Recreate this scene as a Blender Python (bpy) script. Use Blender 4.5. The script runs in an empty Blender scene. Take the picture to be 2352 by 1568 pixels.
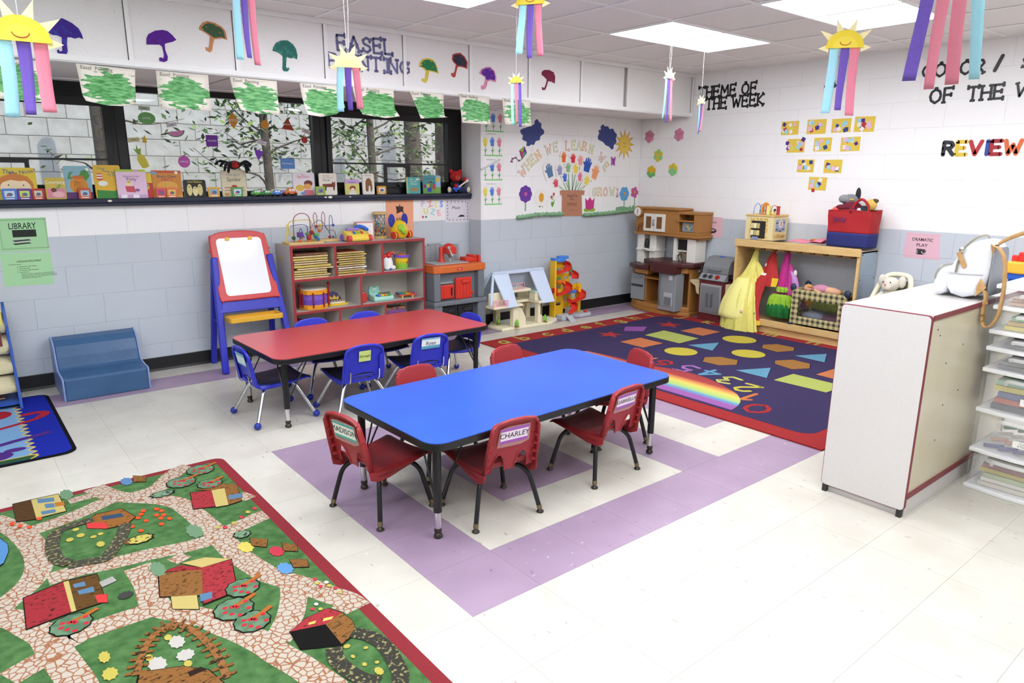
import bpy, bmesh, math, random
from mathutils import Vector, Matrix
random.seed(7)
PI = math.pi
SC = bpy.context.scene
COL = SC.collection.objects
# ---------------------------------------------------------------- camera, world, exposure
cam_d = bpy.data.cameras.new('camera'); CAM = bpy.data.objects.new('camera', cam_d); COL.link(CAM)
CAM.location = (-1.2163, -1.6867, 1.4554); CAM.rotation_euler = (1.3343, -0.0073, -0.6829)
cam_d.sensor_width = 36; cam_d.sensor_fit = 'HORIZONTAL'; cam_d.lens = 24.611; cam_d.clip_start = .05
SC.camera = CAM
W = bpy.data.worlds.new('sky'); SC.world = W; W.use_nodes = True
_n = W.node_tree.nodes; _bg = _n['Background']; _sky = _n.new('ShaderNodeTexSky')
_sky.sky_type = 'NISHITA'; _sky.sun_elevation = math.radians(48); _sky.sun_rotation = math.radians(150); _sky.sun_disc = False
W.node_tree.links.new(_sky.outputs[0], _bg.inputs[0]); _bg.inputs[1].default_value = .22
sun_d = bpy.data.lights.new('sun', 'SUN'); sun_d.energy = 1.6; sun_d.angle = .01; sun_d.color = (1, .95, .85)
SUN = bpy.data.objects.new('sun', sun_d); COL.link(SUN); SUN.rotation_euler = (math.radians(40), math.radians(14), 0)
vs = SC.view_settings; vs.view_transform = 'Standard'; vs.look = 'None'; vs.gamma = 1; vs.use_curve_mapping = False
vs.exposure = 0.62
LAMP = 8.6            # troffer diffuser strength
# ---------------------------------------------------------------- helpers
def lin(h):
    if not isinstance(h, str): return tuple(h[:3]) + (1,)
    h = h.lstrip('#')
    if len(h) == 3: h = ''.join(c * 2 for c in h)
    o = []
    for i in (0, 2, 4):
        c = int(h[i:i + 2], 16) / 255
        o.append(c / 12.92 if c <= .04045 else ((c + .055) / 1.055) ** 2.4)
    return tuple(o) + (1,)
_M = {}
def M(h, rough=.5, metal=0, bump=None, mott=None, emis=0, trans=0, alpha=1, coat=0, spec=.5, ior=1.45, vary=0):
    """procedural material: colour, optional mottling (hex2, scale, lo, hi, stretch) and bump (scale, strength)"""
    k = (h, rough, metal, bump, mott, emis, trans, alpha, coat, spec, ior, vary)
    if k in _M: return _M[k]
    m = bpy.data.materials.new('mat_%03d' % len(_M)); _M[k] = m; m.use_nodes = True
    nt = m.node_tree; N = nt.nodes; L = nt.links; b = N['Principled BSDF']
    b.inputs['Base Color'].default_value = lin(h); b.inputs['Roughness'].default_value = rough; b.inputs['Metallic'].default_value = metal
    b.inputs['Specular IOR Level'].default_value = spec; b.inputs['IOR'].default_value = ior
    b.inputs['Alpha'].default_value = alpha; b.inputs['Transmission Weight'].default_value = trans; b.inputs['Coat Weight'].default_value = coat
    m.diffuse_color = lin(h)
    tc = None
    if mott or bump:
        tc = N.new('ShaderNodeTexCoord')
    csrc = None
    if mott:
        h2, sc, lo, hi = mott[:4]; st = mott[4] if len(mott) > 4 else (1, 1, 1)
        mp = N.new('ShaderNodeMapping'); mp.inputs['Scale'].default_value = st; L.new(tc.outputs['Object'], mp.inputs[0])
        ns = N.new('ShaderNodeTexNoise'); ns.inputs['Scale'].default_value = sc; ns.inputs['Detail'].default_value = 4; L.new(mp.outputs[0], ns.inputs['Vector'])
        rp = N.new('ShaderNodeMapRange'); rp.inputs[1].default_value = lo; rp.inputs[2].default_value = hi; L.new(ns.outputs[0], rp.inputs[0])
        mx = N.new('ShaderNodeMix'); mx.data_type = 'RGBA'; mx.inputs[6].default_value = lin(h); mx.inputs[7].default_value = lin(h2)
        L.new(rp.outputs[0], mx.inputs[0]); L.new(mx.outputs[2], b.inputs['Base Color']); csrc = mx.outputs[2]
    if vary:
        oi = N.new('ShaderNodeObjectInfo'); hs = N.new('ShaderNodeHueSaturation'); hs.inputs['Color'].default_value = lin(h)
        mr = N.new('ShaderNodeMapRange'); mr.inputs[3].default_value = 1 - vary; mr.inputs[4].default_value = 1 + vary
        L.new(oi.outputs['Random'], mr.inputs[0]); L.new(mr.outputs[0], hs.inputs['Value'])
        if csrc: L.new(csrc, hs.inputs['Color'])
        L.new(hs.outputs[0], b.inputs['Base Color'])
    if bump:
        ns = N.new('ShaderNodeTexNoise'); ns.inputs['Scale'].default_value = bump[0]; ns.inputs['Detail'].default_value = 3; L.new(tc.outputs['Object'], ns.inputs['Vector'])
        bp = N.new('ShaderNodeBump'); bp.inputs['Strength'].default_value = bump[1]; bp.inputs['Distance'].default_value = bump[2] if len(bump) > 2 else .003
        L.new(ns.outputs[0], bp.inputs['Height']); L.new(bp.outputs[0], b.inputs['Normal'])
    if emis:
        b.inputs['Emission Color'].default_value = lin(h); b.inputs['Emission Strength'].default_value = emis
    return m
class MB:
    """collects faces; .T is the transform applied to what is added next"""
    def __init__(s, mat=None): s.v = []; s.f = []; s.m = []; s.s = []; s.T = Matrix(); s.mat = mat
    def add(s, vs, fs, mat=None, smooth=False):
        o = len(s.v); T = s.T; flip = T.determinant() < 0
        s.v += [T @ Vector(p) for p in vs]
        for f in fs:
            f = [i + o for i in f]
            s.f.append(f[::-1] if flip else f); s.m.append(mat or s.mat); s.s.append(smooth)
        return s
    def box(s, x0, x1, y0, y1, z0, z1, mat=None):
        return s.add([(x0,y0,z0),(x1,y0,z0),(x1,y1,z0),(x0,y1,z0),(x0,y0,z1),(x1,y0,z1),(x1,y1,z1),(x0,y1,z1)],
                     [(0,3,2,1),(4,5,6,7),(0,1,5,4),(1,2,6,5),(2,3,7,6),(3,0,4,7)], mat)
    def poly(s, pts, t, mat=None, base=0, side=None):
        a = sum(pts[i][0]*pts[(i+1)%len(pts)][1]-pts[(i+1)%len(pts)][0]*pts[i][1] for i in range(len(pts)))
        if a < 0: pts = pts[::-1]
        n = len(pts); v = [(x, y, base) for x, y in pts] + [(x, y, base + t) for x, y in pts]
        s.add(v, [list(range(n))[::-1], list(range(n, 2*n))], mat)
        return s.add(v, [(i, (i+1)%n, n+(i+1)%n, n+i) for i in range(n)], side or mat)
    def tube(s, pts, r, mat=None, n=8, closed=False, cap=True):
        P = [Vector(p) for p in pts]; k = len(P)
        R = r if isinstance(r, (list, tuple)) else [r]*k
        v = []; up = None
        for i in range(k):
            if closed: d = P[(i+1)%k]-P[i-1]
            else: d = P[min(i+1,k-1)]-P[max(i-1,0)]
            d.normalize()
            if up is None: up = Vector((0,0,1)) if abs(d.z) < .9 else Vector((1,0,0))
            a = d.cross(up)
            if a.length < 1e-5: a = d.cross(Vector((0,1,0)))
            a.normalize(); b = a.cross(d); up = b
            for j in range(n):
                t = 2*PI*j/n; v.append(P[i] + (a*math.cos(t)+b*math.sin(t))*R[i])
        f = []
        for i in range(k if closed else k-1):
            for j in range(n):
                f.append((i*n+j, ((i+1)%k)*n+j, ((i+1)%k)*n+(j+1)%n, i*n+(j+1)%n))
        s.add(v, f, mat, True)
        if cap and not closed:
            o = v; s.add(o[:n], [list(range(n))], mat); s.add(o[-n:], [list(range(n))[::-1]], mat)
        return s
    def lathe(s, prof, mat=None, n=20, c=(0,0,0), sx=1, sy=1):
        v = []; k = len(prof)
        for r, z in prof:
            for j in range(n):
                t = 2*PI*j/n; v.append((c[0]+r*sx*math.cos(t), c[1]+r*sy*math.sin(t), c[2]+z))
        f = [(i*n+j, i*n+(j+1)%n, (i+1)*n+(j+1)%n, (i+1)*n+j) for i in range(k-1) for j in range(n)]
        s.add(v, f, mat, True)
        if prof[0][0] > 1e-6: s.add(v[:n], [list(range(n))[::-1]], mat)
        if prof[-1][0] > 1e-6: s.add(v[-n:], [list(range(n))], mat)
        return s
    def ell(s, c, r, mat=None, nu=16, nv=10):
        if not isinstance(r, (tuple, list)): r = (r, r, r)
        v = []
        for i in range(nv+1):
            a = PI*i/nv - PI/2
            for j in range(nu):
                t = 2*PI*j/nu; v.append((c[0]+r[0]*math.cos(a)*math.cos(t), c[1]+r[1]*math.cos(a)*math.sin(t), c[2]+r[2]*math.sin(a)))
        return s.add(v, [(i*nu+j, i*nu+(j+1)%nu, (i+1)*nu+(j+1)%nu, (i+1)*nu+j) for i in range(nv) for j in range(nu)], mat, True)
    def grid(s, fn, nu, nv, mat=None, closed=False):
        v = [fn(i/nu, j/nv) for j in range(nv+1) for i in range(nu+1)]
        return s.add(v, [(j*(nu+1)+i, j*(nu+1)+i+1, (j+1)*(nu+1)+i+1, (j+1)*(nu+1)+i) for j in range(nv) for i in range(nu)], mat, True)
    def mesh(s, name):
        me = bpy.data.meshes.new(name)
        me.from_pydata([tuple(p) for p in s.v], [], s.f)
        ms = []
        for m in s.m:
            if m not in ms: ms.append(m)
        for m in ms: me.materials.append(m)
        ix = {m: i for i, m in enumerate(ms)}
        me.polygons.foreach_set('material_index', [ix[m] for m in s.m])
        me.polygons.foreach_set('use_smooth', s.s)
        bm = bmesh.new(); bm.from_mesh(me); bmesh.ops.remove_doubles(bm, verts=bm.verts, dist=1e-5); bm.to_mesh(me); bm.free()
        me.validate(); me.update()
        if any(s.s): me.set_sharp_from_angle(angle=math.radians(42))
        return me
def props(o, label=None, cat=None, group=None, kind=None):
    if label: o['label'] = label
    if cat: o['category'] = cat
    if group: o['group'] = group
    if kind: o['kind'] = kind
    return o
def ob(name, mb, parent=None, loc=(0,0,0), rot=(0,0,0), label=None, cat=None, group=None, kind=None, bevel=0, seg=2, sub=0, solid=0):
    me = mb.mesh(name) if isinstance(mb, MB) else mb
    o = bpy.data.objects.new(name, me); COL.link(o); o.location = loc; o.rotation_euler = rot
    if parent: o.parent = parent
    if solid:
        m = o.modifiers.new('solid', 'SOLIDIFY'); m.thickness = solid; m.offset = 0
    if sub:
        m = o.modifiers.new('sub', 'SUBSURF'); m.levels = sub; m.render_levels = sub
    if bevel:
        m = o.modifiers.new('bevel', 'BEVEL'); m.width = bevel; m.segments = seg; m.limit_method = 'ANGLE'; m.angle_limit = math.radians(40)
    return props(o, label, cat, group, kind)
def thing(name, label, cat, loc=(0,0,0), rot=0, group=None, kind=None):
    o = bpy.data.objects.new(name, None); COL.link(o); o.location = loc; o.empty_display_size = .05
    o.rotation_euler = rot if isinstance(rot, tuple) else (0, 0, rot)
    return props(o, label, cat, group, kind)
def dup(root, loc=None, rot=None, label=None, group=None, parent=None):
    r = root.copy(); COL.link(r)
    if loc is not None: r.location = loc
    if rot is not None: r.rotation_euler = rot if isinstance(rot, tuple) else (0, 0, rot)
    if parent is not None: r.parent = parent
    if label: r['label'] = label
    if group: r['group'] = group
    for ch in list(root.children): dup(ch, parent=r)
    return r
def rr(w, h, r, n=4, cx=0, cy=0):
    p = []
    for sx, sy, a in ((1,1,0),(-1,1,90),(-1,-1,180),(1,-1,270)):
        for i in range(n+1):
            t = math.radians(a+90*i/n); p.append((cx+sx*(w/2-r)+r*math.cos(t), cy+sy*(h/2-r)+r*math.sin(t)))
    return p
def disc(r, n=16, cx=0, cy=0, ry=None):
    return [(cx+r*math.cos(2*PI*i/n), cy+(ry or r)*math.sin(2*PI*i/n)) for i in range(n)]
def star(n, r0, r1, cx=0, cy=0, a0=PI/2):
    return [(cx+(r0 if i%2==0 else r1)*math.cos(a0+PI*i/n), cy+(r0 if i%2==0 else r1)*math.sin(a0+PI*i/n)) for i in range(2*n)]
def smooth_path(pts, k=4):
    P = [Vector(p) for p in pts]; o = []
    for i in range(len(P)-1):
        a, b, c, d = P[max(i-1,0)], P[i], P[i+1], P[min(i+2,len(P)-1)]
        for j in range(k):
            t = j/k
            o.append(.5*((2*b)+(c-a)*t+(2*a-5*b+4*c-d)*t*t+(3*b-a-3*c+d)*t**3))
    o.append(P[-1]); return o
def T(x=0, y=0, z=0, rx=0, ry=0, rz=0, s=1):
    return Matrix.Translation((x,y,z)) @ Matrix.Rotation(rz,4,'Z') @ Matrix.Rotation(ry,4,'Y') @ Matrix.Rotation(rx,4,'X') @ Matrix.Scale(s,4)
BACK = (PI/2, 0, 0); RIGHT = (PI/2, 0, -PI/2)      # facing of things on the window wall and on the right wall
def text(name, s, size, mat, parent, x=0, y=0, z=0, align='CENTER', rot=0, off=0, shear=0, ext=.0003, w=None):
    c = bpy.data.curves.new(name, 'FONT'); c.body = s; c.size = size; c.align_x = align; c.align_y = 'CENTER'; c.extrude = ext; c.offset = off; c.shear = shear; c.resolution_u = 2
    t = bpy.data.objects.new('tmp', c); COL.link(t)
    me = bpy.data.meshes.new_from_object(t); bpy.data.objects.remove(t); bpy.data.curves.remove(c)
    me.name = name; me.materials.clear(); me.materials.append(mat)
    if w:
        xs = [v.co.x for v in me.vertices]; k = w/max(1e-6, max(xs)-min(xs))
        for v in me.vertices: v.co.x *= k
    o = bpy.data.objects.new(name, me); COL.link(o); o.parent = parent; o.location = (x, y, z); o.rotation_euler = (0, 0, rot)
    return o
# single-stroke alphabet: polylines in a box of height 1
GL = {'A':[[(0,0),(.35,1),(.7,0)],[(.14,.38),(.56,.38)]],'B':[[(0,0),(0,1),(.45,.95),(.5,.75),(.4,.55),(0,.52)],[(.4,.55),(.6,.35),(.5,.05),(0,0)]],'C':[[(.65,.8),(.4,1),(.1,.8),(0,.5),(.1,.2),(.4,0),(.65,.18)]],
'D':[[(0,0),(0,1),(.4,.92),(.6,.5),(.4,.08),(0,0)]],'E':[[(.55,1),(0,1),(0,0),(.58,0)],[(0,.52),(.45,.52)]],'F':[[(.55,1),(0,1),(0,0)],[(0,.52),(.45,.52)]],'G':[[(.65,.82),(.4,1),(.1,.82),(0,.5),(.1,.15),(.4,0),(.66,.15),(.66,.45),(.4,.45)]],
'H':[[(0,0),(0,1)],[(.6,0),(.6,1)],[(0,.5),(.6,.5)]],'I':[[(.15,0),(.15,1)]],'I2':[[(.25,0),(.25,1)],[(0,1),(.5,1)],[(0,0),(.5,0)]],'K':[[(0,0),(0,1)],[(.55,1),(0,.45),(.6,0)]],'L':[[(0,1),(0,0),(.55,0)]],
'M':[[(0,0),(.08,1),(.4,.35),(.72,1),(.8,0)]],'N':[[(0,0),(0,1),(.6,0),(.6,1)]],'O':[[(.35,1),(.08,.8),(0,.5),(.08,.2),(.35,0),(.62,.2),(.7,.5),(.62,.8),(.35,1)]],'P':[[(0,0),(0,1),(.45,.95),(.58,.72),(.42,.48),(0,.45)]],
'R':[[(0,0),(0,1),(.45,.95),(.56,.74),(.42,.52),(0,.5)],[(.28,.5),(.6,0)]],'S':[[(.58,.82),(.32,1),(.05,.8),(.12,.58),(.5,.42),(.58,.2),(.32,0),(.02,.16)]],'T':[[(.35,0),(.35,1)],[(0,1),(.7,1)]],'U':[[(0,1),(0,.25),(.3,0),(.6,.25),(.6,1)]],
'V':[[(0,1),(.33,0),(.66,1)]],'W':[[(0,1),(.2,0),(.42,.7),(.64,0),(.86,1)]],'Y':[[(0,1),(.33,.5),(.66,1)],[(.33,.5),(.33,0)]],'Z':[[(0,1),(.6,1),(0,0),(.62,0)]],'/':[[(0,0),(.3,1)]],'!':[[(.1,1),(.1,.3)],[(.1,.02),(.1,.03)]],
'0':[[(.35,1),(.08,.8),(0,.5),(.08,.2),(.35,0),(.62,.2),(.7,.5),(.62,.8),(.35,1)]],'1':[[(.05,.75),(.3,1),(.3,0)]],'2':[[(.02,.75),(.15,.95),(.4,1),(.58,.8),(.5,.55),(0,0),(.62,0)]],'3':[[(.02,.9),(.35,1),(.56,.8),(.3,.55),(.6,.3),(.4,.02),(0,.1)]],
'4':[[(.45,0),(.45,1),(0,.35),(.65,.35)]],'5':[[(.55,1),(.1,1),(.05,.58),(.4,.6),(.6,.32),(.4,.02),(0,.1)]],'6':[[(.5,.95),(.15,.7),(0,.3),(.2,0),(.5,.05),(.58,.35),(.3,.52),(.04,.35)]],'7':[[(0,1),(.6,1),(.2,0)]],
'a':[[(.5,.55),(.25,.62),(.02,.4),(.02,.15),(.25,0),(.5,.15)],[(.5,.62),(.5,.0)]],'b':[[(0,1),(0,0),(.35,.02),(.52,.3),(.35,.58),(0,.5)]],'c':[[(.5,.52),(.28,.62),(.02,.4),(.02,.18),(.28,0),(.5,.1)]],'d':[[(.5,1),(.5,0),(.18,.02),(0,.3),(.18,.58),(.5,.5)]],
'e':[[(.02,.32),(.5,.34),(.42,.56),(.22,.62),(.02,.4),(.06,.12),(.28,0),(.5,.12)]],'f':[[(.5,.95),(.28,.95),(.2,.75),(.2,0)],[(0,.58),(.42,.58)]],'g':[[(.5,.6),(.5,-.2),(.25,-.35),(.02,-.22)],[(.5,.55),(.2,.6),(0,.35),(.15,.05),(.5,.12)]],'h':[[(0,1),(0,0)],[(0,.45),(.3,.62),(.5,.45),(.5,0)]],
'i':[[(.1,.6),(.1,0)],[(.1,.85),(.1,.86)]],'j':[[(.3,.6),(.3,-.2),(0,-.3)],[(.3,.85),(.3,.86)]],'k':[[(0,1),(0,0)],[(.45,.6),(0,.25),(.5,0)]],'l':[[(.1,1),(.1,0)]],'m':[[(0,.6),(0,0)],[(0,.45),(.2,.62),(.36,.45),(.36,0)],[(.36,.45),(.56,.62),(.72,.45),(.72,0)]],'n':[[(0,.6),(0,0)],[(0,.45),(.28,.62),(.5,.45),(.5,0)]],'o':[[(.25,.62),(.02,.4),(.05,.12),(.25,0),(.48,.15),(.5,.42),(.25,.62)]]}
def glyph(mb, ch, h, w, t, mat, blob=0, base=0, x=0, y=0, n=8, sx=1):
    """flat cut-out letter of stroke width w; blob > 0 gives round bone ends"""
    for k, pl in enumerate(GL[ch]):
        P = [Vector((x+p[0]*h*sx, y+p[1]*h)) for p in pl]
        b = base + k*t*.02
        for i in range(len(P)-1):
            d = P[i+1]-P[i]
            if d.length < 1e-6: continue
            d.normalize(); e = Vector((-d.y, d.x))*w/2
            mb.poly([tuple(P[i]+e), tuple(P[i]-e), tuple(P[i+1]-e), tuple(P[i+1]+e)], t, mat, b)
        for i, p in enumerate(P):
            end = i in (0, len(P)-1)
            r = w/2
            mb.poly(disc(r, n, p.x, p.y), t*.999, mat, b)
            if blob and end:
                d = (P[1]-P[0]) if i == 0 else (P[-1]-P[-2]); d.normalize(); e = Vector((-d.y, d.x))*blob*.55
                for s_ in (1, -1): mb.poly(disc(blob*.72, n, p.x+s_*e.x, p.y+s_*e.y), t*.998, mat, b)
def gw(ch): return max(p[0] for pl in GL[ch] for p in pl)
# ---------------------------------------------------------------- the room
CH = .2032; CW = .4064; TL = .3048; ZC = 2.438
XL, XR, YF, YB, YR, YS, YG = -3.7, 5.009, -4.3, 3.88, 3.692, 3.018, 4.0
WHITE = M('#f3f2f1', .55, bump=(70, .25)); GREY = M('#c3cad1', .5, bump=(70, .3)); MORT = M('#e6e5e4', .6); MORG = M('#b9c0c7', .6)
RUGS = [(2.335, 4.78, 0, 3.11), (-3.4, -.235, -3, 1.9), (-2.8, -.8, 2.45, 3.7)]
def in_view(x, y, z, pad=40):
    R = CAM.rotation_euler.to_matrix(); d = R.transposed() @ (Vector((x, y, z)) - CAM.location)
    if d.z > -.1: return 0
    u = 1176+1607.9*d.x/-d.z; v = 784-1607.9*d.y/-d.z
    return -1/d.z if -pad < u < 2352+pad and -pad < v < 1568+pad else 0
# floor of vinyl tiles: purple ring chain and perimeter band on cream
def tile_mat(h, dark, light):
    m = bpy.data.materials.new('vinyl_tile'); m.use_nodes = True; nt = m.node_tree; N = nt.nodes; L = nt.links; b = N['Principled BSDF']
    g = N.new('ShaderNodeNewGeometry'); src = None
    oi = N.new('ShaderNodeObjectInfo'); hs = N.new('ShaderNodeHueSaturation'); hs.inputs['Color'].default_value = lin(h)
    mr = N.new('ShaderNodeMapRange'); mr.inputs[3].default_value = .965; mr.inputs[4].default_value = 1.03; L.new(oi.outputs['Random'], mr.inputs[0]); L.new(mr.outputs[0], hs.inputs['Value']); src = hs.outputs[0]
    for sc, st, lo, hi, c2 in ((38, (1, .45, 1), .70, .73, dark), (52, (.5, 1, 1), .71, .74, light), (5, (1, 1, 1), .3, 1.6, dark)):
        mp = N.new('ShaderNodeMapping'); mp.inputs['Scale'].default_value = st; L.new(g.outputs['Position'], mp.inputs[0])
        ns = N.new('ShaderNodeTexNoise'); ns.inputs['Scale'].default_value = sc; ns.inputs['Detail'].default_value = 2; L.new(mp.outputs[0], ns.inputs['Vector'])
        r = N.new('ShaderNodeMapRange'); r.inputs[1].default_value = lo; r.inputs[2].default_value = hi; L.new(ns.outputs[0], r.inputs[0])
        mx = N.new('ShaderNodeMix'); mx.data_type = 'RGBA'; L.new(r.outputs[0], mx.inputs[0]); L.new(src, mx.inputs[6]); mx.inputs[7].default_value = lin(c2); src = mx.outputs[2]
    L.new(src, b.inputs['Base Color']); b.inputs['Roughness'].default_value = .32; b.inputs['Specular IOR Level'].default_value = .4
    return m
CREAM = tile_mat('#cdc9bd', '#a89f92', '#e2dfd6'); PURP = tile_mat('#a08aa0', '#836f84', '#c4b5c3')
def tile_is_purple(i, j):
    if j == 11 or (i == 15 and j < 11): return True
    if 0 <= j <= 5:
        a = i % 5
        if 0 <= i < 15:
            for k in (0, 5, 10):
                li, lj = i-k, j
                if 0 <= li <= 5 and (li in (0, 5) or lj in (0, 5)): return True
                if 2 <= li <= 3 and 2 <= lj <= 3: return True
    return False
floor = ob('floor', MB(M('#8d8577', .7)).box(XL, XR, YF, YB+.02, -.05, -.003), kind='structure')
cells = []
for i in range(-13, 17):
    for j in range(-15, 13):
        x0, y0 = i*TL, j*TL; x1, y1 = min(x0+TL, XR), min(y0+TL, YB)
        if y0 >= YB or x0 >= XR or (y0 >= YR and x0 > 2.785): continue
        v = in_view((x0+x1)/2, (y0+y1)/2, 0)
        if any(a <= x0 and x1 <= b and c <= y0 and y1 <= d for a, b, c, d in RUGS): v = 0
        cells.append((v, i, j, x0, x1, y0, y1))
cells.sort(key=lambda c: -c[0])
_tm = {}
rest = MB()
for n, (v, i, j, x0, x1, y0, y1) in enumerate(cells):
    mt = PURP if tile_is_purple(i, j) else CREAM; g = .0004
    if v > 0 and n < 300:
        k = (mt, round(x1-x0, 3), round(y1-y0, 3))
        if k not in _tm: _tm[k] = MB(mt).box(g, x1-x0-g, g, y1-y0-g, -.003, 0).mesh('tile')
        ob('tile', _tm[k], floor, (x0, y0, 0))
    else: rest.box(x0+g, x1-g, y0+g, y1-g, -.003, 0, mt)
ob('tile_field', rest, floor, kind='stuff')
# painted block walls
def block_mesh(w, h, mat, j=.003, d=.0022):
    a = .0015
    mb = MB(mat); P = [(a, a), (w-a, a), (w-a, h-a), (a, h-a)]; Q = [(j, j), (w-j, j), (w-j, h-j), (j, h-j)]
    v = [(x, y, -d) for x, y in P]+[(x, y, 0) for x, y in Q]
    mb.add(v, [(4,5,6,7)]+[(i, (i+1)%4, 4+(i+1)%4, 4+i) for i in range(4)])
    return mb.mesh('block')
_bm = {}
def blocks(parent, rot, fn, u0, u1, rows, uoff, matf):
    """running-bond blocks in wall coordinates u, v; fn(u, v) gives the world point"""
    for r in rows:
        o = uoff + (CW/2 if r % 2 else 0); k = math.floor((u0-o)/CW)
        while o+k*CW < u1:
            a, b = max(u0, o+k*CW), min(u1, o+(k+1)*CW); k += 1
            if b-a < .012: continue
            mt = matf(r); key = (round(b-a, 3), mt)
            if key not in _bm: _bm[key] = block_mesh(b-a, CH, mt)
            ob('block', _bm[key], parent, fn(a, r*CH), rot)
gw_ = lambda r: GREY if r < 5 else WHITE
wb = ob('wall_back', MB().box(XL, 2.785, YB+.0022, YG+.12, 0, 5*CH, MORG).box(XL, 2.785, YB+.0022, YG+.12, 5*CH, 1.235, MORT), kind='structure')
blocks(wb, BACK, lambda u, v: (u, YB, v), -2.2, 2.785, range(6), -.377, gw_)
wr2 = ob('wall_back_right', MB().box(2.787, XR+.2, YR+.0022, YG+.12, 0, 5*CH, MORG).box(2.787, XR+.2, YR+.0022, YG+.12, 5*CH, 2.44, MORT), kind='structure')
mb = MB(); mb.box(2.785, 2.79, YR, YG, 0, 5*CH, GREY); mb.box(2.785, 2.79, YR, YG, 5*CH, 2.05, WHITE); ob('return_face', mb, wr2)
blocks(wr2, BACK, lambda u, v: (u, YR, v), 2.787, XR, range(10), 3.213-CW/2, gw_)
wr = ob('wall_right', MB().box(XR+.0022, XR+.2, YF, YR+.1, 0, 5*CH, MORG).box(XR+.0022, XR+.2, YF, YR+.1, 5*CH, 2.6, MORT), kind='structure')
blocks(wr, RIGHT, lambda u, v: (XR, -u, v), -YR, 1.7, range(12), -.624+CW/2, gw_)
ob('wall_left', MB(WHITE).box(XL-.1, XL, YF, YG+.2, 0, 2.6), kind='structure')
ob('wall_front', MB(WHITE).box(XL-.1, XR+.2, YF-.1, YF, 0, 2.6), kind='structure')
# black rubber base
BASE = M('#1b1b1c', .45)
def base_prof(L):
    pr = [(0, 0), (.016, 0), (.012, .006), (.006, .016), (.005, .098), (.003, .102), (0, .102)]
    v = [(0, -a, b) for a, b in pr]+[(L, -a, b) for a, b in pr]; n = len(pr)
    return MB(BASE).add(v, [(i, (i+1)%n, n+(i+1)%n, n+i) for i in range(n)]+[list(range(n))[::-1], list(range(n, 2*n))])
ob('baseboard_back', base_prof(2.785-XL), loc=(XL, YB, 0), kind='structure')
ob('baseboard_back_right', base_prof(XR-2.785), loc=(2.785, YR, 0), kind='structure')
ob('baseboard_right', base_prof(YR-YF), loc=(XR, YR, 0), rot=(0, 0, -PI/2), kind='structure')
# ceiling: slab, grid bars and acoustic tiles
def acoustic(h):
    return M(h, .85, bump=(160, .6, .004), mott=('#a5a09a', 95, .66, .72, (1, 1.7, 1.7)))
ACT = acoustic('#efecea'); TBAR = M('#f4f3f1', .45)
ceil = ob('ceiling', MB(M('#999', .8)).box(XL-.1, XR+.2, YF-.1, YG+.3, 2.53, 2.7), kind='structure')
GX0, GY0, G = 2.745, 2.12, .6096
xs = [XL]+[GX0+k*G for k in range(-11, 4) if XL < GX0+k*G < XR]+[XR]
ys = [YF]+[GY0+k*G for k in range(-11, 3) if YF < GY0+k*G < YS]+[YS]
LIGHTS = [(a, b) for a in (GX0, GX0-4*G, GX0-8*G) for b in (GY0-G, GY0-3*G, GY0-5*G, GY0-7*G)]
def lit(x, y): return any(a-.01 < x < a+2*G+.01 and b-.01 < y < b+G+.01 for a, b in LIGHTS)
_ct = {}
for i in range(len(xs)-1):
    for j in range(len(ys)-1):
        cx, cy = (xs[i]+xs[i+1])/2, (ys[j]+ys[j+1])/2
        if lit(cx, cy): continue
        w, h = xs[i+1]-xs[i], ys[j+1]-ys[j]
        k = (round(w, 3), round(h, 3))
        if k not in _ct: _ct[k] = MB(ACT).box(0, w, 0, h, 0, .015).mesh('ceiling_tile')
        ob('ceiling_tile', _ct[k], ceil, (xs[i], ys[j], ZC+.006))
for x in xs: ob('grid_bar', MB(TBAR).box(x-.012, x+.012, YF, YS, ZC, ZC+.005), ceil)
for y in ys: ob('grid_bar', MB(TBAR).box(XL, XR, y-.012, y+.012, ZC-.0005, ZC+.005), ceil)
ob('wall_angle', MB(TBAR).box(XR-.02, XR-.001, YF, YS, ZC-.003, ZC+.02), ceil)
# lamps: recessed troffers
FR = M('#f7f7f7', .4)
def troffer(x, y, label, group):
    t = thing('ceiling_light', label, 'light', (x, y, ZC), 0, group)
    L2, W2 = 2*G, G; f = .022
    mb = MB(FR)
    for a, b, c, d in ((.012, L2-.012, .012, f), (.012, L2-.012, W2-f, W2-.012), (.012, f, f, W2-f), (L2-f, L2-.012, f, W2-f)): mb.box(a, b, c, d, -.004, .05)
    mb.box(f, L2-f, f, W2-f, .05, .055); ob('frame', mb, t)
    ob('diffuser', MB(M('#f3f6fd', .5, emis=LAMP)).box(f, L2-f, f, W2-f, .002, .008), t)
    return t
for n, (a, b) in enumerate(LIGHTS):
    lab = {0: 'recessed ceiling light panel in full view over the alphabet rug, nearer the soffit', 1: 'large ceiling light panel cut by the top edge, nearest the right wall'}.get(n)
    if n == 4: lab = 'ceiling light panel showing only one corner at the top edge left of the others'
    troffer(a, b, lab or 'recessed ceiling light panel above and behind the view', 'ceiling light panels')
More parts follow.
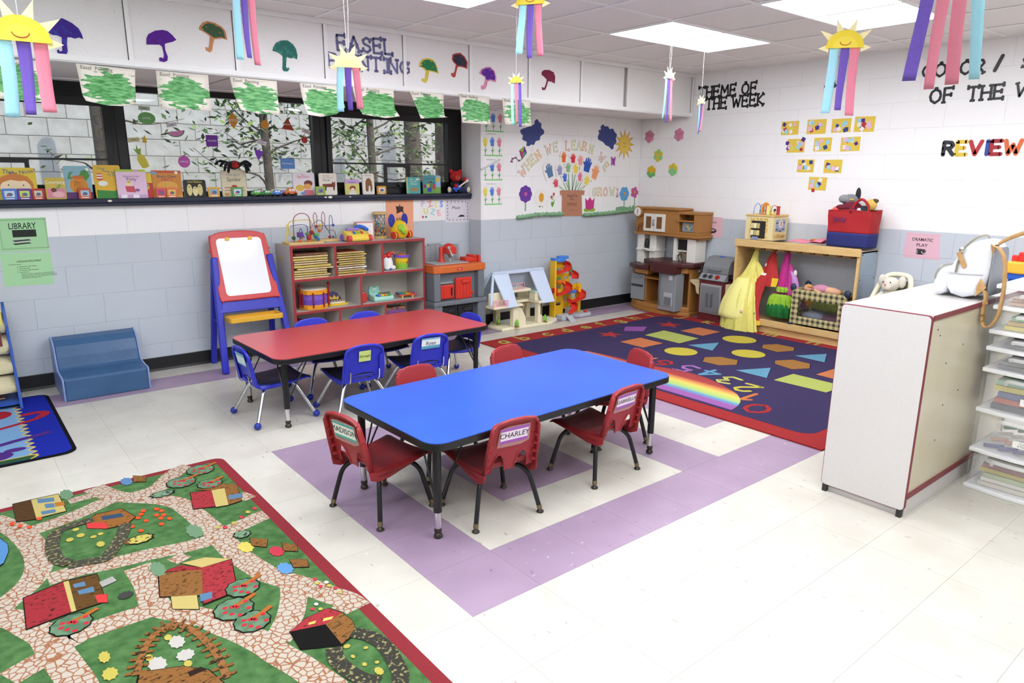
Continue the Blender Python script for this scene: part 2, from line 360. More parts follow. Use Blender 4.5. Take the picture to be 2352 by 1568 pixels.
# soffit over the windows
so = ob('soffit', MB(M('#b5b2ae', .8)).box(XL, XR, YS+.03, YG+.1, 2.06, 2.5), kind='structure')
sj = [XL, -3.27, -2.66, -2.05, -1.44, -.83, -.221, .383, .978, 1.589, 2.18, 2.784, 3.39, 4.0, XR-.03]
SOFT = acoustic('#f2f0ee')
for i in range(len(sj)-1):
    a, b = sj[i], sj[i+1]; gap = .0 
    x1 = b-.03 if i == 12 else b
    ob('soffit_panel', MB(SOFT).box(a+.004, x1-.004, YS+(.01 if i != 12 else .016), YS+.025, 2.05, 2.428), so)
for i, a in enumerate(sj[1:]): ob('soffit_bar', MB(TBAR).box(a, a+.024, YS, YS+.006, 2.04, 2.43), so)
ob('soffit_bar', MB(TBAR).box(XL, XR, YS-.003, YS+.012, 2.032, 2.066).box(XL, XR, YS-.003, YS+.06, 2.028, 2.034), so)
ob('soffit_bar', MB(TBAR).box(XL, XR, YS-.012, YS+.008, 2.412, ZC), so)
for i in range(len(sj)-1):
    ob('soffit_tile', MB(ACT).box(sj[i]+.01, sj[i+1]-.01, YS+.06, YG-.08, 2.034, 2.045), so)
ob('soffit_bar', MB(TBAR).box(XL, XR, YG-.1, YG+.01, 2.026, 2.04), so)
# window sill ledge
NAVY = M('#20263a', .4, bump=(40, .2))
sill = ob('trim_1', MB(NAVY).box(XL, 2.783, 3.83, YG+.1, 1.235, 1.262).box(XL, 2.783, 3.838, YB+.1, 1.212, 1.2352), kind='structure', bevel=.004)
CHIP = M('#e8e2d4', .7)
mb = MB(CHIP)
for x, y, r in ((-.27, 3.829, .012), (1.34, 3.829, .016), (1.30, 3.829, .01), (1.52, 3.829, .007)):
    mb.T = T(x, y, 1.248, PI/2); mb.poly([(a*1.3, b*.7) for a, b in star(6, r, r*.75)], .0012)
ob('paint_chip', mb, sill)
# windows: black aluminium, three bays
BLK = M('#0e0e0f', .35); 
def glass_mat():
    m = bpy.data.materials.new('window_glass'); m.use_nodes = True; nt = m.node_tree; N = nt.nodes; L = nt.links; N.remove(N['Principled BSDF'])
    tr = N.new('ShaderNodeBsdfTransparent'); tr.inputs[0].default_value = (.93, .95, .94, 1); gl = N.new('ShaderNodeBsdfGlossy'); gl.inputs['Roughness'].default_value = .02
    df = N.new('ShaderNodeBsdfDiffuse'); df.inputs[0].default_value = (.7, .7, .68, 1)
    fr = N.new('ShaderNodeFresnel'); fr.inputs[0].default_value = 1.5; mx = N.new('ShaderNodeMixShader'); L.new(fr.outputs[0], mx.inputs[0]); L.new(tr.outputs[0], mx.inputs[1]); L.new(gl.outputs[0], mx.inputs[2])
    m2 = N.new('ShaderNodeMixShader'); m2.inputs[0].default_value = .05; L.new(mx.outputs[0], m2.inputs[1]); L.new(df.outputs[0], m2.inputs[2])
    L.new(m2.outputs[0], N['Material Output'].inputs[0]); return m
GLASS = glass_mat()
ZT = 2.03
def window(n, x0, x1, g, zt, zb, sash):
    w = thing('window_%d' % n, None, None, (0, 0, 0), kind='structure')
    mb = MB(BLK); y0, y1 = YG, YG+.07
    mb.box(x0, g[0], y0, y1, 1.262, ZT); mb.box(g[1], x1, y0, y1, 1.262, ZT); mb.box(g[0], g[1], y0, y1, zt, ZT); mb.box(g[0], g[1], y0, y1, 1.262, zb)
    ob('frame', mb, w, bevel=.004)
    if sash:
        mb = MB(BLK); a, b = g
        for i in ((a-.03, a+.012), (b-.012, b+.03)): mb.box(i[0], i[1], y0-.018, y0, zb-.03, zt+.05)
        mb.box(a, b, y0-.018, y0, zt-.01, zt+.05); mb.box(a, b, y0-.018, y0, zb-.03, zb+.02); ob('sash', mb, w, bevel=.003)
        ob('crossbar', MB(BLK).box(a, b, y0-.012, y0+.004, 1.516, 1.53), w)
        lx = sash; mb = MB(BLK)
        mb.box(lx, lx+.025, y0-.02, y0+.004, 1.335, 1.516); mb.box(lx+.235, lx+.26, y0-.02, y0+.004, 1.335, 1.516); mb.box(lx+.025, lx+.235, y0-.02, y0+.004, 1.495, 1.516); mb.box(lx+.025, lx+.235, y0-.02, y0+.004, 1.335, 1.36)
        ob('latch_frame', mb, w)
        ob('latch', MB(M('#5d5a54', .4, 1)).tube([(lx+.12, y0-.02, 1.33), (lx+.13, y0-.035, 1.35), (lx+.15, y0-.035, 1.33)], .007), w)
    mb = MB(GLASS); mb.add([(g[0], YG+.02, zb), (g[1], YG+.02, zb), (g[1], YG+.02, zt), (g[0], YG+.02, zt)], [(0, 1, 2, 3)]); ob('pane', mb, w)
    return w
window(1, -1.75, -.15, (-1.5, -.215), 1.885, 1.335, -.945)
window(2, -.15, 1.36, (-.085, 1.30), 1.985, 1.30, None)
window(3, 1.36, 2.787, (1.44, 2.63), 1.905, 1.345, 1.94)
ob('wall_window', MB(BLK).box(XL, -1.75, YG, YG+.1, 1.23, ZT+.03), kind='structure')
# outside: block wall, ground
OUTB = M('#cfccc4', .8, bump=(40, .5), mott=('#8f8b80', 3, .35, .75)); OUTM = M('#7d786d', .9)
wo = ob('wall_outside', MB(OUTM).box(-4, 9, 8.304, 8.5, -.4, 3.6), kind='structure')
_bm.clear()
def oblk(u, v): return (u, 8.3, v)
for r in range(4, 16):
    o = -.25+(CW/2 if r % 2 else 0); k = -5
    while o+k*CW < 7.6:
        if 'ob' not in _bm: _bm['ob'] = block_mesh(CW, CH, OUTB, .008, .006)
        ob('block', _bm['ob'], wo, (o+k*CW, 8.3, r*CH), BACK); k += 1
ob('ground_outside', MB(M('#6d6250', .9)).box(-6, 10, YG+.12, 8.3, -.45, -.4), kind='structure')
# ---------------------------------------------------------------- outlines in metres (walls: along, up; floor: x, y)
UMB = [[(-0.61,2.182),(-0.602,2.205),(-0.576,2.231),(-0.544,2.242),(-0.528,2.25),(-0.513,2.244),(-0.484,2.231),(-0.455,2.207),(-0.443,2.177),(-0.44,2.154),(-0.458,2.161),(-0.478,2.152),(-0.498,2.157),(-0.515,2.155),(-0.521,2.117),(-0.521,2.083),(-0.53,2.065),(-0.548,2.061),(-0.569,2.064),(-0.572,2.081),(-0.563,2.09),(-0.559,2.078),(-0.547,2.082),(-0.544,2.115),(-0.541,2.152),(-0.56,2.159),(-0.585,2.16),(-0.604,2.172)],[(-0.12,2.162),(-0.117,2.195),(-0.104,2.22),(-0.066,2.243),(-0.026,2.252),(0.001,2.249),(0.023,2.232),(0.046,2.206),(0.025,2.193),(-0.006,2.183),(-0.021,2.176),(-0.022,2.142),(-0.011,2.106),(-0.016,2.084),(-0.035,2.074),(-0.059,2.078),(-0.06,2.095),(-0.048,2.1),(-0.036,2.093),(-0.031,2.117),(-0.036,2.159),(-0.05,2.169)],[(0.18,2.279),(0.185,2.298),(0.206,2.322),(0.233,2.334),(0.278,2.328),(0.316,2.311),(0.334,2.291),(0.341,2.257),(0.341,2.238),(0.317,2.245),(0.283,2.238),(0.264,2.234),(0.254,2.203),(0.247,2.171),(0.233,2.155),(0.211,2.167),(0.208,2.182),(0.216,2.185),(0.225,2.175),(0.233,2.201),(0.241,2.249),(0.22,2.262),(0.202,2.272)],[(0.624,2.207),(0.631,2.231),(0.651,2.257),(0.681,2.274),(0.726,2.281),(0.762,2.262),(0.782,2.234),(0.789,2.194),(0.784,2.169),(0.764,2.178),(0.741,2.172),(0.715,2.18),(0.71,2.145),(0.706,2.118),(0.714,2.108),(0.722,2.116),(0.729,2.106),(0.716,2.09),(0.69,2.089),(0.682,2.102),(0.687,2.143),(0.689,2.18),(0.668,2.196),(0.647,2.203)],[(1.721,2.212),(1.731,2.244),(1.756,2.269),(1.795,2.279),(1.839,2.277),(1.868,2.257),(1.887,2.219),(1.896,2.179),(1.861,2.186),(1.812,2.189),(1.806,2.165),(1.796,2.125),(1.781,2.104),(1.752,2.11),(1.74,2.124),(1.752,2.133),(1.771,2.129),(1.783,2.187),(1.754,2.207)],[(2.019,2.295),(2.025,2.328),(2.056,2.34),(2.097,2.347),(2.139,2.323),(2.165,2.285),(2.161,2.237),(2.117,2.245),(2.096,2.247),(2.07,2.244),(2.059,2.211),(2.048,2.17),(2.033,2.163),(2.012,2.175),(2.01,2.195),(2.028,2.192),(2.044,2.21),(2.055,2.259),(2.029,2.276)],[(2.277,2.214),(2.299,2.249),(2.343,2.268),(2.387,2.274),(2.432,2.245),(2.449,2.196),(2.443,2.162),(2.387,2.17),(2.359,2.159),(2.353,2.129),(2.337,2.103),(2.309,2.095),(2.293,2.104),(2.296,2.125),(2.32,2.127),(2.337,2.17),(2.337,2.19),(2.304,2.204)],[(2.932,2.261),(2.935,2.285),(2.96,2.301),(3.016,2.307),(3.068,2.292),(3.086,2.258),(3.083,2.204),(3.044,2.214),(3.006,2.216),(2.994,2.179),(2.976,2.144),(2.945,2.138),(2.934,2.161),(2.95,2.162),(2.963,2.154),(2.981,2.187),(2.993,2.228),(2.961,2.248)]]
PAINT = [[(-0.891,2.01),(-0.639,2.019),(-0.646,1.802),(-0.908,1.814)],[(-0.494,2.023),(-0.199,2.015),(-0.219,1.827),(-0.301,1.807),(-0.374,1.806),(-0.47,1.826),(-0.483,1.855),(-0.487,1.936)],[(-0.089,2.021),(0.204,2.022),(0.201,1.812),(-0.096,1.807)],[(0.333,2.023),(0.632,2.021),(0.626,1.813),(0.497,1.811),(0.371,1.825),(0.35,1.906)],[(0.785,2.023),(1.059,2.026),(1.097,1.888),(1.028,1.837),(0.913,1.813),(0.811,1.821),(0.794,1.916)],[(1.167,2.032),(1.494,2.035),(1.487,1.9),(1.514,1.848),(1.406,1.831),(1.222,1.847),(1.19,1.898)],[(1.626,2.037),(1.929,2.039),(1.906,1.868),(1.931,1.863),(1.707,1.844),(1.671,1.935)],[(2.068,2.049),(2.365,2.043),(2.348,1.827),(2.086,1.832)],[(2.495,2.045),(2.794,2.045),(2.795,1.837),(2.508,1.839)]]
WORDS_S = [('EASEL',1.078,2.259,1.502,2.274,0.095),('PAINTING',1.007,2.147,1.636,2.152,0.088)]
WORDS_R = [('THEME OF',-2.956,2.207,-2.302,2.206,0.101),('THE WEEK',-2.859,2.092,-2.213,2.097,0.1),('A',-1.613,2.206,-1.53,2.206,0.096),('COLOR',-0.828,2.208,-0.4,2.206,0.095),('/',-0.328,2.214,-0.257,2.212,0.099),('S',-0.16,2.212,-0.101,2.212,0.077),('OF',-0.746,2.01,-0.587,2.013,0.104),('THE',-0.482,2.011,-0.248,2.016,0.097),('W',-0.168,2.02,-0.055,2.022,0.091),('REVIEW',-0.595,1.617,-0.082,1.617,0.095)]
GROW = [('W',3.291,1.463,45),('H',3.359,1.53,45),('E',3.418,1.579,42),('N',3.487,1.624,38),('W',3.624,1.683,15),('E',3.719,1.709,8),('L',3.885,1.726,0),('E',3.967,1.732,0),('A',4.05,1.731,-3),('R',4.129,1.729,-5),('N',4.228,1.698,-12),('W',4.389,1.616,-35),('E',4.458,1.531,-45),('G',4.299,1.261,0),('R',4.382,1.265,0),('O',4.467,1.259,0),('W',4.571,1.263,0),('!',4.652,1.248,0)]
CLOUDS = [[(3.38,1.894),(3.265,1.858),(3.265,1.824),(3.292,1.802),(3.282,1.767),(3.34,1.746),(3.335,1.714),(3.367,1.707),(3.399,1.724),(3.431,1.721),(3.457,1.757),(3.506,1.77),(3.516,1.806),(3.559,1.831),(3.558,1.863),(3.525,1.885),(3.524,1.924),(3.491,1.942),(3.469,1.964),(3.437,1.943),(3.433,1.916)],[(4.354,1.929),(4.39,1.958),(4.422,1.939),(4.467,1.941),(4.494,1.914),(4.545,1.921),(4.573,1.888),(4.61,1.863),(4.597,1.824),(4.608,1.785),(4.569,1.75),(4.564,1.715),(4.532,1.708),(4.492,1.735),(4.446,1.746),(4.399,1.779),(4.329,1.802),(4.321,1.835),(4.338,1.866),(4.324,1.894),(4.361,1.904)]]
KITE = [(3.31,1.704),(3.339,1.643),(3.284,1.584),(3.25,1.662),(3.294,1.652)]
KTAIL = [(3.284,1.584),(3.242,1.57),(3.2,1.595),(3.164,1.586),(3.151,1.559)]
SPOT = {'sun': (4.737,1.765),'sunr': (4.869,1.769),'butterfly': (4.568,1.58),'purple': (3.332,1.252),'purpler': (3.413,1.251),'daisy': (3.537,1.216),'daisyr': (3.625,1.215),'tulip': (3.694,1.185),'lotus': (4.23,1.14),'lotusr': (4.316,1.138),'blue': (4.768,1.236),'bluer': (4.844,1.235),'pink': (4.938,1.25),'pinkr': (5.0,1.249),'purplestem': (3.332,1.086),'bluestem': (4.776,1.083),'pinkstem': (4.952,1.088),'sunf': (3.539,1.126)}
POT = [(3.789,1.283),(4.145,1.28),(4.138,1.233),(4.101,1.233),(4.119,1.016),(3.824,1.022),(3.82,1.237),(3.793,1.237)]
HANDS = [('#5b7ea6',3.64,1.481,0.148,0.163),('#e8702a',3.834,1.614,0.099,0.123),('#d8333f',3.966,1.604,0.107,0.108),('#f0a0a0',4.072,1.585,0.116,0.117),('#2a55b0',4.18,1.541,0.175,0.175),('#9a9bc0',3.783,1.486,0.11,0.115),('#8fbf8a',3.901,1.512,0.106,0.112),('#efd24a',4.011,1.505,0.103,0.118),('#f0a070',4.302,1.465,0.153,0.173),('#3d6fd8',3.858,1.416,0.089,0.108),('#e87898',4.075,1.421,0.092,0.11),('#efdc5a',4.181,1.383,0.119,0.112),('#e05068',3.735,1.358,0.104,0.099)]
GRASSW = [(3.212,1.029),(3.367,1.04),(3.477,1.049),(3.646,1.048),(3.82,1.047),(4.123,1.025),(4.311,1.028),(4.44,1.033),(4.638,1.041),(4.94,1.056)]
STEMTO = [(3.859,1.283),(3.895,1.282),(3.93,1.282),(3.966,1.282),(4.002,1.281),(4.038,1.281),(4.075,1.281)]
HSHEET = [[(2.793,2.017),(3.07,2.028),(3.068,1.828),(2.792,1.82)],[(2.782,1.8),(3.058,1.816),(3.054,1.613),(2.789,1.603)],[(2.784,1.58),(3.057,1.584),(3.05,1.384),(2.786,1.377)],[(2.784,1.358),(3.053,1.362),(3.047,1.157),(2.79,1.151)]]
FLOW = [(-3.573,1.851),(-3.172,1.858),(-3.435,1.648),(-3.223,1.501),(-3.521,1.477)]
CARDS = [[(-1.989,1.819),(-1.83,1.813),(-1.843,1.925),(-2.001,1.933)],[(-1.737,1.818),(-1.572,1.812),(-1.586,1.929),(-1.75,1.937)],[(-1.509,1.823),(-1.352,1.817),(-1.365,1.925),(-1.522,1.933)],[(-1.308,1.821),(-1.152,1.815),(-1.166,1.931),(-1.323,1.94)],[(-1.914,1.658),(-1.756,1.655),(-1.769,1.77),(-1.927,1.775)],[(-1.656,1.663),(-1.505,1.661),(-1.519,1.774),(-1.669,1.779)],[(-1.41,1.661),(-1.255,1.658),(-1.269,1.771),(-1.423,1.776)],[(-1.794,1.478),(-1.646,1.479),(-1.659,1.591),(-1.806,1.592)],[(-1.539,1.473),(-1.39,1.473),(-1.404,1.587),(-1.553,1.588)],[(-1.667,1.321),(-1.512,1.325),(-1.525,1.436),(-1.68,1.435)]]
POSTER = {'library': [(-0.91,1.148),(-0.648,1.147),(-0.653,0.932),(-0.922,0.933)],'language': [(-0.925,0.928),(-0.649,0.921),(-0.652,0.706),(-0.925,0.712)],'art': [(1.882,1.216),(2.163,1.213),(2.158,0.99),(1.876,1.001)],'art2': [(1.882,0.994),(2.162,0.987),(2.157,0.774),(1.874,0.791)],'puzzle': [(2.224,1.212),(2.505,1.212),(2.496,1.018),(2.222,1.033)],'music': [(2.511,1.202),(2.792,1.208),(2.784,0.987),(2.505,0.997)],'kitchen': [(-2.835,1.03),(-2.562,1.027),(-2.554,0.825),(-2.827,0.816)],'drama': [(-0.782,1.001),(-0.528,1.001),(-0.51,0.797),(-0.79,0.795)]}
STICK = {'oval': [(0.06,1.814),(0.117,1.817),(0.064,1.856)],'lime_tag': [(0.05,1.882),(0.09,1.884),(0.051,1.896)],'pink_tag': [(0.221,1.777),(0.259,1.779),(0.222,1.79)],'melon': [(0.25,1.713),(0.31,1.715),(0.253,1.75)],'square': [(0.495,1.673),(0.538,1.674),(0.499,1.715)],'diamond': [(0.665,1.829),(0.708,1.831),(0.67,1.89)],'orange': [(0.908,1.81),(0.941,1.812),(0.911,1.843)],'triangle': [(1.096,1.819),(1.149,1.822),(1.1,1.867)],'apple_tag': [(1.247,1.773),(1.286,1.774),(1.248,1.79)],'apple': [(1.229,1.704),(1.256,1.705),(1.231,1.731)],'purple_tag': [(0.875,1.671),(0.914,1.672),(0.877,1.687)],'grapes': [(0.847,1.577),(0.881,1.578),(0.85,1.617)],'rect': [(1.073,1.513),(1.133,1.514),(1.076,1.553)],'circle': [(0.283,1.517),(0.325,1.518),(0.287,1.56)],'pine': [(-0.005,1.523),(0.035,1.524),(0.001,1.578)],'pine_tag': [(-0.041,1.663),(-0.001,1.665),(-0.039,1.678)],'crown': [(0.03,1.672),(0.052,1.672),(0.033,1.699)]}
RSH = [('#85508f',[(3.678,2.642),(3.833,2.762),(4.004,2.632),(3.82,2.521)]),('#9ea658',[(3.705,2.408),(4.002,2.426),(3.986,2.019),(3.696,2.008)]),('#b46c46',[(4.115,2.323),(4.38,2.309),(4.38,2.064),(4.105,2.062)]),('#b46c46',[(3.325,2.367),(3.59,2.362),(3.582,2.095),(3.322,2.103)]),('#5c8ca2',[(3.707,1.925),(3.995,1.809),(3.709,1.675)]),('#5c8ca2',[(4.106,1.157),(4.373,1.025),(4.099,0.901)]),('#5c8ca2',[(3.335,1.202),(3.61,1.075),(3.335,0.942)]),('#926838',[(4.126,1.469),(4.238,1.529),(4.36,1.465),(4.362,1.306),(4.25,1.25),(4.101,1.312)]),('#926838',[(3.348,1.511),(3.471,1.58),(3.585,1.509),(3.603,1.361),(3.477,1.289),(3.352,1.362)]),('#926838',[(3.743,1.12),(3.836,1.172),(3.971,1.099),(3.964,0.95),(3.831,0.882),(3.701,0.953)]),('#b46c46',[(3.712,0.766),(3.984,0.757),(3.957,0.582),(3.7,0.608)]),('#9ea658',[(3.328,0.883),(3.59,0.879),(3.588,0.494),(3.341,0.496)])]
RCIRC = [[(4.248,1.771),(4.365,1.682)],[(3.472,1.82),(3.58,1.737)],[(3.859,1.43),(3.966,1.348)]]
RSTAR = [[(4.247,2.564),(4.354,2.483)],[(3.465,2.621),(3.564,2.545)]]
RNUM = [('7',3.036,1.82),('6',3.049,1.675),('5',3.086,1.464),('4',3.118,1.276),('3',3.066,1.084),('2',3.001,0.892),('1',2.836,0.745),('0',2.664,0.599)]
RLET = [('a',2.499,3.011),('b',2.737,2.993),('c',3.013,2.966),('d',3.262,2.968),('e',3.511,2.957),('f',3.738,2.974),('g',3.976,2.939),('h',4.22,2.954),('i',4.443,2.942)]
RLET2 = [('j',4.556,2.721),('k',4.577,2.395),('l',4.552,2.065),('m',4.566,1.71),('n',4.576,1.289)]
RBOW = [(2.509,0.684),(2.561,0.693),(2.631,0.713),(2.704,0.746),(2.765,0.793),(2.82,0.847),(2.855,0.903),(2.879,0.952),(2.917,1.026),(2.951,1.109),(2.982,1.196),(2.996,1.311),(2.997,1.419),(2.974,1.54),(2.937,1.653),(2.899,1.758)]
FROAD = [[(-1.213,1.802),(-1.186,1.748),(-1.135,1.628),(-1.098,1.436),(-1.094,1.284),(-1.119,1.177),(-1.166,1.098),(-1.207,1.053),(-1.234,1.022),(-1.258,1.02)],[(-1.083,1.587),(-1.02,1.6),(-0.903,1.639),(-0.779,1.702),(-0.7,1.677),(-0.584,1.701),(-0.482,1.829),(-0.401,1.877)],[(-0.819,1.887),(-0.77,1.751),(-0.703,1.661),(-0.604,1.563),(-0.548,1.465),(-0.525,1.324),(-0.511,1.182),(-0.498,1.07)],[(-0.499,1.071),(-0.496,0.916),(-0.475,0.779),(-0.449,0.669),(-0.413,0.592),(-0.37,0.51),(-0.327,0.408),(-0.294,0.337),(-0.27,0.27)],[(-1.084,1.126),(-0.978,1.127),(-0.865,1.102),(-0.742,1.084),(-0.641,1.06),(-0.543,1.054),(-0.498,1.07)],[(-0.499,1.071),(-0.407,1.099),(-0.317,1.126),(-0.258,1.13)],[(-0.812,1.021),(-0.807,0.882),(-0.816,0.775),(-0.815,0.699),(-0.758,0.612),(-0.708,0.541)],[(-0.705,0.554),(-0.675,0.465),(-0.639,0.389),(-0.606,0.298),(-0.583,0.209),(-0.555,0.12),(-0.533,0.024),(-0.518,-0.043)],[(-0.399,0.557),(-0.424,0.485),(-0.471,0.393),(-0.517,0.33),(-0.567,0.276)],[(-0.815,0.699),(-0.896,0.701),(-0.973,0.703),(-1.04,0.7),(-1.097,0.69),(-1.151,0.807),(-1.201,0.924),(-1.26,0.991)],[(-1.13,0.752),(-1.117,0.653),(-1.103,0.557),(-1.089,0.468),(-1.083,0.409)],[(-1.241,0.596),(-1.169,0.627),(-1.123,0.64)],[(-0.931,1.794),(-0.833,1.8)],[(-0.31,1.398),(-0.26,1.32)],[(-0.344,0.302),(-0.294,0.326)],[(-0.686,1.012),(-0.663,0.955)]]
FHOUSE = [('#4d3620',[(-1.128,1.913),(-1.06,1.914),(-1.063,1.691),(-1.131,1.712)]),('#b3a364',[(-1.06,1.914),(-0.957,1.908),(-0.953,1.696),(-1.062,1.698)]),('#54748f',[(-1.038,1.907),(-0.977,1.88),(-0.98,1.833),(-1.04,1.856)]),('#54748f',[(-1.019,1.828),(-0.985,1.815),(-0.986,1.766),(-1.019,1.778)]),('#a8692e',[(-0.983,1.817),(-0.947,1.807),(-0.95,1.76),(-0.984,1.77)]),('#54748f',[(-1.04,1.757),(-0.988,1.744),(-0.989,1.708),(-1.039,1.717)]),('#8a5a2b',[(-0.896,1.535),(-0.857,1.578),(-0.762,1.571),(-0.731,1.453),(-0.772,1.404),(-0.843,1.413)]),('#c23b3b',[(-0.904,1.521),(-0.839,1.473),(-0.843,1.409),(-0.908,1.464)]),('#33485e',[(-0.846,1.544),(-0.77,1.526),(-0.768,1.482),(-0.845,1.502)]),('#8e2c32',[(-1.164,1.041),(-1.043,1.07),(-1.044,0.85),(-1.174,0.835)]),('#b3a364',[(-1.043,1.07),(-1.027,1.069),(-1.034,0.847),(-1.048,0.848)]),('#5a4020',[(-1.027,1.069),(-0.939,1.053),(-0.943,0.932),(-0.948,0.847),(-1.034,0.847)]),('#54748f',[(-1.019,1.032),(-0.983,1.027),(-0.984,0.993),(-1.018,1.003)]),('#54748f',[(-1.013,0.976),(-0.964,0.972),(-0.966,0.933),(-1.011,0.946)]),('#c23b3b',[(-0.97,0.908),(-0.936,0.892),(-0.942,0.832),(-0.969,0.853)]),('#9b9a94',[(-0.943,0.99),(-0.898,1.002),(-0.891,0.961),(-0.94,0.947)]),('#80582f',[(-0.762,0.918),(-0.629,0.85),(-0.676,0.675),(-0.794,0.758)]),('#8e2c32',[(-0.749,0.92),(-0.686,0.927),(-0.626,0.861),(-0.631,0.845)]),('#b3a364',[(-0.678,0.94),(-0.596,0.928),(-0.521,0.855),(-0.626,0.861)]),('#983238',[(-0.626,0.861),(-0.522,0.849),(-0.574,0.627),(-0.69,0.62)]),('#b3a364',[(-0.765,0.734),(-0.692,0.688),(-0.71,0.599),(-0.779,0.655)]),('#54748f',[(-0.683,0.686),(-0.644,0.677),(-0.656,0.636),(-0.694,0.639)]),('#983238',[(-0.482,1.546),(-0.398,1.515),(-0.432,1.337),(-0.517,1.373)]),('#b3a364',[(-0.398,1.515),(-0.343,1.501),(-0.384,1.317),(-0.434,1.33)]),('#80582f',[(-0.34,1.519),(-0.27,1.504),(-0.324,1.324),(-0.384,1.317)]),('#54748f',[(-0.354,1.413),(-0.299,1.398),(-0.313,1.353),(-0.367,1.367)]),('#80582f',[(-0.453,1.562),(-0.33,1.551),(-0.27,1.504),(-0.39,1.509)]),('#151414',[(-0.516,0.29),(-0.411,0.255),(-0.415,0.128),(-0.524,0.188)]),('#983238',[(-0.516,0.29),(-0.449,0.325),(-0.368,0.332),(-0.342,0.28),(-0.411,0.255)]),('#80582f',[(-0.411,0.255),(-0.342,0.28),(-0.334,0.219),(-0.349,0.158),(-0.414,0.131)]),('#c9b95a',[(-0.451,0.297),(-0.427,0.292),(-0.437,0.281),(-0.457,0.287)]),('#c9b95a',[(-0.403,0.288),(-0.372,0.278),(-0.384,0.268),(-0.412,0.275)]),('#80582f',[(-1.066,1.281),(-1.032,1.294),(-1.0,1.202),(-1.03,1.188)]),('#4f7fae',[(-1.234,1.616),(-1.197,1.587),(-1.176,1.512),(-1.178,1.444),(-1.199,1.354),(-1.25,1.318)]),('#80582f',[(-0.646,1.915),(-0.598,1.867),(-0.614,1.806),(-0.66,1.832)]),('#80582f',[(-0.411,0.964),(-0.358,0.914),(-0.385,0.856),(-0.426,0.903)]),('#80582f',[(-0.325,0.851),(-0.274,0.797),(-0.301,0.748),(-0.341,0.787)]),('#80582f',[(-0.348,0.711),(-0.296,0.669),(-0.312,0.617),(-0.359,0.648)]),('#80582f',[(-0.936,0.383),(-0.831,0.332),(-0.777,0.272),(-0.753,0.16),(-0.956,0.323)]),('#2b2018',[(-0.828,0.297),(-0.791,0.296),(-0.777,0.272),(-0.826,0.272)])]
FTREE = [[(-0.371,1.786),(-0.32,1.746)],[(-0.484,1.693),(-0.432,1.653)],[(-0.383,1.593),(-0.339,1.558)],[(-0.552,0.634),(-0.506,0.598)],[(-0.618,0.526),(-0.567,0.485)],[(-0.593,0.42),(-0.547,0.383)],[(-1.059,0.771),(-1.01,0.733)]]
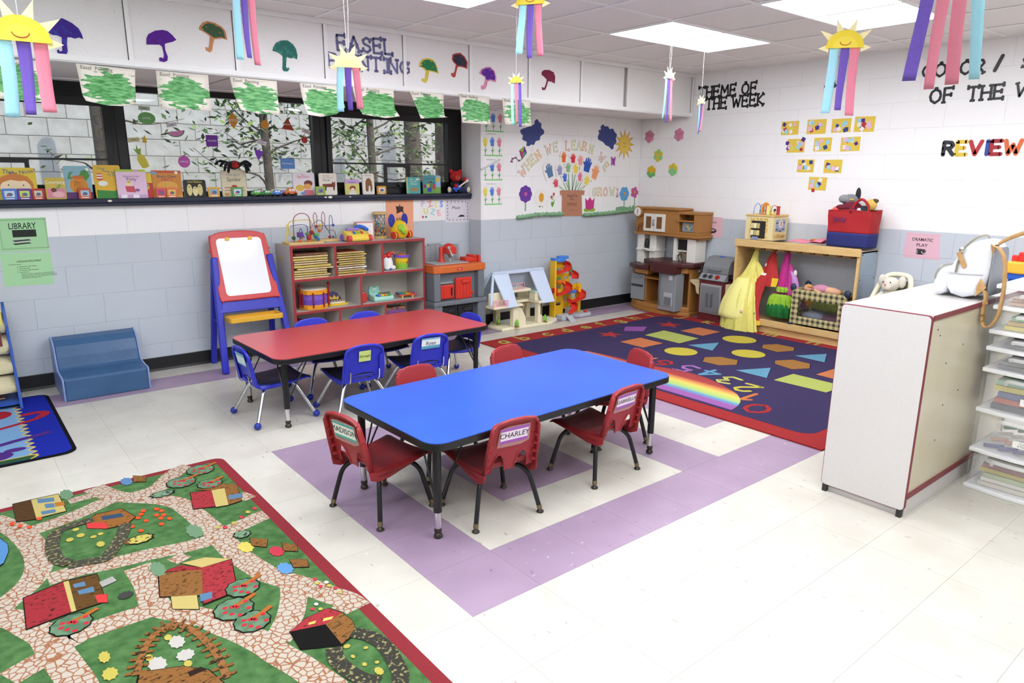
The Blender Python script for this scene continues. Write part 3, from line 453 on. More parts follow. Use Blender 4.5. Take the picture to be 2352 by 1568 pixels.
FBLOB = [('#6b8a6b',-0.585,1.615,0.052,0.035),('#6b8a6b',-0.569,1.164,0.029,0.064),('#6b8a6b',-0.929,1.876,0.026,0.06),('#6b8a6b',-0.425,1.017,0.035,0.033),('#6b8a6b',-0.757,0.952,0.024,0.058),('#5d7fa8',-0.685,1.862,0.024,0.048),('#c9b95a',-0.448,0.906,0.026,0.046),('#b83a4a',-0.365,0.801,0.025,0.042),('#5d8fc0',-0.385,0.662,0.026,0.043),('#b8b4ac',-0.814,0.464,0.022,0.034),('#b8b4ac',-0.887,0.389,0.024,0.038),('#b8b4ac',-0.81,0.382,0.025,0.028),('#b4a850',-0.83,0.504,0.011,0.016),('#b4a850',-0.9,0.437,0.01,0.018),('#b4a850',-0.815,0.336,0.011,0.017),('#b4a850',-1.005,0.525,0.015,0.03),('#b4a850',-1.006,0.432,0.02,0.031),('#b4a850',-0.382,-0.051,0.012,0.019),('#b4a850',-0.406,0.111,0.011,0.01),('#b4a850',-0.363,0.068,0.007,0.007),('#b4a850',-0.413,0.056,0.006,0.009),('#b4a850',-0.402,0.002,0.007,0.009),('#b4a850',-0.368,-0.013,0.007,0.007),('#b4a850',-0.947,1.479,0.012,0.016),('#b4a850',-0.939,1.412,0.014,0.019),('#b4a850',-0.901,1.367,0.011,0.013),('#b4a850',-0.874,1.376,0.01,0.013),('#b4a850',-0.979,1.399,0.013,0.018),('#b4a850',-0.889,1.285,0.014,0.025),('#b4a850',-0.758,1.231,0.051,0.038),('#6d4a30',-0.799,1.235,0.016,0.025),('#40403e',-0.886,0.842,0.024,0.024),('#d8502a',-0.692,1.487,0.01,0.016),('#d8502a',-0.707,1.459,0.01,0.016),('#d8502a',-0.643,1.469,0.01,0.016),('#d8502a',-0.63,1.438,0.01,0.016),('#d8502a',-0.724,1.431,0.01,0.016),('#d8502a',-0.632,1.392,0.01,0.016),('#d8502a',-0.657,1.408,0.01,0.015),('#d8502a',-0.649,1.368,0.01,0.015),('#d8502a',-0.621,1.341,0.01,0.015),('#d8502a',-0.703,1.382,0.009,0.015),('#d8502a',-0.76,1.363,0.009,0.015),('#d8502a',-0.74,1.303,0.01,0.015),('#d8502a',-0.66,1.312,0.01,0.015),('#d8502a',-1.147,1.7,0.01,0.017),('#d8502a',-1.122,1.657,0.009,0.016),('#d8502a',-1.093,1.618,0.009,0.016),('#d8502a',-1.053,1.683,0.01,0.017),('#c23b4b',-0.306,1.211,0.009,0.015),('#b4a850',-0.34,1.195,0.009,0.015),('#c23b4b',-0.378,1.166,0.008,0.014),('#b4a850',-0.42,1.133,0.009,0.014),('#c23b4b',-0.461,1.118,0.009,0.014),('#b4a850',-0.485,1.136,0.009,0.013),('#c23b4b',-0.329,0.526,0.007,0.01),('#b4a850',-0.334,0.496,0.007,0.01),('#e4c8c8',-0.305,0.48,0.008,0.01),('#b4a850',-0.306,0.454,0.008,0.01),('#c23b4b',-0.332,0.469,0.007,0.009),('#b4a850',-0.295,0.393,0.007,0.009),('#c23b4b',-0.296,0.426,0.007,0.009),('#e4c8c8',-0.389,0.378,0.007,0.009),('#c23b4b',-0.41,0.36,0.007,0.009),('#b4a850',-0.389,0.343,0.007,0.008)]
FFENCE = [('#39382c',[(-0.875,1.534),(-0.951,1.529),(-1.012,1.5),(-1.04,1.39),(-1.04,1.267),(-1.01,1.203)]),('#39382c',[(-0.776,1.407),(-0.814,1.298),(-0.862,1.207),(-0.896,1.153),(-0.952,1.171),(-1.013,1.18)]),('#2e2c24',[(-0.362,0.163),(-0.328,0.113),(-0.313,0.046),(-0.322,-0.034),(-0.339,-0.102),(-0.362,-0.138)]),('#2e2c24',[(-0.441,0.131),(-0.458,0.075),(-0.454,0.014),(-0.437,-0.047),(-0.406,-0.095)]),('#8a5a2b',[(-0.949,0.378),(-0.922,0.446),(-0.887,0.514),(-0.842,0.561),(-0.794,0.561),(-0.756,0.483),(-0.739,0.386),(-0.735,0.297),(-0.744,0.199)])]
HANG = [(-0.958,0.8,1.801,0.001601),(-0.241,1.044,2.073,0.001858),(1.312,1.283,2.296,0.002498),(0.535,1.798,1.972,0.002498),(1.671,1.83,1.992,0.002915),(3.272,1.939,2.161,0.003696),(3.606,1.884,1.996,0.003844),(2.348,0.129,2.059,0.002562),(0.559,-1.009,1.877,0.001217)]
# ---------------------------------------------------------------- tables
CHROME = M('#d8d8da', .18, 1); BLKP = M('#17181a', .35); BRASS = M('#8d7d62', .35, 1); GLIDE = M('#4a463f', .35, .8)
def table(label, loc, rot, zt, top, chair_side):
    t = thing('activity_table', label, 'table', loc, rot, 'low activity tables')
    ob('tabletop', MB(M(top[0], .28, mott=(top[1], 2.2, .3, .8))).poly(rr(1.520, .758, .072, 6), .003, base=zt-.003), t)
    mb = MB(BLKP); mb.poly(rr(1.524, .762, .074, 6), .031, base=zt-.034); ob('edge_band', mb, t, bevel=.003)
    for sx in (-1, 1):
        for sy in (-1, 1):
            x, y = sx*.69, sy*.30
            l = ob('leg', MB(BLKP).tube([(x, y, .115), (x, y, zt-.034)], .0175, n=14), t)
            ob('insert', MB(CHROME).tube([(x, y, .04), (x, y, .13)], .0148, n=14), l)
            ob('foot', MB(GLIDE).lathe([(.015, .045), (.016, .028), (.011, .022), (.018, .014), (.018, .004), (.012, 0)][::-1], n=14, c=(x, y, 0)), l)
            for ex, ey in ((-sx*.16, 0), (0, -sy*.13)):
                ob('brace', MB(BLKP).tube([(x+math.copysign(.018, ex)*(ex != 0), y+math.copysign(.018, ey)*(ey != 0), .17), (x+ex*.85, y+ey*.85, zt-.05), (x+ex, y+ey, zt-.036)], .0042, n=6), l)
    return t
table('low rectangular table with a bright blue top and black edge', (.879, .841, 0), .035, .44, ('#2a55cc', '#3060d4'), 0)
table('low rectangular table with a red top and black edge', (.898, 2.442, 0), .023, .431, ('#b43a40', '#bc4046'), 0)
# ---------------------------------------------------------------- chairs
def shell_seat(mat, w0, w1, y0, y1, z, lip, dip, bend):
    """moulded seat: sides and front turned down, rear swept up"""
    us = [-1, -.97, -.9, -.75, -.5, -.25, 0, .25, .5, .75, .9, .97, 1]; vsn = [-.18, -.09, 0, .08, .25, .45, .65, .82, .93, .98, 1]
    P = []
    for v in vsn:
        for u in us:
            a = abs(u); vv = max(v, 0)
            w = w0+(w1-w0)*vv
            y = y0+(y1-y0)*vv; zz = z-dip*math.sin(PI*min(1, vv*1.15))*(1-.6*a)+.014*vv**3*a*a
            if a > .9: zz -= lip*((a-.9)/.1)**1.3*(1-.75*vv)
            if v > .9: zz -= .012*((v-.9)/.1)**2
            if v < 0: y += v*.11; zz += bend*((-v)/.18)**1.5
            P.append((u*w/2*(1 if v >= 0 else .96), y, zz))
    n = len(us)
    return MB(mat).add(P, [(j*n+i, j*n+i+1, (j+1)*n+i+1, (j+1)*n+i) for j in range(len(vsn)-1) for i in range(n-1)], None, True)
REDP = M('#9c2d31', .38, bump=(300, .08)); REDS = M('#8a2428', .4, bump=(250, .15))
def red_chair():
    t = thing('red_chair', 'proto', 'chair', group='red stacking chairs at the blue table')
    ob('seat', shell_seat(REDS, .265, .305, -.118, .168, .252, .034, .012, .03), t, solid=.005)
    Tb = T(0, -.136, .243, math.radians(90+12.5))            # back plane: local x across, y up, z rearward is minus
    pts = [(-.127, -.004), (-.122, .10), (-.112, .205)]
    pts += [(-.112+.026*(1-math.cos(a)), .205+.032*math.sin(a)) for a in (.5, 1.0, 1.57)]
    pts += [(-.04, .246), (.04, .246)]
    pts += [(-x, y) for x, y in pts[:6][::-1]]
    arch = lambda s: [(s*.092, 0), (s*.09, .03), (s*.08, .065), (s*.066, .084), (s*.052, .084), (s*.038, .065), (s*.026, .03), (s*.022, 0)]
    pts += arch(1)+arch(-1)[::-1]
    mb = MB(REDP); mb.T = Tb; mb.poly(pts, .006, base=-.003)
    b = ob('backrest', mb, t, bevel=.0015)
    mb = MB(REDP); mb.T = Tb
    for s in (1, -1):
        a = arch(s); mb.tube([(x, y, .004) for x, y in a], .0035, n=6)
    ob('arch_rim', mb, b)
    mb = MB(REDP); mb.T = Tb
    for s in (1, -1):                                        # side flange with ribs
        P = [(s*.127, -.012), (s*.122, .10), (s*.112, .205), (s*.104, .228)]
        v = [(x, y, -.002) for x, y in P]+[(x+s*.004, y-.004*(k == 3), .026 if k < 3 else .016) for k, (x, y) in enumerate(P)]
        mb.add(v, [(k, k+1, 5+k, 4+k) for k in range(3)], None, False)
        for y in (.03, .07, .11, .15): mb.box(min(s*.105, s*.124), max(s*.105, s*.124), y, y+.003, .002, .02)
    mb.tube([(x, y, .012) for x, y in [(-.106, .222), (-.09, .238), (-.04, .247), (.04, .247), (.09, .238), (.106, .222)]], .007, n=6)
    ob('back_flange', mb, b, solid=.003)
    for s in (1, -1):
        mb = MB(REDP); x = s*.131
        P = [(-.14, .245), (-.166, .25), (-.158, .215), (-.12, .198), (-.06, .2), (0, .212), (.06, .224), (.06, .232), (-.05, .235), (-.11, .24)]
        mb.T = Matrix(((0, 0, s, x-s*.003), (1, 0, 0, 0), (0, 1, 0, 0), (0, 0, 0, 1))); mb.poly(P, .006); ob('side_wing', mb, t, bevel=.002)
    for sx in (-1, 1):
        for sy in (-1, 1):
            P = smooth_path([(sx*.055, sy*.055, .222), (sx*.095, sy*.085, .215), (sx*.125, sy*.112, .18), (sx*.142, sy*.126, .12), (sx*.162, sy*.143, .03)], 4)
            l = ob('leg', MB(BLKP).tube(P, .0105, n=10), t)
            d = Vector((sx*.02, sy*.017, -.09)).normalized(); a = Vector((sx*.161, sy*.142, .036))
            ob('ferrule', MB(BRASS).tube([a, a+d*.018], .0115, n=10), l)
            ob('glide', MB(GLIDE).lathe([(.013, 0), (.0165, .003), (.016, .007), (.008, .014), (.005, .022)], n=12, c=(sx*.166, sy*.147, 0)), l)
    return t
def tag_on(chair, w, h, y, z, tilt, paper, bands, s, ink, size, yaw=0, tape=True, x=0):
    """paper name tag taped to the rear of a backrest"""
    p = ob('name_tag', MB(M(paper, .5)).poly(rr(w, h, .003, 2), .0008), chair, (x, y, z), (math.radians(90-tilt), 0, yaw))
    for i, (b, bh) in enumerate(bands): ob('tag_band', MB(M(b, .5)).box(-w/2, w/2, (h/2-bh if i == 0 else -h/2), (h/2 if i == 0 else -h/2+bh), .0008, .0013), p)
    text('lettering', s, size, M(ink, .6), p, 0, 0, .0015)
    if tape: ob('tape', MB(M('#e8c0bc', .25, alpha=.28)).poly([(-w*.58, -h*.75), (w*.3, -h*.8), (w*.6, -h*.6), (w*.56, h*.55), (-w*.2, h*.62), (-w*.55, h*.5)], .0006, base=-.0012), p)
R0 = red_chair()
reds = [(('Madison'), (.158, .904), -80, 'red chair with a teal-striped MADISON tag at the blue table\'s left end'),
        (('Charley'), (.522, .585), -5, 'red plastic chair with a purple-striped CHARLEY tag pushed under the blue table'),
        (('Gab'), (1.19, .60), 4, 'red chair with a purple-striped GABRIELLA tag near the blue table\'s right leg'),
        ('', (.60, 1.12), 182, 'red chair behind the blue table, its bare back nearest the silver-legged blue chairs'),
        ('', (1.25, 1.17), 186, 'red chair behind the blue table, back overlapping the rug\'s letters a and b'),
        ('', (1.585, .872), 162-90, 'red chair at the right end of the blue table, back against the dark rug')]
rc = []
for k, (nm, (x, y), a, lab) in enumerate(reds):
    o = R0 if k == 0 else dup(R0)
    o.location = (x, y, 0); o.rotation_euler = (0, 0, math.radians(a)); o['label'] = lab; rc.append(o)
MIR = PI
def rear(chair, *a): tag_on(chair, *a)
tag_on(rc[0], .145, .075, -.1845, .408, -12.5, '#eef0e6', [('#55a79d', .012), ('#55a79d', .012)], 'MADISON', '#2c3038', .038)
tag_on(rc[1], .135, .07, -.1845, .412, -12.5, '#efe2ee', [('#a558b5', .013), ('#a558b5', .013)], 'CHARLEY', '#3a3040', .034)
tag_on(rc[2], .135, .07, -.1845, .412, -12.5, '#efe2ee', [('#a558b5', .013), ('#a558b5', .013)], 'GABRIELLA', '#4a4050', .029)
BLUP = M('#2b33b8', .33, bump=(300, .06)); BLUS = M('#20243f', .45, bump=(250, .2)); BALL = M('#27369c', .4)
def blue_chair():
    t = thing('blue_chair', 'proto', 'chair', group='blue stacking chairs at the red table')
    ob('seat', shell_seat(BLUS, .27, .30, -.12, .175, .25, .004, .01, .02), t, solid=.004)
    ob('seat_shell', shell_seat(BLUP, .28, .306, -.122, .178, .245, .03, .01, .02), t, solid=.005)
    Tb = T(0, -.138, .235, math.radians(90+11))
    L = [(-.125, 0), (-.128, .06), (-.12, .17), (-.108, .2), (-.08, .216), (-.04, .225)]
    pts = L+[(-x, y) for x, y in L[::-1]]
    hole = [(.078, .022), (.06, .04), (0, .048), (-.06, .04), (-.078, .022), (-.06, .008), (0, .004), (.06, .008)]
    # backrest built as two halves around the oval grip hole
    top = [(-.128, .022), (-.128, .06), (-.12, .17), (-.108, .2), (-.08, .216), (-.04, .225), (.04, .225), (.08, .216), (.108, .2), (.12, .17), (.128, .06), (.128, .022)]+[(.078, .022), (.06, .04), (0, .048), (-.06, .04), (-.078, .022)]
    bot = [(-.128, .022), (-.078, .022), (-.06, .008), (0, .004), (.06, .008), (.078, .022), (.128, .022), (.125, -.012), (-.125, -.012)]
    mb = MB(BLUP); mb.T = Tb; mb.poly(top, .006, base=-.003); mb.poly(bot, .006, base=-.003)
    b = ob('backrest', mb, t)
    mb = MB(BLUP); mb.T = Tb; mb.tube(smooth_path([(x, y, .006) for x, y in L+[(-x, y) for x, y in L[::-1]]], 3), .008, n=8)
    for s in (1, -1): mb.poly([(s*.128, 0), (s*.10, .012), (s*.094, .15), (s*.12, .17)], .004, base=.012)
    ob('back_rim', mb, b)
    for s in (-1, 1): ob('back_bracket', MB(CHROME).tube(smooth_path([(s*.09, -.15, .225), (s*.092, -.172, .25), (s*.092, -.178, .30)], 3), .004, n=6), b)
    for sy in (-1, 1):
        P = [(-.185, sy*.18, .02), (-.15, sy*.145, .10), (-.118, sy*.112, .175), (-.09, sy*.092, .215), (-.05, sy*.088, .226)]
        P = P+[(-x, y, z) for x, y, z in P[::-1]]
        l = ob('leg_frame', MB(CHROME).tube(smooth_path(P, 4), .0108, n=10), t)
        for s in (-1, 1): ob('ball_foot', MB(BALL).ell((s*.187, sy*.182, .021), .021, nu=14, nv=9), l)
    return t
B0 = blue_chair()
blues = [((.235, 2.385), -88, 'blue chair with a faded tag at the left end of the red table'),
         ((.665, 2.165), -4, 'blue chair with a lime DONAGH note on its back at the red table'),
         ((1.135, 2.165), -6, 'blue chair with a teal-striped RYAN tag on its back at the red table'),
         ((1.535, 2.37), 92, 'blue chair at the right end of the red table showing an oval grip hole'),
         ((.71, 2.705), 180, 'blue chair behind the red table, back in front of the bottom left shelf bay'),
         ((1.125, 2.705), 181, 'blue chair behind the red table, back in front of the middle shelf bays')]
bc = []
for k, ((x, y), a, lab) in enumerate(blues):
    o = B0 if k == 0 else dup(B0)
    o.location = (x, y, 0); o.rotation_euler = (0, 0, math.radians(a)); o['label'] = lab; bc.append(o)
tag_on(bc[0], .13, .075, -.180, .385, -11, '#cfe0e6', [('#79b2ba', .018), ('#8fc0c8', .008)], '', '#333', .03, tape=False)
tag_on(bc[1], .075, .068, -.181, .39, -11, '#c9dc7c', [], 'Donagh', '#4a4a30', .022, tape=False)
tag_on(bc[2], .13, .072, -.182, .4, -11, '#e8eef2', [('#7fb9c9', .01), ('#58a0bd', .02)], 'Ryan', '#4a5058', .036, tape=False)
# ---------------------------------------------------------------- rugs
def pile(h, h2=None, bs=.5):
    return M(h, .95, spec=.1, bump=(900, bs, .003), mott=(h2 or h, 240, .35, .7))
def flat(mb, pts, z, t=.0006): mb.poly(pts, t, base=z)
# alphabet rug
rug = thing('alphabet_rug', 'navy classroom rug with red alphabet border, shapes and rainbow before the costume rack', 'rug')
x0, x1, y0, y1 = RUGS[0]
def rect(a, b, c, d): return [(a, c), (b, c), (b, d), (a, d)]
RR_ = pile('#8c2a2c', '#a03432'); RN = pile('#332b4a', '#40385a')
ob('border', MB(RR_).poly(rect(x0, x1, y0, y1), .010), rug, bevel=.002)
B1 = .23
ob('field', MB(RN).poly(rr(x1-x0-.34, y1-y0-.36, .10, 5, (x0+x1)/2-.03, (y0+y1)/2-.035), .001, base=.010), rug)
for h, p in RSH:
    c = (sum(a for a, b in p)/len(p), sum(b for a, b in p)/len(p))
    s = ob('shape', MB(pile('#2a2440')).poly([(c[0]+(a-c[0])*1.07, c[1]+(b-c[1])*1.07) for a, b in p], .0005, base=.011), rug)
    ob('shape_fill', MB(pile(h)).poly(p, .0012, base=.011), s)
for a, b in RCIRC:
    r = math.hypot(b[0]-a[0], b[1]-a[1])
    s = ob('shape', MB(pile('#2a2440')).poly(disc(r*1.05, 28, *a), .0005, base=.011), rug)
    ob('shape_fill', MB(pile('#b0a23c', '#bcae46')).poly(disc(r, 28, *a), .0012, base=.011), s)
for a, b in RSTAR:
    r = math.hypot(b[0]-a[0], b[1]-a[1]); ob('shape', MB(pile('#982e2c', '#a83834')).poly(star(5, r, r*.42, a[0], a[1], PI/2+.3), .0012, base=.011), rug)
def gradmat(stops, x0, x1):
    m = bpy.data.materials.new('rainbow_pile'); m.use_nodes = True; nt = m.node_tree; N = nt.nodes; L = nt.links; b = N['Principled BSDF']; b.inputs['Roughness'].default_value = .95
    tc = N.new('ShaderNodeTexCoord'); sp = N.new('ShaderNodeSeparateXYZ'); L.new(tc.outputs['Object'], sp.inputs[0]); mr = N.new('ShaderNodeMapRange'); mr.inputs[1].default_value = x0; mr.inputs[2].default_value = x1; L.new(sp.outputs[0], mr.inputs[0])
    cr = N.new('ShaderNodeValToRGB'); L.new(mr.outputs[0], cr.inputs[0]); e = cr.color_ramp.elements
    for k, (p, h) in enumerate(stops):
        el = e[k] if k < 2 else e.new(p); el.position = p; el.color = lin(h)
    L.new(cr.outputs[0], b.inputs['Base Color']); return m
bx = min(p[0] for p in RBOW); bX = max(p[0] for p in RBOW); ymx = max(p[1] for p in RBOW)
bow = [(bx, RBOW[0][1])]+RBOW+[(RBOW[-1][0], ymx+.25), (bx+.35, ymx+.55), (bx, ymx+.7)]
ob('rainbow', MB(gradmat([(0, '#8a4f90'), (.16, '#8a4f90'), (.26, '#5088b0'), (.36, '#95b46a'), (.55, '#c0b652'), (.68, '#c47e44'), (.8, '#963030'), (1, '#8c2c2c')], bx, bX-.03)).poly(bow, .0012, base=.011), rug)
NC = {'0': '#9c302e', '1': '#b86c40', '2': '#b8ac44', '3': '#b4b45c', '4': '#5c8ea8', '5': '#9868a4', '6': '#9c302e', '7': '#b86c40'}
for s, x, y in RNUM:
    mb = MB(); glyph(mb, s, .19, .03, .0012, pile(NC[s]), 0, 0, -gw(s)*.095, -.095)
    ob('number', mb, rug, (x, y, .011), (0, 0, PI/2))
LG = pile('#a29e4c', '#aea858')
for k, (s, x, y) in enumerate(RLET):
    mb = MB(); glyph(mb, s, .15, .026, .0012, LG, 0, 0, -gw(s)*.075, -.05); ob('letter', mb, rug, (x, y1-.125, .0102))
for k, (s, x, y) in enumerate(RLET2):
    mb = MB(); glyph(mb, s, .15, .028, .0012, LG, 0, 0, -gw(s)*.075, -.05); ob('letter', mb, rug, (x1-.12, y, .0102), (0, 0, -PI/2))
# farm play rug
fr = thing('farm_rug', 'green play rug printed with cobbled roads, barns and apple trees', 'rug')
x0, x1, y0, y1 = RUGS[1]
ob('border', MB(pile('#7c2a30', '#8e343a')).poly(rr(x1-x0, y1-y0, .05, 4, (x0+x1)/2, (y0+y1)/2), .008), fr, bevel=.002)
GRN = M('#5d8550', .95, spec=.1, bump=(700, .8, .004), mott=('#3c6236', 26, .3, .75))
ob('field', MB(GRN).poly(rr(x1-x0-.10, y1-y0-.09, .04, 4, (x0+x1)/2, (y0+y1)/2), .001, base=.008), fr)
def cobble():
    m = bpy.data.materials.new('cobble_pile'); m.use_nodes = True; nt = m.node_tree; N = nt.nodes; L = nt.links; b = N['Principled BSDF']; b.inputs['Roughness'].default_value = .95
    tc = N.new('ShaderNodeTexCoord'); v = N.new('ShaderNodeTexVoronoi'); v.feature = 'DISTANCE_TO_EDGE'; v.inputs['Scale'].default_value = 42; L.new(tc.outputs['Object'], v.inputs['Vector'])
    r = N.new('ShaderNodeMapRange'); r.inputs[1].default_value = .05; r.inputs[2].default_value = .10; L.new(v.outputs['Distance'], r.inputs[0])
    mx = N.new('ShaderNodeMix'); mx.data_type = 'RGBA'; mx.inputs[6].default_value = lin('#8f5c3c'); mx.inputs[7].default_value = lin('#b0a697'); L.new(r.outputs[0], mx.inputs[0]); L.new(mx.outputs[2], b.inputs['Base Color']); return m
COB = cobble()
def strip(mb, P, w, z, t, mat):
    P = [Vector((a, b)) for a, b in P]; P = [Vector(p[:2]) for p in smooth_path([(p.x, p.y, 0) for p in P], 4)]; A = []; B = []
    for i, p in enumerate(P):
        d = (P[min(i+1, len(P)-1)]-P[max(i-1, 0)]).normalized(); e = Vector((-d.y, d.x))*w/2; A.append(p+e); B.append(p-e)
    n = len(P); v = [(a.x, a.y, z+t) for a in A]+[(a.x, a.y, z+t) for a in B]
    mb.add(v, [(n+i, n+i+1, i+1, i) for i in range(n-1)], mat)
def clipx(P): return [(min(a, x1-.05), b) for a, b in P]
for k, P in enumerate(FROAD):
    mb = MB(); strip(mb, clipx(P), .092 if k not in (12, 13, 14, 15) else .06, .009, .0004+.00005*k, COB); ob('road', mb, fr)
INK = pile('#1a1714')
for k, (h, p) in enumerate(FHOUSE):
    p = clipx(p); c = (sum(a for a, b in p)/len(p), sum(b for a, b in p)/len(p)); z = .0095+.00006*k
    s = ob('printed_house', MB(INK).poly([(c[0]+(a-c[0])*1.05, c[1]+(b-c[1])*1.07) for a, b in p], .0008, base=z), fr)
    ob('house_fill', MB(M(h, .95, spec=.1, mott=('#2a1d14', 55, .58, .66, (1, 3, 1)) if h in ('#80582f', '#8e2c32', '#983238', '#4d3620', '#5a4020', '#8a5a2b') else None)).poly(p, .0009, base=z+.0004), s)
for a, b in FTREE:
    r = math.hypot(b[0]-a[0], b[1]-a[1]); z = .0125
    s = ob('printed_tree', MB(INK).poly(star(11, r*1.04, r*.97, a[0], a[1]), .0006, base=z), fr)
    ob('tree_fill', MB(M('#5f7f62', .95, mott=('#48684c', 30, .4, .6))).poly(star(11, r*.97, r*.9, a[0], a[1]), .0008, base=z), s)
    mb = MB(pile('#a5622c')); strip(mb, [(a[0]-.01, a[1]+.01), (a[0]+r*.5, a[1]+.02), (a[0]+r*1.35, a[1]+.045)], .018, z, .0011, None); ob('trunk', mb, s)
    mb = MB(pile('#b8323c'))
    for i in range(9):
        t = i*2.4; q_ = r*(.2+.55*(i % 3)/2); mb.poly(disc(.009, 6, a[0]+q_*math.cos(t), a[1]+q_*math.sin(t)), .0012, base=z)
    ob('apples', mb, s)
for k, (h, x, y, rx, ry) in enumerate(FBLOB):
    z = .0118+.00001*k
    s = ob('printed_patch', MB(INK if rx > .03 else pile(h)).poly([(x+a*rx*1.1, y+b*ry*1.1) for a, b in star(9, 1, .82)], .0005, base=z), fr)
    if rx > .03: ob('patch_fill', MB(M(h, .95, mott=('#2b2a26', 60, .55, .62))).poly([(x+a*rx*.92, y+b*ry*.92) for a, b in star(9, 1, .86)], .0007, base=z), s)
for h, P in FFENCE:
    mb = MB(M(h, .95, mott=('#8b8455', 70, .55, .62) if h != '#8a5a2b' else ('#3a2a18', 60, .55, .6))); strip(mb, clipx(P), .05 if h != '#8a5a2b' else .022, .0125, .0005, None)
    if h == '#8a5a2b':
        Q = smooth_path([(a, b, 0) for a, b in P], 5)
        for i in range(1, len(Q)-1, 2):
            d = (Q[i+1]-Q[i-1]).normalized(); e = Vector((-d.y, d.x, 0))*.03; mb.tube([Q[i]-e+Vector((0, 0, .0128)), Q[i]+e+Vector((0, 0, .0128))], .005, n=4)
    ob('printed_fence', mb, fr)
# blue caterpillar rug
br = thing('blue_rug', 'light blue rug with yellow zigzag and dark blue border under the book rack', 'rug')
x0, x1, y0, y1 = RUGS[2]; cx, cy = (x0+x1)/2, (y0+y1)/2
ob('binding', MB(pile('#141417')).poly(rr(x1-x0, y1-y0, .07, 5, cx, cy), .007), br, bevel=.002)
ob('border', MB(pile('#1b2596', '#20309c')).poly(rr(x1-x0-.04, y1-y0-.04, .055, 5, cx, cy), .001, base=.007), br)
zz = [(x1-.17+(.018 if k % 2 else -.018)-.02, y0+.02+(y1-y0-.04)*k/34) for k in range(35)]
ob('field', MB(pile('#7ba3c9', '#6f97bf')).poly([(x0+.02, y0+.02)]+zz+[(x0+.02, y1-.02)], .0006, base=.008), br)
for k, (a, b) in enumerate(((y0+.02, y0+.075), (y1-.075, y1-.02))):
    ob('end_band', MB(pile('#2c5034')).poly(rect(x0+.02, x1-.18, a, b), .0007, base=.0081), br)
    ob('end_line', MB(pile('#d0b552')).poly(rect(x0+.02, x1-.17, (b if k == 0 else a-.008), (b+.008 if k == 0 else a)), .0009, base=.0082), br)
mb = MB(pile('#d0b552')); strip2 = zz
for i in range(len(zz)-1):
    a, b = Vector(zz[i]), Vector(zz[i+1]); d = (b-a).normalized(); e = Vector((-d.y, d.x))*.005; mb.poly([tuple(a+e), tuple(a-e), tuple(b-e), tuple(b+e)], .0008, base=.0083+.00001*(i % 2))
ob('zigzag', mb, br)
RC_ = pile('#a32432'); PC_ = pile('#4d2c7a')
mb = MB(); strip(mb, [(-1.5, 3.02), (-1.2, 3.05), (-1.0, 3.12), (-.9, 3.17)], .035, .0087, .0005, RC_); strip(mb, [(-.98, 3.28), (-.9, 3.29), (-.86, 3.25), (-.9, 3.18)], .05, .0088, .0005, RC_)
mb.poly(disc(.09, 14, -1.11, 3.36), .0012, RC_, base=.0087); ob('printed_caterpillar', mb, br)
mb = MB(); strip(mb, [(-1.5, 2.72), (-1.2, 2.76), (-1.02, 2.82), (-.93, 2.84), (-.88, 2.87)], .045, .0087, .0005, PC_); mb.poly(disc(.10, 14, -1.17, 2.6, .07), .0012, PC_, base=.0087); mb.poly(disc(.05, 14, -1.06, 2.66, .03), .0013, PC_, base=.0087); mb.poly(disc(.06, 14, -1.19, 2.6, .04), .0016, pile('#b7a3c4'), base=.0087)
ob('printed_caterpillar', mb, br)
# ---------------------------------------------------------------- along the window wall
ORD = ['first', 'second', 'third', 'fourth', 'fifth', 'sixth', 'seventh', 'eighth', 'ninth', 'tenth', 'eleventh', 'twelfth', 'thirteenth']
def YZ(x): return Matrix(((0, 0, 1, x), (1, 0, 0, 0), (0, 1, 0, 0), (0, 0, 0, 1)))     # polygon (y, z) extruded along x
def XZ(y): return Matrix(((1, 0, 0, 0), (0, 0, -1, y), (0, 1, 0, 0), (0, 0, 0, 1)))    # polygon (x, z) extruded toward -y
# foam seat
t = thing('foam_seat', 'blue vinyl foam settee for children against the grey wall', 'seat', (-.735, 3.44, 0))
pf = [(0, 0), (.004, .07), (.002, .138), (.012, .148), (.10, .15), (.19, .158), (.215, .17), (.235, .24), (.262, .31), (.30, .348), (.36, .362), (.415, .345), (.42, 0)]
VN = M('#3c5f86', .32, bump=(9, .25, .02), mott=('#36587e', 6, .3, .7)); VL = M('#7f93c4', .35, bump=(12, .2, .01))
mb = MB(VN); mb.T = YZ(.012); mb.poly(pf, .486); ob('cushion_body', mb, t, bevel=.008, seg=3)
for x in (0, .498):
    mb = MB(VL); mb.T = YZ(x); mb.poly(pf, .012); ob('side_panel', mb, t, bevel=.004)
    ob('piping', MB(M('#8ea2d0', .4)).tube([(x+.006, y-.001, z+.001) for y, z in pf[1:12]], .005, n=6), t)
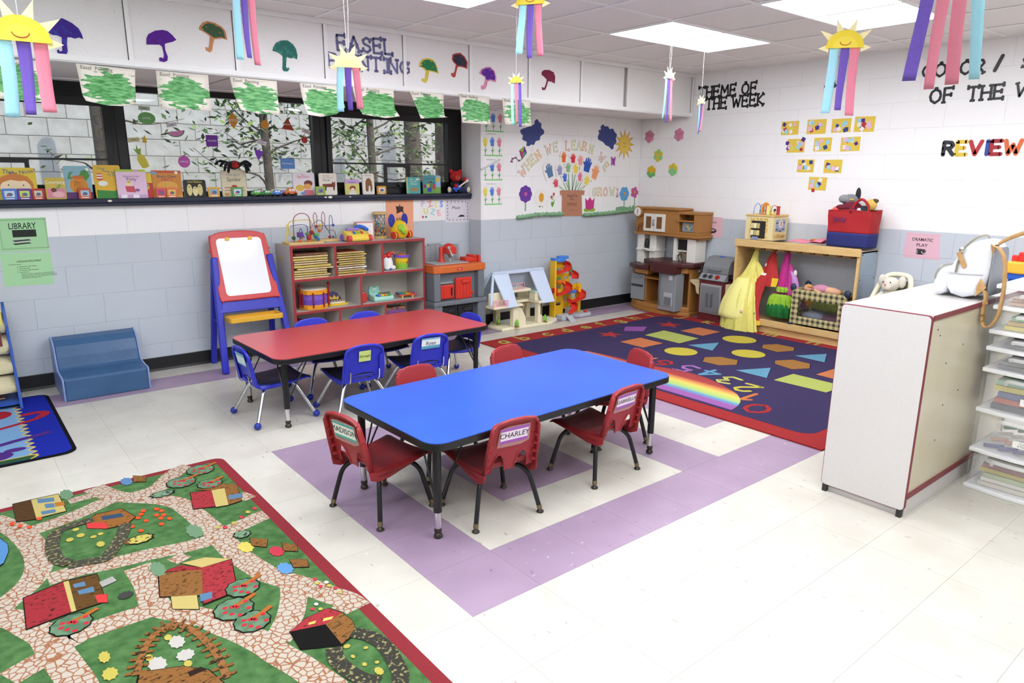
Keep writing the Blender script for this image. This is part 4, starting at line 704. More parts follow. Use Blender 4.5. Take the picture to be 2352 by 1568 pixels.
# easel
t = thing('art_easel', 'blue plastic children\'s easel with a red-framed whiteboard and yellow tray', 'easel', (.545, 3.66, 0))
EB = M('#2a2fb0', .35); ER = M('#c93f3d', .35); EY = M('#e8b23a', .4)
def bar(mb, a, b, w, d, mat=None):
    a, b = Vector(a), Vector(b); z = (b-a).normalized(); x = Vector((1, 0, 0)); y = z.cross(x).normalized(); x = y.cross(z)
    v = [p+x*sx*w/2+y*sy*d/2 for p in (a, b) for sx, sy in ((-1, -1), (1, -1), (1, 1), (-1, 1))]
    mb.add(v, [(0, 3, 2, 1), (4, 5, 6, 7), (0, 1, 5, 4), (1, 2, 6, 5), (2, 3, 7, 6), (3, 0, 4, 7)], mat)
for s in (-1, 1):
    ob('leg', (lambda m: (bar(m, (s*.262, -.19, 0), (s*.205, .045, .83), .05, .04), m)[1])(MB(EB)), t, bevel=.012, seg=3)
    ob('leg', (lambda m: (bar(m, (s*.235, .185, 0), (s*.205, .06, .80), .042, .034), m)[1])(MB(EB)), t, bevel=.008)
    mb = MB(EB); mb.tube([(s*.228, -.06, .36), (s*.232, .10, .36)], .006); ob('hinge_rod', mb, t)
ob('crossbar', MB(EB).add([(-.235, -.09, .435), (.235, -.09, .435), (.235, -.06, .51), (.225, -.055, .525), (-.225, -.055, .525), (-.235, -.06, .51)]+[(-.235, -.055, .425), (.235, -.055, .425), (.235, -.02, .50), (.225, -.015, .515), (-.225, -.015, .515), (-.235, -.02, .50)],
   [(5, 4, 3, 2, 1, 0), (6, 7, 8, 9, 10, 11)]+[(i, (i+1) % 6, 6+(i+1) % 6, 6+i) for i in range(6)]), t, bevel=.004)
mb = MB(EY); mb.T = T(0, -.115, .37)
mb.poly(rr(.40, .17, .03, 4), .006); 
for r0, r1 in (((.40, .17), (.37, .14)),):
    P = rr(.40, .17, .03, 4); Q = rr(.365, .135, .02, 4); n = len(P)
    mb.add([(a, b, 0) for a, b in P]+[(a, b, .035) for a, b in P]+[(a, b, .035) for a, b in Q]+[(a, b, .006) for a, b in Q], [(k*n+i, k*n+(i+1) % n, (k+1)*n+(i+1) % n, (k+1)*n+i) for k in range(3) for i in range(n)])
ob('tray', mb, t, bevel=.004)
Tb = T(0, .035, .755, math.radians(90-21.5))
mb = MB(ER); mb.T = Tb
P = [(-.19, -.262), (.19, -.262), (.222, -.225), (.212, .20), (.19, .245), (.12, .268), (0, .275), (-.12, .268), (-.19, .245), (-.212, .20), (-.222, -.225)]
mb.poly([tuple(p[:2]) for p in smooth_path([(a, b, 0) for a, b in P+P[:1]], 2)[:-1]], .034, base=-.017)
bd = ob('board_frame', mb, t, bevel=.008, seg=3)
mb = MB(M('#f4f5f8', .12, coat=.3)); mb.T = Tb; mb.poly(rr(.335, .44, .03, 4, 0, -.005), .0015, base=.0172); ob('whiteboard', mb, bd)
for x in (-.085, .085):
    mb = MB(EY); mb.T = Tb; mb.box(x-.016, x+.016, .195, .222, .017, .027); ob('paper_clip', mb, bd, bevel=.003)
for s in (-1, 1):
    for y in (-.10, .13):
        mb = MB(ER); mb.T = Tb @ T(s*.212, y, 0, 0, s*PI/2); mb.lathe([(.008, 0), (.008, .012), (.005, .016)], n=10); ob('knob', mb, bd)
# toy shelf
t = thing('toy_shelf', 'grey laminate toy shelf with red edging and staggered cubbies', 'shelf', (.87, 3.58, 0))
LAM = M('#c4beb9', .45, mott=('#b3ada8', 260, .45, .6)); EDG = M('#a03a3c', .4); LBK = M('#cfcabf', .5)
SW, SD, SH_ = 1.215, .296, .893
def panel(name, x0, x1, z0, z1, y0=0, y1=SD):
    p = ob(name, MB(LAM).box(x0, x1, y0+.003, y1, z0, z1), t); ob('edge_trim', MB(EDG).box(x0-.0008, x1+.0008, y0-.001, y0+.003, z0-.0008, z1+.0008), p, bevel=.001); return p
panel('side_panel', 0, .02, 0, SH_-.02); panel('side_panel', SW-.02, SW, 0, SH_-.02)
tp = panel('top_panel', 0, SW, SH_-.02, SH_); ob('edge_trim', MB(EDG).box(SW, SW+.003, 0, SD, SH_-.0205, SH_+.0005), tp)
Z1, Z2, Z3 = .62, .36, .10
for z in (Z1, Z2, Z3): panel('shelf_board', .02, SW-.02, z-.009, z+.009)
for x, a, b in ((.372, Z1, SH_), (.797, Z1, SH_), (.588, Z2, Z1), (.387, Z3, Z2), (.811, Z3, Z2)): panel('divider', x-.009, x+.009, a+.009, b-(.02 if b == SH_ else .009))
ob('back_panel', MB(LBK).box(.02, SW-.02, SD-.006, SD-.001, .03, SH_-.02), t); ob('kick_plate', MB(LAM).box(.02, SW-.02, .02, .035, 0, Z3-.009), t)
S0, SY = .87, 3.58
# puzzle stacks
WOODS = ['#d8bf8c', '#cdb17c', '#e0cb9a', '#c7a974', '#d3bd5c', '#e8ddc0']
def puzzle(x, y, z, w, d, h, col, rot, label, grp, fill):
    p = ob('wooden_puzzle', MB(M(col, .55, mott=('#b79a66', 14, .45, .8, (1, 8, 1)))).box(-w/2, w/2, -d/2, d/2, 0, h), None, (x, y, z), (0, 0, rot), label, 'puzzle', grp, bevel=.001)
    if fill: ob('puzzle_piece', MB(M(fill, .5)).box(-w*.38, w*.36, -d*.38, d*.38, h*.8, h+.0015), p)
z = Z1+.009; n = 11
hs = [.012, .010, .012, .013, .011, .016, .012, .010, .015, .013, .010]; gp = [.001, .006, .008, .001, .001, .010, .001, .001, .006, .001, 0]
for k in range(n):
    puzzle(.87+.165+.012*math.sin(k*2.1)+(.03 if k in (4, 5) else 0), SY+.135, z, .29+.02*math.sin(k*1.7), .25, hs[k], WOODS[(k*2) % 6] if k != n-1 else '#7d4a35', .03*math.sin(k*3.3), 'wooden puzzle board, %s from the top of the left stack' % ORD[n-1-k], 'puzzles in the left stack', ['#c9b23a', None, '#3f7fb5', '#d8c63e', None, '#b8433c', None, '#4a9ac0', None, None, '#6b3f2e'][k])
    z += hs[k]+.0062
z = Z1+.009
for k in range(n):
    h = .0105 if k != 9 else .009
    puzzle(.87+.52+.008*math.sin(k*2.9), SY+.135, z, .25+.012*math.sin(k*2.3), .24, h, WOODS[(k*3+1) % 6] if k != 3 else '#eceae6', .02*math.sin(k*2.7), 'wooden puzzle board, %s from the top of the right stack' % ORD[n-1-k], 'puzzles in the right stack', [None, '#f0f0ee', '#c44a3c', None, '#efe9d0', '#5a86b0', None, '#d2a23c', None, '#c9c04a', '#a8462f'][k])
    z += h+.0072
pz = [o for o in COL if o.name.startswith('wooden_puzzle')][-1]
pz = [o for o in SC.collection.objects if o.get('label') == 'wooden puzzle board, first from the top of the right stack'][0]
for k in range(5): ob('peg', MB(M('#8a2a26', .4)).lathe([(.004, 0), (.003, .006), (.006, .010), (.004, .015), (0, .016)], n=8, c=(-.09+.04*k, -.03+.02*(k % 2), .0105)), pz)
# white toy with red handle, yellow bucket
t = thing('toy_kettle', 'white toy with a red handle and blue base on the upper shelf', 'toy', (1.775, 3.70, Z1+.009))
ob('body', MB(M('#f2f1ee', .35)).lathe([(.045, .012), (.052, .03), (.05, .07), (.04, .10), (.025, .125), (.012, .13)], n=20), t)
ob('base', MB(M('#2f62b0', .4)).lathe([(.05, 0), (.055, .004), (.055, .012), (.045, .016)], n=20), t)
ob('foot', MB(M('#f2f1ee', .35)).ell((.03, -.045, .022), (.025, .03, .02)), t); ob('foot', MB(M('#f2f1ee', .35)).ell((-.03, -.045, .022), (.025, .03, .02)), t)
ob('handle', MB(M('#d4302a', .35)).tube(smooth_path([(-.05, -.02, .115), (-.01, -.02, .13), (.03, -.02, .145), (.055, -.02, .14)], 3), .014, n=8).ell((0, -.03, .125), .024), t)
t = thing('toy_bucket', 'yellow toy bucket with purple rim and orange lid', 'toy', (1.912, 3.69, Z1+.009))
ob('bucket', MB(M('#f0cb27', .35)).lathe([(.048, 0), (.05, .004), (.062, .105), (.06, .105), (.0, .104)], n=24), t)
ob('rim', MB(M('#7a58c8', .35)).lathe([(.06, .098), (.07, .100), (.071, .116), (.064, .122), (.05, .122)], n=24), t)
ob('lid', MB(M('#d8772a', .4)).lathe([(.05, .118), (.048, .126), (.02, .132), (0, .133)], n=20), t)
mb = MB(M('#8cc63f', .4))
for k in range(24):
    a = -PI/2+(k-12)*.11; h = .045+.018*(k % 4 in (1, 2))
    r0 = .0505; r1 = .0515+.012*h/.105; b = a+.11
    mb.add([(r0*math.cos(a), r0*math.sin(a), .002), (r0*math.cos(b), r0*math.sin(b), .002), (r1*math.cos(b), r1*math.sin(b), h), (r1*math.cos(a), r1*math.sin(a), h)], [(0, 1, 2, 3)])
ob('grass_band', mb, t, solid=.002)
mb = MB(M('#d8463c', .4)); mb.T = T(.03, -.05, .06, PI/2, 0, .5); mb.poly(star(5, .014, .010), .004); ob('flower_badge', mb, t)
# drum
t = thing('toy_drum', 'purple and orange toy drum with red sticks on the middle shelf', 'drum', (1.085, 3.70, Z2+.009))
OR_ = M('#f0a02a', .35)
def hexring(mb, r, z0, z1, n=8): mb.lathe([(r*.93, z0), (r, z0+.004), (r, z1-.004), (r*.93, z1)], n=n)
ob('shell', MB(M('#7a55c0', .35)).lathe([(.108, .04), (.112, .075), (.114, .082), (.112, .09), (.108, .125)], n=28), t)
for z0, z1 in ((0, .04), (.122, .16)):
    mb = MB(OR_); hexring(mb, .122, z0, z1); ob('hoop', mb, t)
ob('drum_head', MB(M('#eee9dc', .5)).lathe([(.106, .158), (.106, .1625), (0, .163)], n=28), t)
for k in range(8):
    a = k*PI/4+.39; ob('tension_rod', MB(M('#8e1f2a', .4)).tube([(.117*math.cos(a), .117*math.sin(a), .02), (.117*math.cos(a), .117*math.sin(a), .14)], .006, n=6), t)
for x, y in ((-.118, -.02), (.122, -.03)): ob('drumstick', MB(M('#a02028', .35)).tube([(x, y, .02), (x, y, .19)], .007, n=8).ell((x, y, .195), .014), t)
# tambourine-like yellow instrument
t = thing('toy_bell_board', 'yellow and navy toy instrument beside the drum', 'toy', (1.30, 3.735, Z2+.009))
ob('base', MB(M('#e8c42a', .4)).poly(rr(.18, .13, .03, 4), .016), t, bevel=.004)
ob('plate', MB(M('#e9e4d8', .4)).poly(rr(.14, .09, .02, 4), .012, base=.016), t, bevel=.003)
mb = MB(M('#3a2a66', .4)); mb.T = T(-.01, .04, .02, PI/2-.3); mb.poly([(.075*math.cos(a*PI/10), .085*math.sin(a*PI/10)) for a in range(11)], .012); fan = ob('fan_board', mb, t)
mb = MB(M('#e8b52a', .4)); mb.T = T(-.01, .035, .02, PI/2-.3); mb.poly([(-.05, .02), (-.03, .05), (-.01, .03), (.01, .055), (.03, .03), (.05, .05), (.045, .015)], .004, base=.012); ob('crown_badge', mb, t)
for k in range(5): ob('bell', MB(M('#c9b98a', .25, 1)).ell((-.05+.025*k, -.02, .036), .010, nu=10, nv=6), t)
# red drum, frog piano, xylophone
t = thing('red_toy_drum', 'small red round toy drum half hidden at the divider', 'toy', (1.508, 3.70, Z2+.009))
ob('body', MB(M('#cf3a34', .35)).lathe([(.04, 0), (.052, .01), (.056, .05), (.052, .08), (.045, .085)], n=22), t); ob('bead_top', MB(M('#b9b29a', .4, mott=('#5b5548', 60, .45, .55))).lathe([(.044, .083), (.04, .09), (0, .092)], n=18), t)
t = thing('frog_piano', 'mint green frog toy piano with four coloured keys', 'toy', (1.70, 3.69, Z2+.009))
MG = M('#a9dccb', .35)
pf = [(-.06, 0), (-.065, .03), (-.05, .045), (0, .05), (.02, .06), (.05, .06), (.055, 0)]
mb = MB(MG); mb.T = YZ(-.095); mb.poly(pf, .19); ob('body', mb, t, bevel=.012, seg=3)
for k, h in enumerate(('#2f6fd0', '#e8cf3a', '#e88a2a', '#3fa85a')): ob('key', MB(M(h, .35)).box(-.065+.034*k, -.035+.034*k, -.062, -.02, .044, .058), t, bevel=.003)
mb = MB(M('#8fcbb8', .35)); mb.T = XZ(.045); mb.poly([(-.10, .05), (-.105, .09), (-.095, .12), (-.08, .128), (-.066, .118), (-.05, .11), (-.035, .12), (-.02, .13), (-.004, .12), (0, .09), (.01, .06)], .02); fh = ob('frog_head', mb, t, bevel=.006)
for x in (-.06, -.04): ob('eye', MB(M('#f4f4f0', .3)).ell((x, .022, .095), (.009, .005, .011), nu=10, nv=6), fh); ob('pupil', MB(M('#111', .3)).ell((x+.001, .0175, .094), (.003, .002, .005), nu=8, nv=5), fh)
mb = MB(M('#6a5a40', .4))
for k in range(6): mb.ell((-.02+.02*k, .0, .062), .008, nu=8, nv=5)
ob('bead_row', mb, t)
t = thing('toy_xylophone', 'small rainbow xylophone on wooden feet beside the frog piano', 'toy', (1.955, 3.70, Z2+.009), -.15)
mb = MB(M('#d9a35a', .5)); mb.box(-.06, -.045, -.05, .05, 0, .022); ob('foot', mb, t); ob('foot', MB(M('#d9a35a', .5)).box(.035, .05, -.05, .05, 0, .022), t)
ob('frame', MB(M('#d8502a', .4)).box(-.085, .08, -.05, -.04, .022, .034).box(-.085, .08, .04, .05, .022, .034), t)
for k, h in enumerate(('#2f6fb0', '#3a9ab0', '#3fa85a', '#d8c83a', '#e89a2a', '#d8502a', '#9a3a9a')): ob('tone_bar', MB(M(h, .35)).box(-.08+.0225*k, -.063+.0225*k, -.055+.002*k, .055-.002*k, .034, .041), t)
# bottom bay toys
t = thing('red_roller_toy', 'dark red and blue toy lying in the bottom left shelf bay', 'toy', (1.0, 3.70, Z3+.009))
ob('body', MB(M('#7a2238', .4)).tube([(-.07, 0, .16), (.09, 0, .12)], .035, n=14), t); ob('base', MB(M('#c43a34', .4)).box(-.09, .06, -.06, .06, 0, .09), t, bevel=.012); ob('panel', MB(M('#2a3aa0', .4)).box(-.094, -.088, -.05, .05, .01, .10), t)
t = thing('purple_toy_box', 'low purple and brown toy in the bottom right shelf bay', 'toy', (1.82, 3.70, Z3+.009))
ob('box', MB(M('#7a4a86', .4)).box(-.1, .1, -.06, .06, 0, .17), t, bevel=.006); ob('trim', MB(M('#b88a5a', .4, mott=('#6a3a5a', 50, .45, .55))).box(-.09, .09, -.05, .05, .17, .19), t)
# bead mazes on top
TOPZ = SH_
def wire(mb, pts, mat, r=.0032): mb.tube(smooth_path(pts, 5), r, mat, n=6)
def beads(parent, lst):
    for x, y, z, r, h, kind in lst:
        m = MB(M(h, .35))
        if kind == 'c': m.box(x-r, x+r, y-r, y+r, z-r, z+r)
        else: m.ell((x, y, z), (r, r, r*(.75 if kind == 'f' else 1)), nu=12, nv=8)
        ob('bead', m, parent, bevel=.003 if kind == 'c' else 0)
PINE = M('#d9b878', .5, mott=('#c49f5e', 12, .4, .8, (1, 9, 1)))
t = thing('bead_maze', 'wooden bead maze with yellow, red and blue wires at the shelf\'s left end', 'bead maze', (1.03, 3.70, TOPZ))
ob('base', MB(PINE).poly(rr(.29, .15, .012, 3), .02), t, bevel=.004)
YW, RW_, BW_, GW_ = M('#e0c83a', .35), M('#8a3a44', .35), M('#3a5aa0', .35), M('#3a6a50', .35)
for nm, pts, m in (('wire', [(-.14, -.02, .02), (-.14, -.02, .13), (-.125, -.01, .155), (-.11, 0, .12), (-.09, .02, .08), (-.06, .03, .075)], YW), ('wire', [(-.10, .03, .06), (-.10, .03, .15), (-.08, .03, .175), (0, .03, .185), (.08, .03, .18), (.09, .03, .14), (.095, .03, .02)], YW),
                   ('wire', [(-.07, 0, .02), (-.07, 0, .18), (-.045, 0, .225), (0, 0, .24), (.045, 0, .225), (.065, 0, .18), (.065, 0, .05)], RW_), ('wire', [(-.09, .02, .14), (0, .02, .15), (.05, .02, .13), (.04, .02, .05)], BW_), ('wire', [(-.045, -.05, .02), (-.045, -.05, .10), (-.03, -.04, .125), (-.015, -.03, .10), (0, -.03, .05)], BW_), ('wire', [(.03, -.05, .02), (.035, -.04, .08), (.05, -.03, .1), (.06, -.02, .05)], RW_)):
    mb = MB(); wire(mb, pts, m); ob(nm, mb, t)
beads(t, [(-.03, -.02, .075, .02, '#6a3f9a', 'c'), (-.045, -.05, .03, .016, '#d8702a', 'f'), (.03, -.05, .05, .02, '#a8282a', 's'), (.03, -.05, .028, .014, '#e07a30', 'f'), (.07, .03, .06, .017, '#d8c23a', 's'), (.085, .02, .085, .018, '#9a2a2a', 's'), (.10, -.02, .05, .015, '#2f6aa8', 's'), (.12, .02, .06, .017, '#5aa84a', 'c'), (-.075, 0, .05, .016, '#3a5a3a', 's'), (-.01, .0, .05, .014, '#d8b84a', 's'), (.02, -.03, .08, .013, '#3f8a4a', 'f'), (.115, -.03, .035, .014, '#3a7ab0', 's')])
t = thing('bead_maze', 'bead maze with looping thin wires on a long wooden base, behind the yellow-wired one', 'bead maze', (1.245, 3.80, TOPZ))
ob('base', MB(PINE).poly(rr(.24, .10, .01, 3), .02), t, bevel=.004)
for pts, m in (([(-.11, 0, .02), (-.10, 0, .12), (-.04, 0, .17), (.0, 0, .16), (.05, 0, .08), (.065, 0, .03)], GW_), ([(-.06, .0, .1), (-.075, 0, .2), (-.06, 0, .235), (-.045, 0, .2), (-.05, 0, .12), (-.02, 0, .09), (.0, 0, .12), (-.005, 0, .2), (.01, 0, .24), (.025, 0, .2), (.02, 0, .13), (.05, 0, .09), (.10, 0, .085), (.115, 0, .02)], RW_), ([(.06, 0, .03), (.062, 0, .18), (.075, 0, .21), (.088, 0, .18), (.09, 0, .13)], BW_), ([(-.09, 0, .13), (0, .0, .13), (.095, 0, .13)], BW_)):
    mb = MB(); wire(mb, pts, m, .0025); ob('wire', mb, t)
beads(t, [(-.05, 0, .125, .013, '#b8402a', 's'), (-.02, 0, .13, .013, '#d8b62a', 's'), (-.03, 0, .09, .014, '#d8702a', 's'), (.095, 0, .13, .012, '#3a5a9a', 's'), (.06, 0, .035, .013, '#9a2a2a', 's'), (.09, 0, .033, .010, '#2f5a9a', 's')])
# toy phone
t = thing('toy_phone', 'yellow toy telephone with blue handset on the shelf top', 'toy', (1.49, 3.685, TOPZ), .05)
pf = [(-.065, .004), (-.07, .03), (-.05, .055), (.02, .085), (.055, .085), (.065, .05), (.065, .004)]
mb = MB(M('#f0d050', .35)); mb.T = YZ(-.105); mb.poly(pf, .21); ob('body', mb, t, bevel=.01, seg=3)
for s, h in ((-1, '#d8484a'), (1, '#d8484a')):
    mb = MB(M(h, .4)); mb.T = T(s*.095, -.05, .026, 0, PI/2, 0); mb.lathe([(.02, -.018), (.026, -.014), (.026, .014), (.02, .018)], n=18); ob('wheel', mb, t)
mb = MB(M('#8a62b8', .4)); mb.T = T(-.1, .045, .03, 0, PI/2, 0); mb.lathe([(.024, -.016), (.03, -.012), (.03, .012), (.024, .016)], n=18); ob('wheel', mb, t)
ob('purple_rest', MB(M('#a07acb', .4)).poly(rr(.12, .045, .02, 4, -.02, .03), .02, base=.085), t, bevel=.005)
for k, h in enumerate(('#3a6ad0', '#8ac63a', '#d84a3a')):
    mb = MB(M(h, .35)); mb.T = T(-.035+.034*k, -.022, .067, .42); mb.poly(rr(.018, .04, .008, 3), .008); ob('key', mb, t)
ob('handset', MB(M('#2f66cc', .35)).tube(smooth_path([(.01, .03, .108), (.05, .03, .118), (.10, .02, .10)], 4), .014, n=10).ell((.10, .018, .09), (.024, .024, .018)).ell((.015, .03, .105), (.02, .02, .016)), t)
ob('cord', MB(M('#d8a02a', .4)).tube(smooth_path([(.08, -.03, .07), (.10, -.05, .05), (.08, -.06, .04), (.07, -.05, .055)], 4), .002, n=5), t)
# white learning cube
t = thing('photo_cube', 'white cube box with pink edges and small drawings behind the toy phone', 'box', (1.605, 3.775, TOPZ), -.25)
ob('box', MB(M('#f0ece6', .5)).box(-.075, .075, -.05, .05, 0, .15), t)
mb = MB(M('#d4868a', .5))
for a, b, c, d in ((-.076, .076, 0, .008), (-.076, .076, .142, .151), (-.076, -.068, .008, .142), (.068, .076, .008, .142)): mb.box(a, b, -.0515, -.049, c, d)
ob('pink_edge', mb, t)
mb = MB(M('#b9b14a', .5)); mb.box(-.0765, -.0755, -.045, .045, .01, .14); ob('lime_side', mb, t); ob('dark_print', MB(M('#4a4a3a', .5, mott=('#a8a48a', 60, .45, .55))).box(-.0775, -.0765, -.03, .03, .04, .12), t)
for i in range(9): text('print', 'oJo'[i % 3]+'..', .02, M('#8a8a8a', .6), ob('print_tile', MB(M('#f5f2ee', .5)).box(-.02, .02, -.015, .015, 0, .0004), t, (-.042+.042*(i % 3), -.0505, .035+.04*(i//3)), BACK), 0, 0, .0006)
# rain stick tower
t = thing('rain_tower', 'wooden-ended bead tower toy behind the elephant toy', 'toy', (1.775, 3.80, TOPZ))
ob('base', MB(PINE).lathe([(.06, 0), (.06, .016), (.056, .02)], n=20), t); ob('cap', MB(PINE).lathe([(.062, .205), (.066, .208), (.066, .222), (.06, .225)], n=20), t)
for k in range(7):
    a = k*PI*2/7; ob('wire', MB(M(['#3a6a9a', '#c0863a', '#7a8a9a', '#9a8a5a'][k % 4], .4)).tube(smooth_path([(.045*math.cos(a+.5*j), .045*math.sin(a+.5*j)*.9, .02+.031*j) for j in range(7)], 2), .0035, n=5), t)
cols = ['#c8402a', '#e0c23a', '#2f5a9a', '#3f8a4a', '#d87a2a']
for k in range(26):
    a = random.uniform(0, 6.28); ob('bead', MB(M(cols[k % 5], .35)).ell((.043*math.cos(a), .043*math.sin(a), .035+.10*random.random()), .009, nu=8, nv=6), t)
# elephant popper
t = thing('elephant_toy', 'yellow round elephant toy with blue cloth ears and red wheels', 'toy', (1.905, 3.70, TOPZ), .25)
ob('body', MB(M('#f2c41f', .3)).lathe([(.05, .008), (.07, .03), (.078, .07), (.07, .11), (.05, .14), (.02, .155), (0, .157)], n=26), t)
ob('face', MB(M('#9acb3a', .35)).ell((-.035, -.06, .095), (.036, .02, .035)), t); ob('trunk', MB(M('#9acb3a', .35)).tube(smooth_path([(-.035, -.075, .085), (-.03, -.085, .065), (-.02, -.08, .05)], 3), [.024]*3+[.02]*3+[.017], n=10), t)
for x in (-.005, -.055): ob('eye', MB(M('#f4f4f0', .3)).ell((x+.02, -.062, .118), (.010, .006, .012), nu=10, nv=6), t); ob('pupil', MB(M('#111', .3)).ell((x+.02, -.068, .118), (.004, .003, .006), nu=8, nv=5), t)
EAR = M('#2b3aa0', .8, mott=('#a02a50', 40, .6, .66), bump=(40, .8, .01))
for s in (-1, 1): ob('ear', MB(EAR).ell((s*.078, .01, .155), (.038, .014, .056), nu=18, nv=12), t)
for x in (-.085, .085):
    mb = MB(M('#c43028', .35)); mb.T = T(x, -.03, .032, 0, PI/2); mb.lathe([(.024, -.022), (.032, -.016), (.03, 0), (.032, .016), (.024, .022)], n=18); w = ob('wheel', mb, t)
    mb = MB(M('#e8c03a', .35)); mb.T = T(x, -.03, .032, 0, PI/2); mb.lathe([(.0335, -.012), (.034, -.010), (.034, -.004), (.0325, -.003)], n=18); ob('wheel_stripe', mb, w)
# tool bench
t = thing('tool_bench', 'grey toy workbench with orange top, red doors and drill press', 'toy bench', (2.10, 3.45, 0))
GB = M('#6d737a', .5); OT = M('#cf6a32', .45); RD_ = M('#d33a2c', .38); GP = M('#9aa0a4', .4)
ob('top', MB(OT).poly(rr(.57, .345, .02, 3, .28, .175), .065, base=.585), t, bevel=.01, seg=3)
ob('top_grid', MB(M('#c9622c', .5, bump=(60, .6, .004))).box(-.01, .54, .03, .34, .6505, .653), t)
for s, x in ((0, .0), (1, .48)):
    ob('post', MB(GB).box(x, x+.07, .01, .33, .335, .585), t, bevel=.008); ob('post', MB(GB).box(x-.01, x+.08, 0, .33, 0, .30), t, bevel=.008)
ob('middle_ledge', MB(GB).box(-.015, .565, -.01, .33, .295, .335), t, bevel=.008)
ob('back_board', MB(GB).box(.06, .49, .06, .08, .335, .585), t); ob('back_board', MB(M('#5d636a', .5)).box(.06, .49, .05, .08, 0, .30), t)
def door(x0, x1, z0, z1, m, slot):
    d = ob('door', MB(m).box(x0, x1, .028, .058, z0, z1), t, bevel=.008, seg=3)
    n = 5
    for k in range(n):
        x = x0+(x1-x0)*(k+.5)/n; ob('rib', MB(m).tube([(x, .028, z0+.012), (x, .028, z1-.012)], .008, n=8), d)
    if slot == 'v': ob('handle_slot', MB(M('#201010', .6)).box(x1-.04, x1-.026, .0175, .022, z0+.03, z1-.025), d, bevel=.003)
    else: ob('handle', MB(m).box(x0+.055, x1-.035, .008, .03, z1-.05, z1-.022), d, bevel=.005)
door(.07, .225, .35, .475, RD_, 'v'); door(.245, .42, .335, .53, RD_, 'h')
BK = M('#26282a', .4, bump=(80, .5, .004)); door(.09, .25, .06, .275, BK, 'h'); door(.265, .44, .06, .275, BK, 'h')
ob('ruler_slot', MB(GP).box(.06, .22, .045, .06, .487, .50), t); ob('hinge_pin', MB(RD_).box(.425, .445, .03, .05, .37, .39), t)
pb = ob('peg_board', MB(GP).box(-.01, .50, .345, .365, .60, .80).box(.16, .30, .343, .365, .80, .815), t, bevel=.004)
mb = MB(M('#6a7074', .5))
for i in range(9):
    for j in range(6):
        if not .28 < i*.055 < .44: mb.lathe([(.004, 0), (.004, .002)], n=6, c=(0, 0, 0)) if False else mb.box(.015+i*.055-.004, .015+i*.055+.004, .3435, .3452, .655+j*.026, .663+j*.026)
ob('peg_holes', mb, pb, kind='stuff')
ob('drill_plate', MB(M('#a5aaad', .4, bump=(90, .6, .004))).box(.06, .42, .07, .31, .653, .661), t, bevel=.003)
dp = ob('drill_column', MB(RD_).lathe([(.035, 0), (.03, .02), (.024, .03), (.022, .13), (.02, .135)], n=16, c=(.22, .22, .66)), t)
ob('drill_head', MB(RD_).box(.225, .32, .12, .24, .735, .80).ell((.275, .18, .80), (.045, .055, .03)), t, bevel=.006)
ob('drill_chuck', MB(M('#7d8286', .4)).lathe([(.008, -.04), (.012, -.03), (.024, -.012), (.028, 0)], n=14, c=(.28, .17, .735)), t); ob('drill_bit', MB(M('#c8c8c8', .4)).tube([(.28, .17, .665), (.28, .17, .70)], .006), t)
ob('drill_crank', MB(M('#b5babc', .35)).tube([(.235, .12, .79), (.25, .10, .735)], .007).ell((.232, .118, .795), .014).ell((.252, .097, .73), .013), t)
ob('vice', MB(RD_).box(.42, .55, .12, .22, .655, .695).box(.55, .575, .10, .24, .62, .71).box(.50, .54, .11, .23, .69, .712), t, bevel=.005)
ob('vice_screw', MB(M('#e0b52a', .4)).tube([(.575, .17, .67), (.60, .17, .67)], .010), t)
text('maker_label', 'Fisher', .018, M('#f4d8d0', .5), ob('label_plate', MB(M('#c82a2a', .4)).box(-.03, .03, -.012, .012, 0, .001), t, (.27, .0018, .616), BACK), 0, 0, .0012)
# dollhouse
CR_ = M('#ede4c4', .45); RB = M('#c9d8ec', .4); PK = M('#e59aae', .45)
t = thing('dollhouse', 'cream open toy house with a pale blue roof and pink railings', 'dollhouse', (2.775, 3.33, 0))
ob('base', MB(CR_).poly([(0, .02), (.60, -.01), (.74, .06), (.76, .22), (.60, .34), (.12, .35), (-.02, .22)], .028), t, bevel=.006)
ob('patio', MB(M('#d6d9da', .5, bump=(70, .5, .004))).box(.12, .33, .16, .33, .028, .031), t)
for x0, x1, y0, y1 in ((.13, .185, .28, .335), (.135, .20, .02, .075), (.455, .51, .03, .085), (.52, .57, .28, .335)): ob('post', MB(CR_).box(x0, x1, y0, y1, .028, .225), t, bevel=.006)
mb = MB(CR_); mb.T = XZ(.05); mb.poly([(.18, .028), (.30, .028), (.30, .10), (.245, .20), (.18, .225)], .02); ob('porch_panel', mb, t, bevel=.004)
mb = MB(CR_); mb.T = YZ(.485); mb.poly([(.03, .23), (.31, .23), (.31, .10), (.285, .165), (.23, .195), (.13, .195), (.07, .165), (.05, .10), (.03, .10)], .02); ob('arch', mb, t, bevel=.003)
mb = MB(CR_); mb.T = XZ(.32); mb.poly([(.2, .23), (.48, .23), (.48, .15), (.46, .19), (.40, .212), (.28, .212), (.22, .19), (.2, .15)], .02); ob('arch', mb, t, bevel=.003)
ob('upper_floor', MB(CR_).box(-.11, .24, .0, .34, .222, .245).box(.24, .44, .16, .34, .222, .245).box(.44, .585, .0, .34, .222, .245), t, bevel=.004)
ob('loft_floor', MB(CR_).box(.17, .44, .12, .30, .335, .36), t, bevel=.004)
ob('knee_wall', MB(CR_).box(-.09, .20, .10, .115, .245, .36), t); ob('knee_wall', MB(CR_).box(.42, .56, .30, .315, .245, .37), t)
ob('green_top_box', MB(CR_).box(.44, .55, .06, .15, .245, .32), t, bevel=.004); ob('green_lid', MB(M('#bfe0c4', .45)).box(.435, .555, .055, .155, .32, .336), t, bevel=.003)
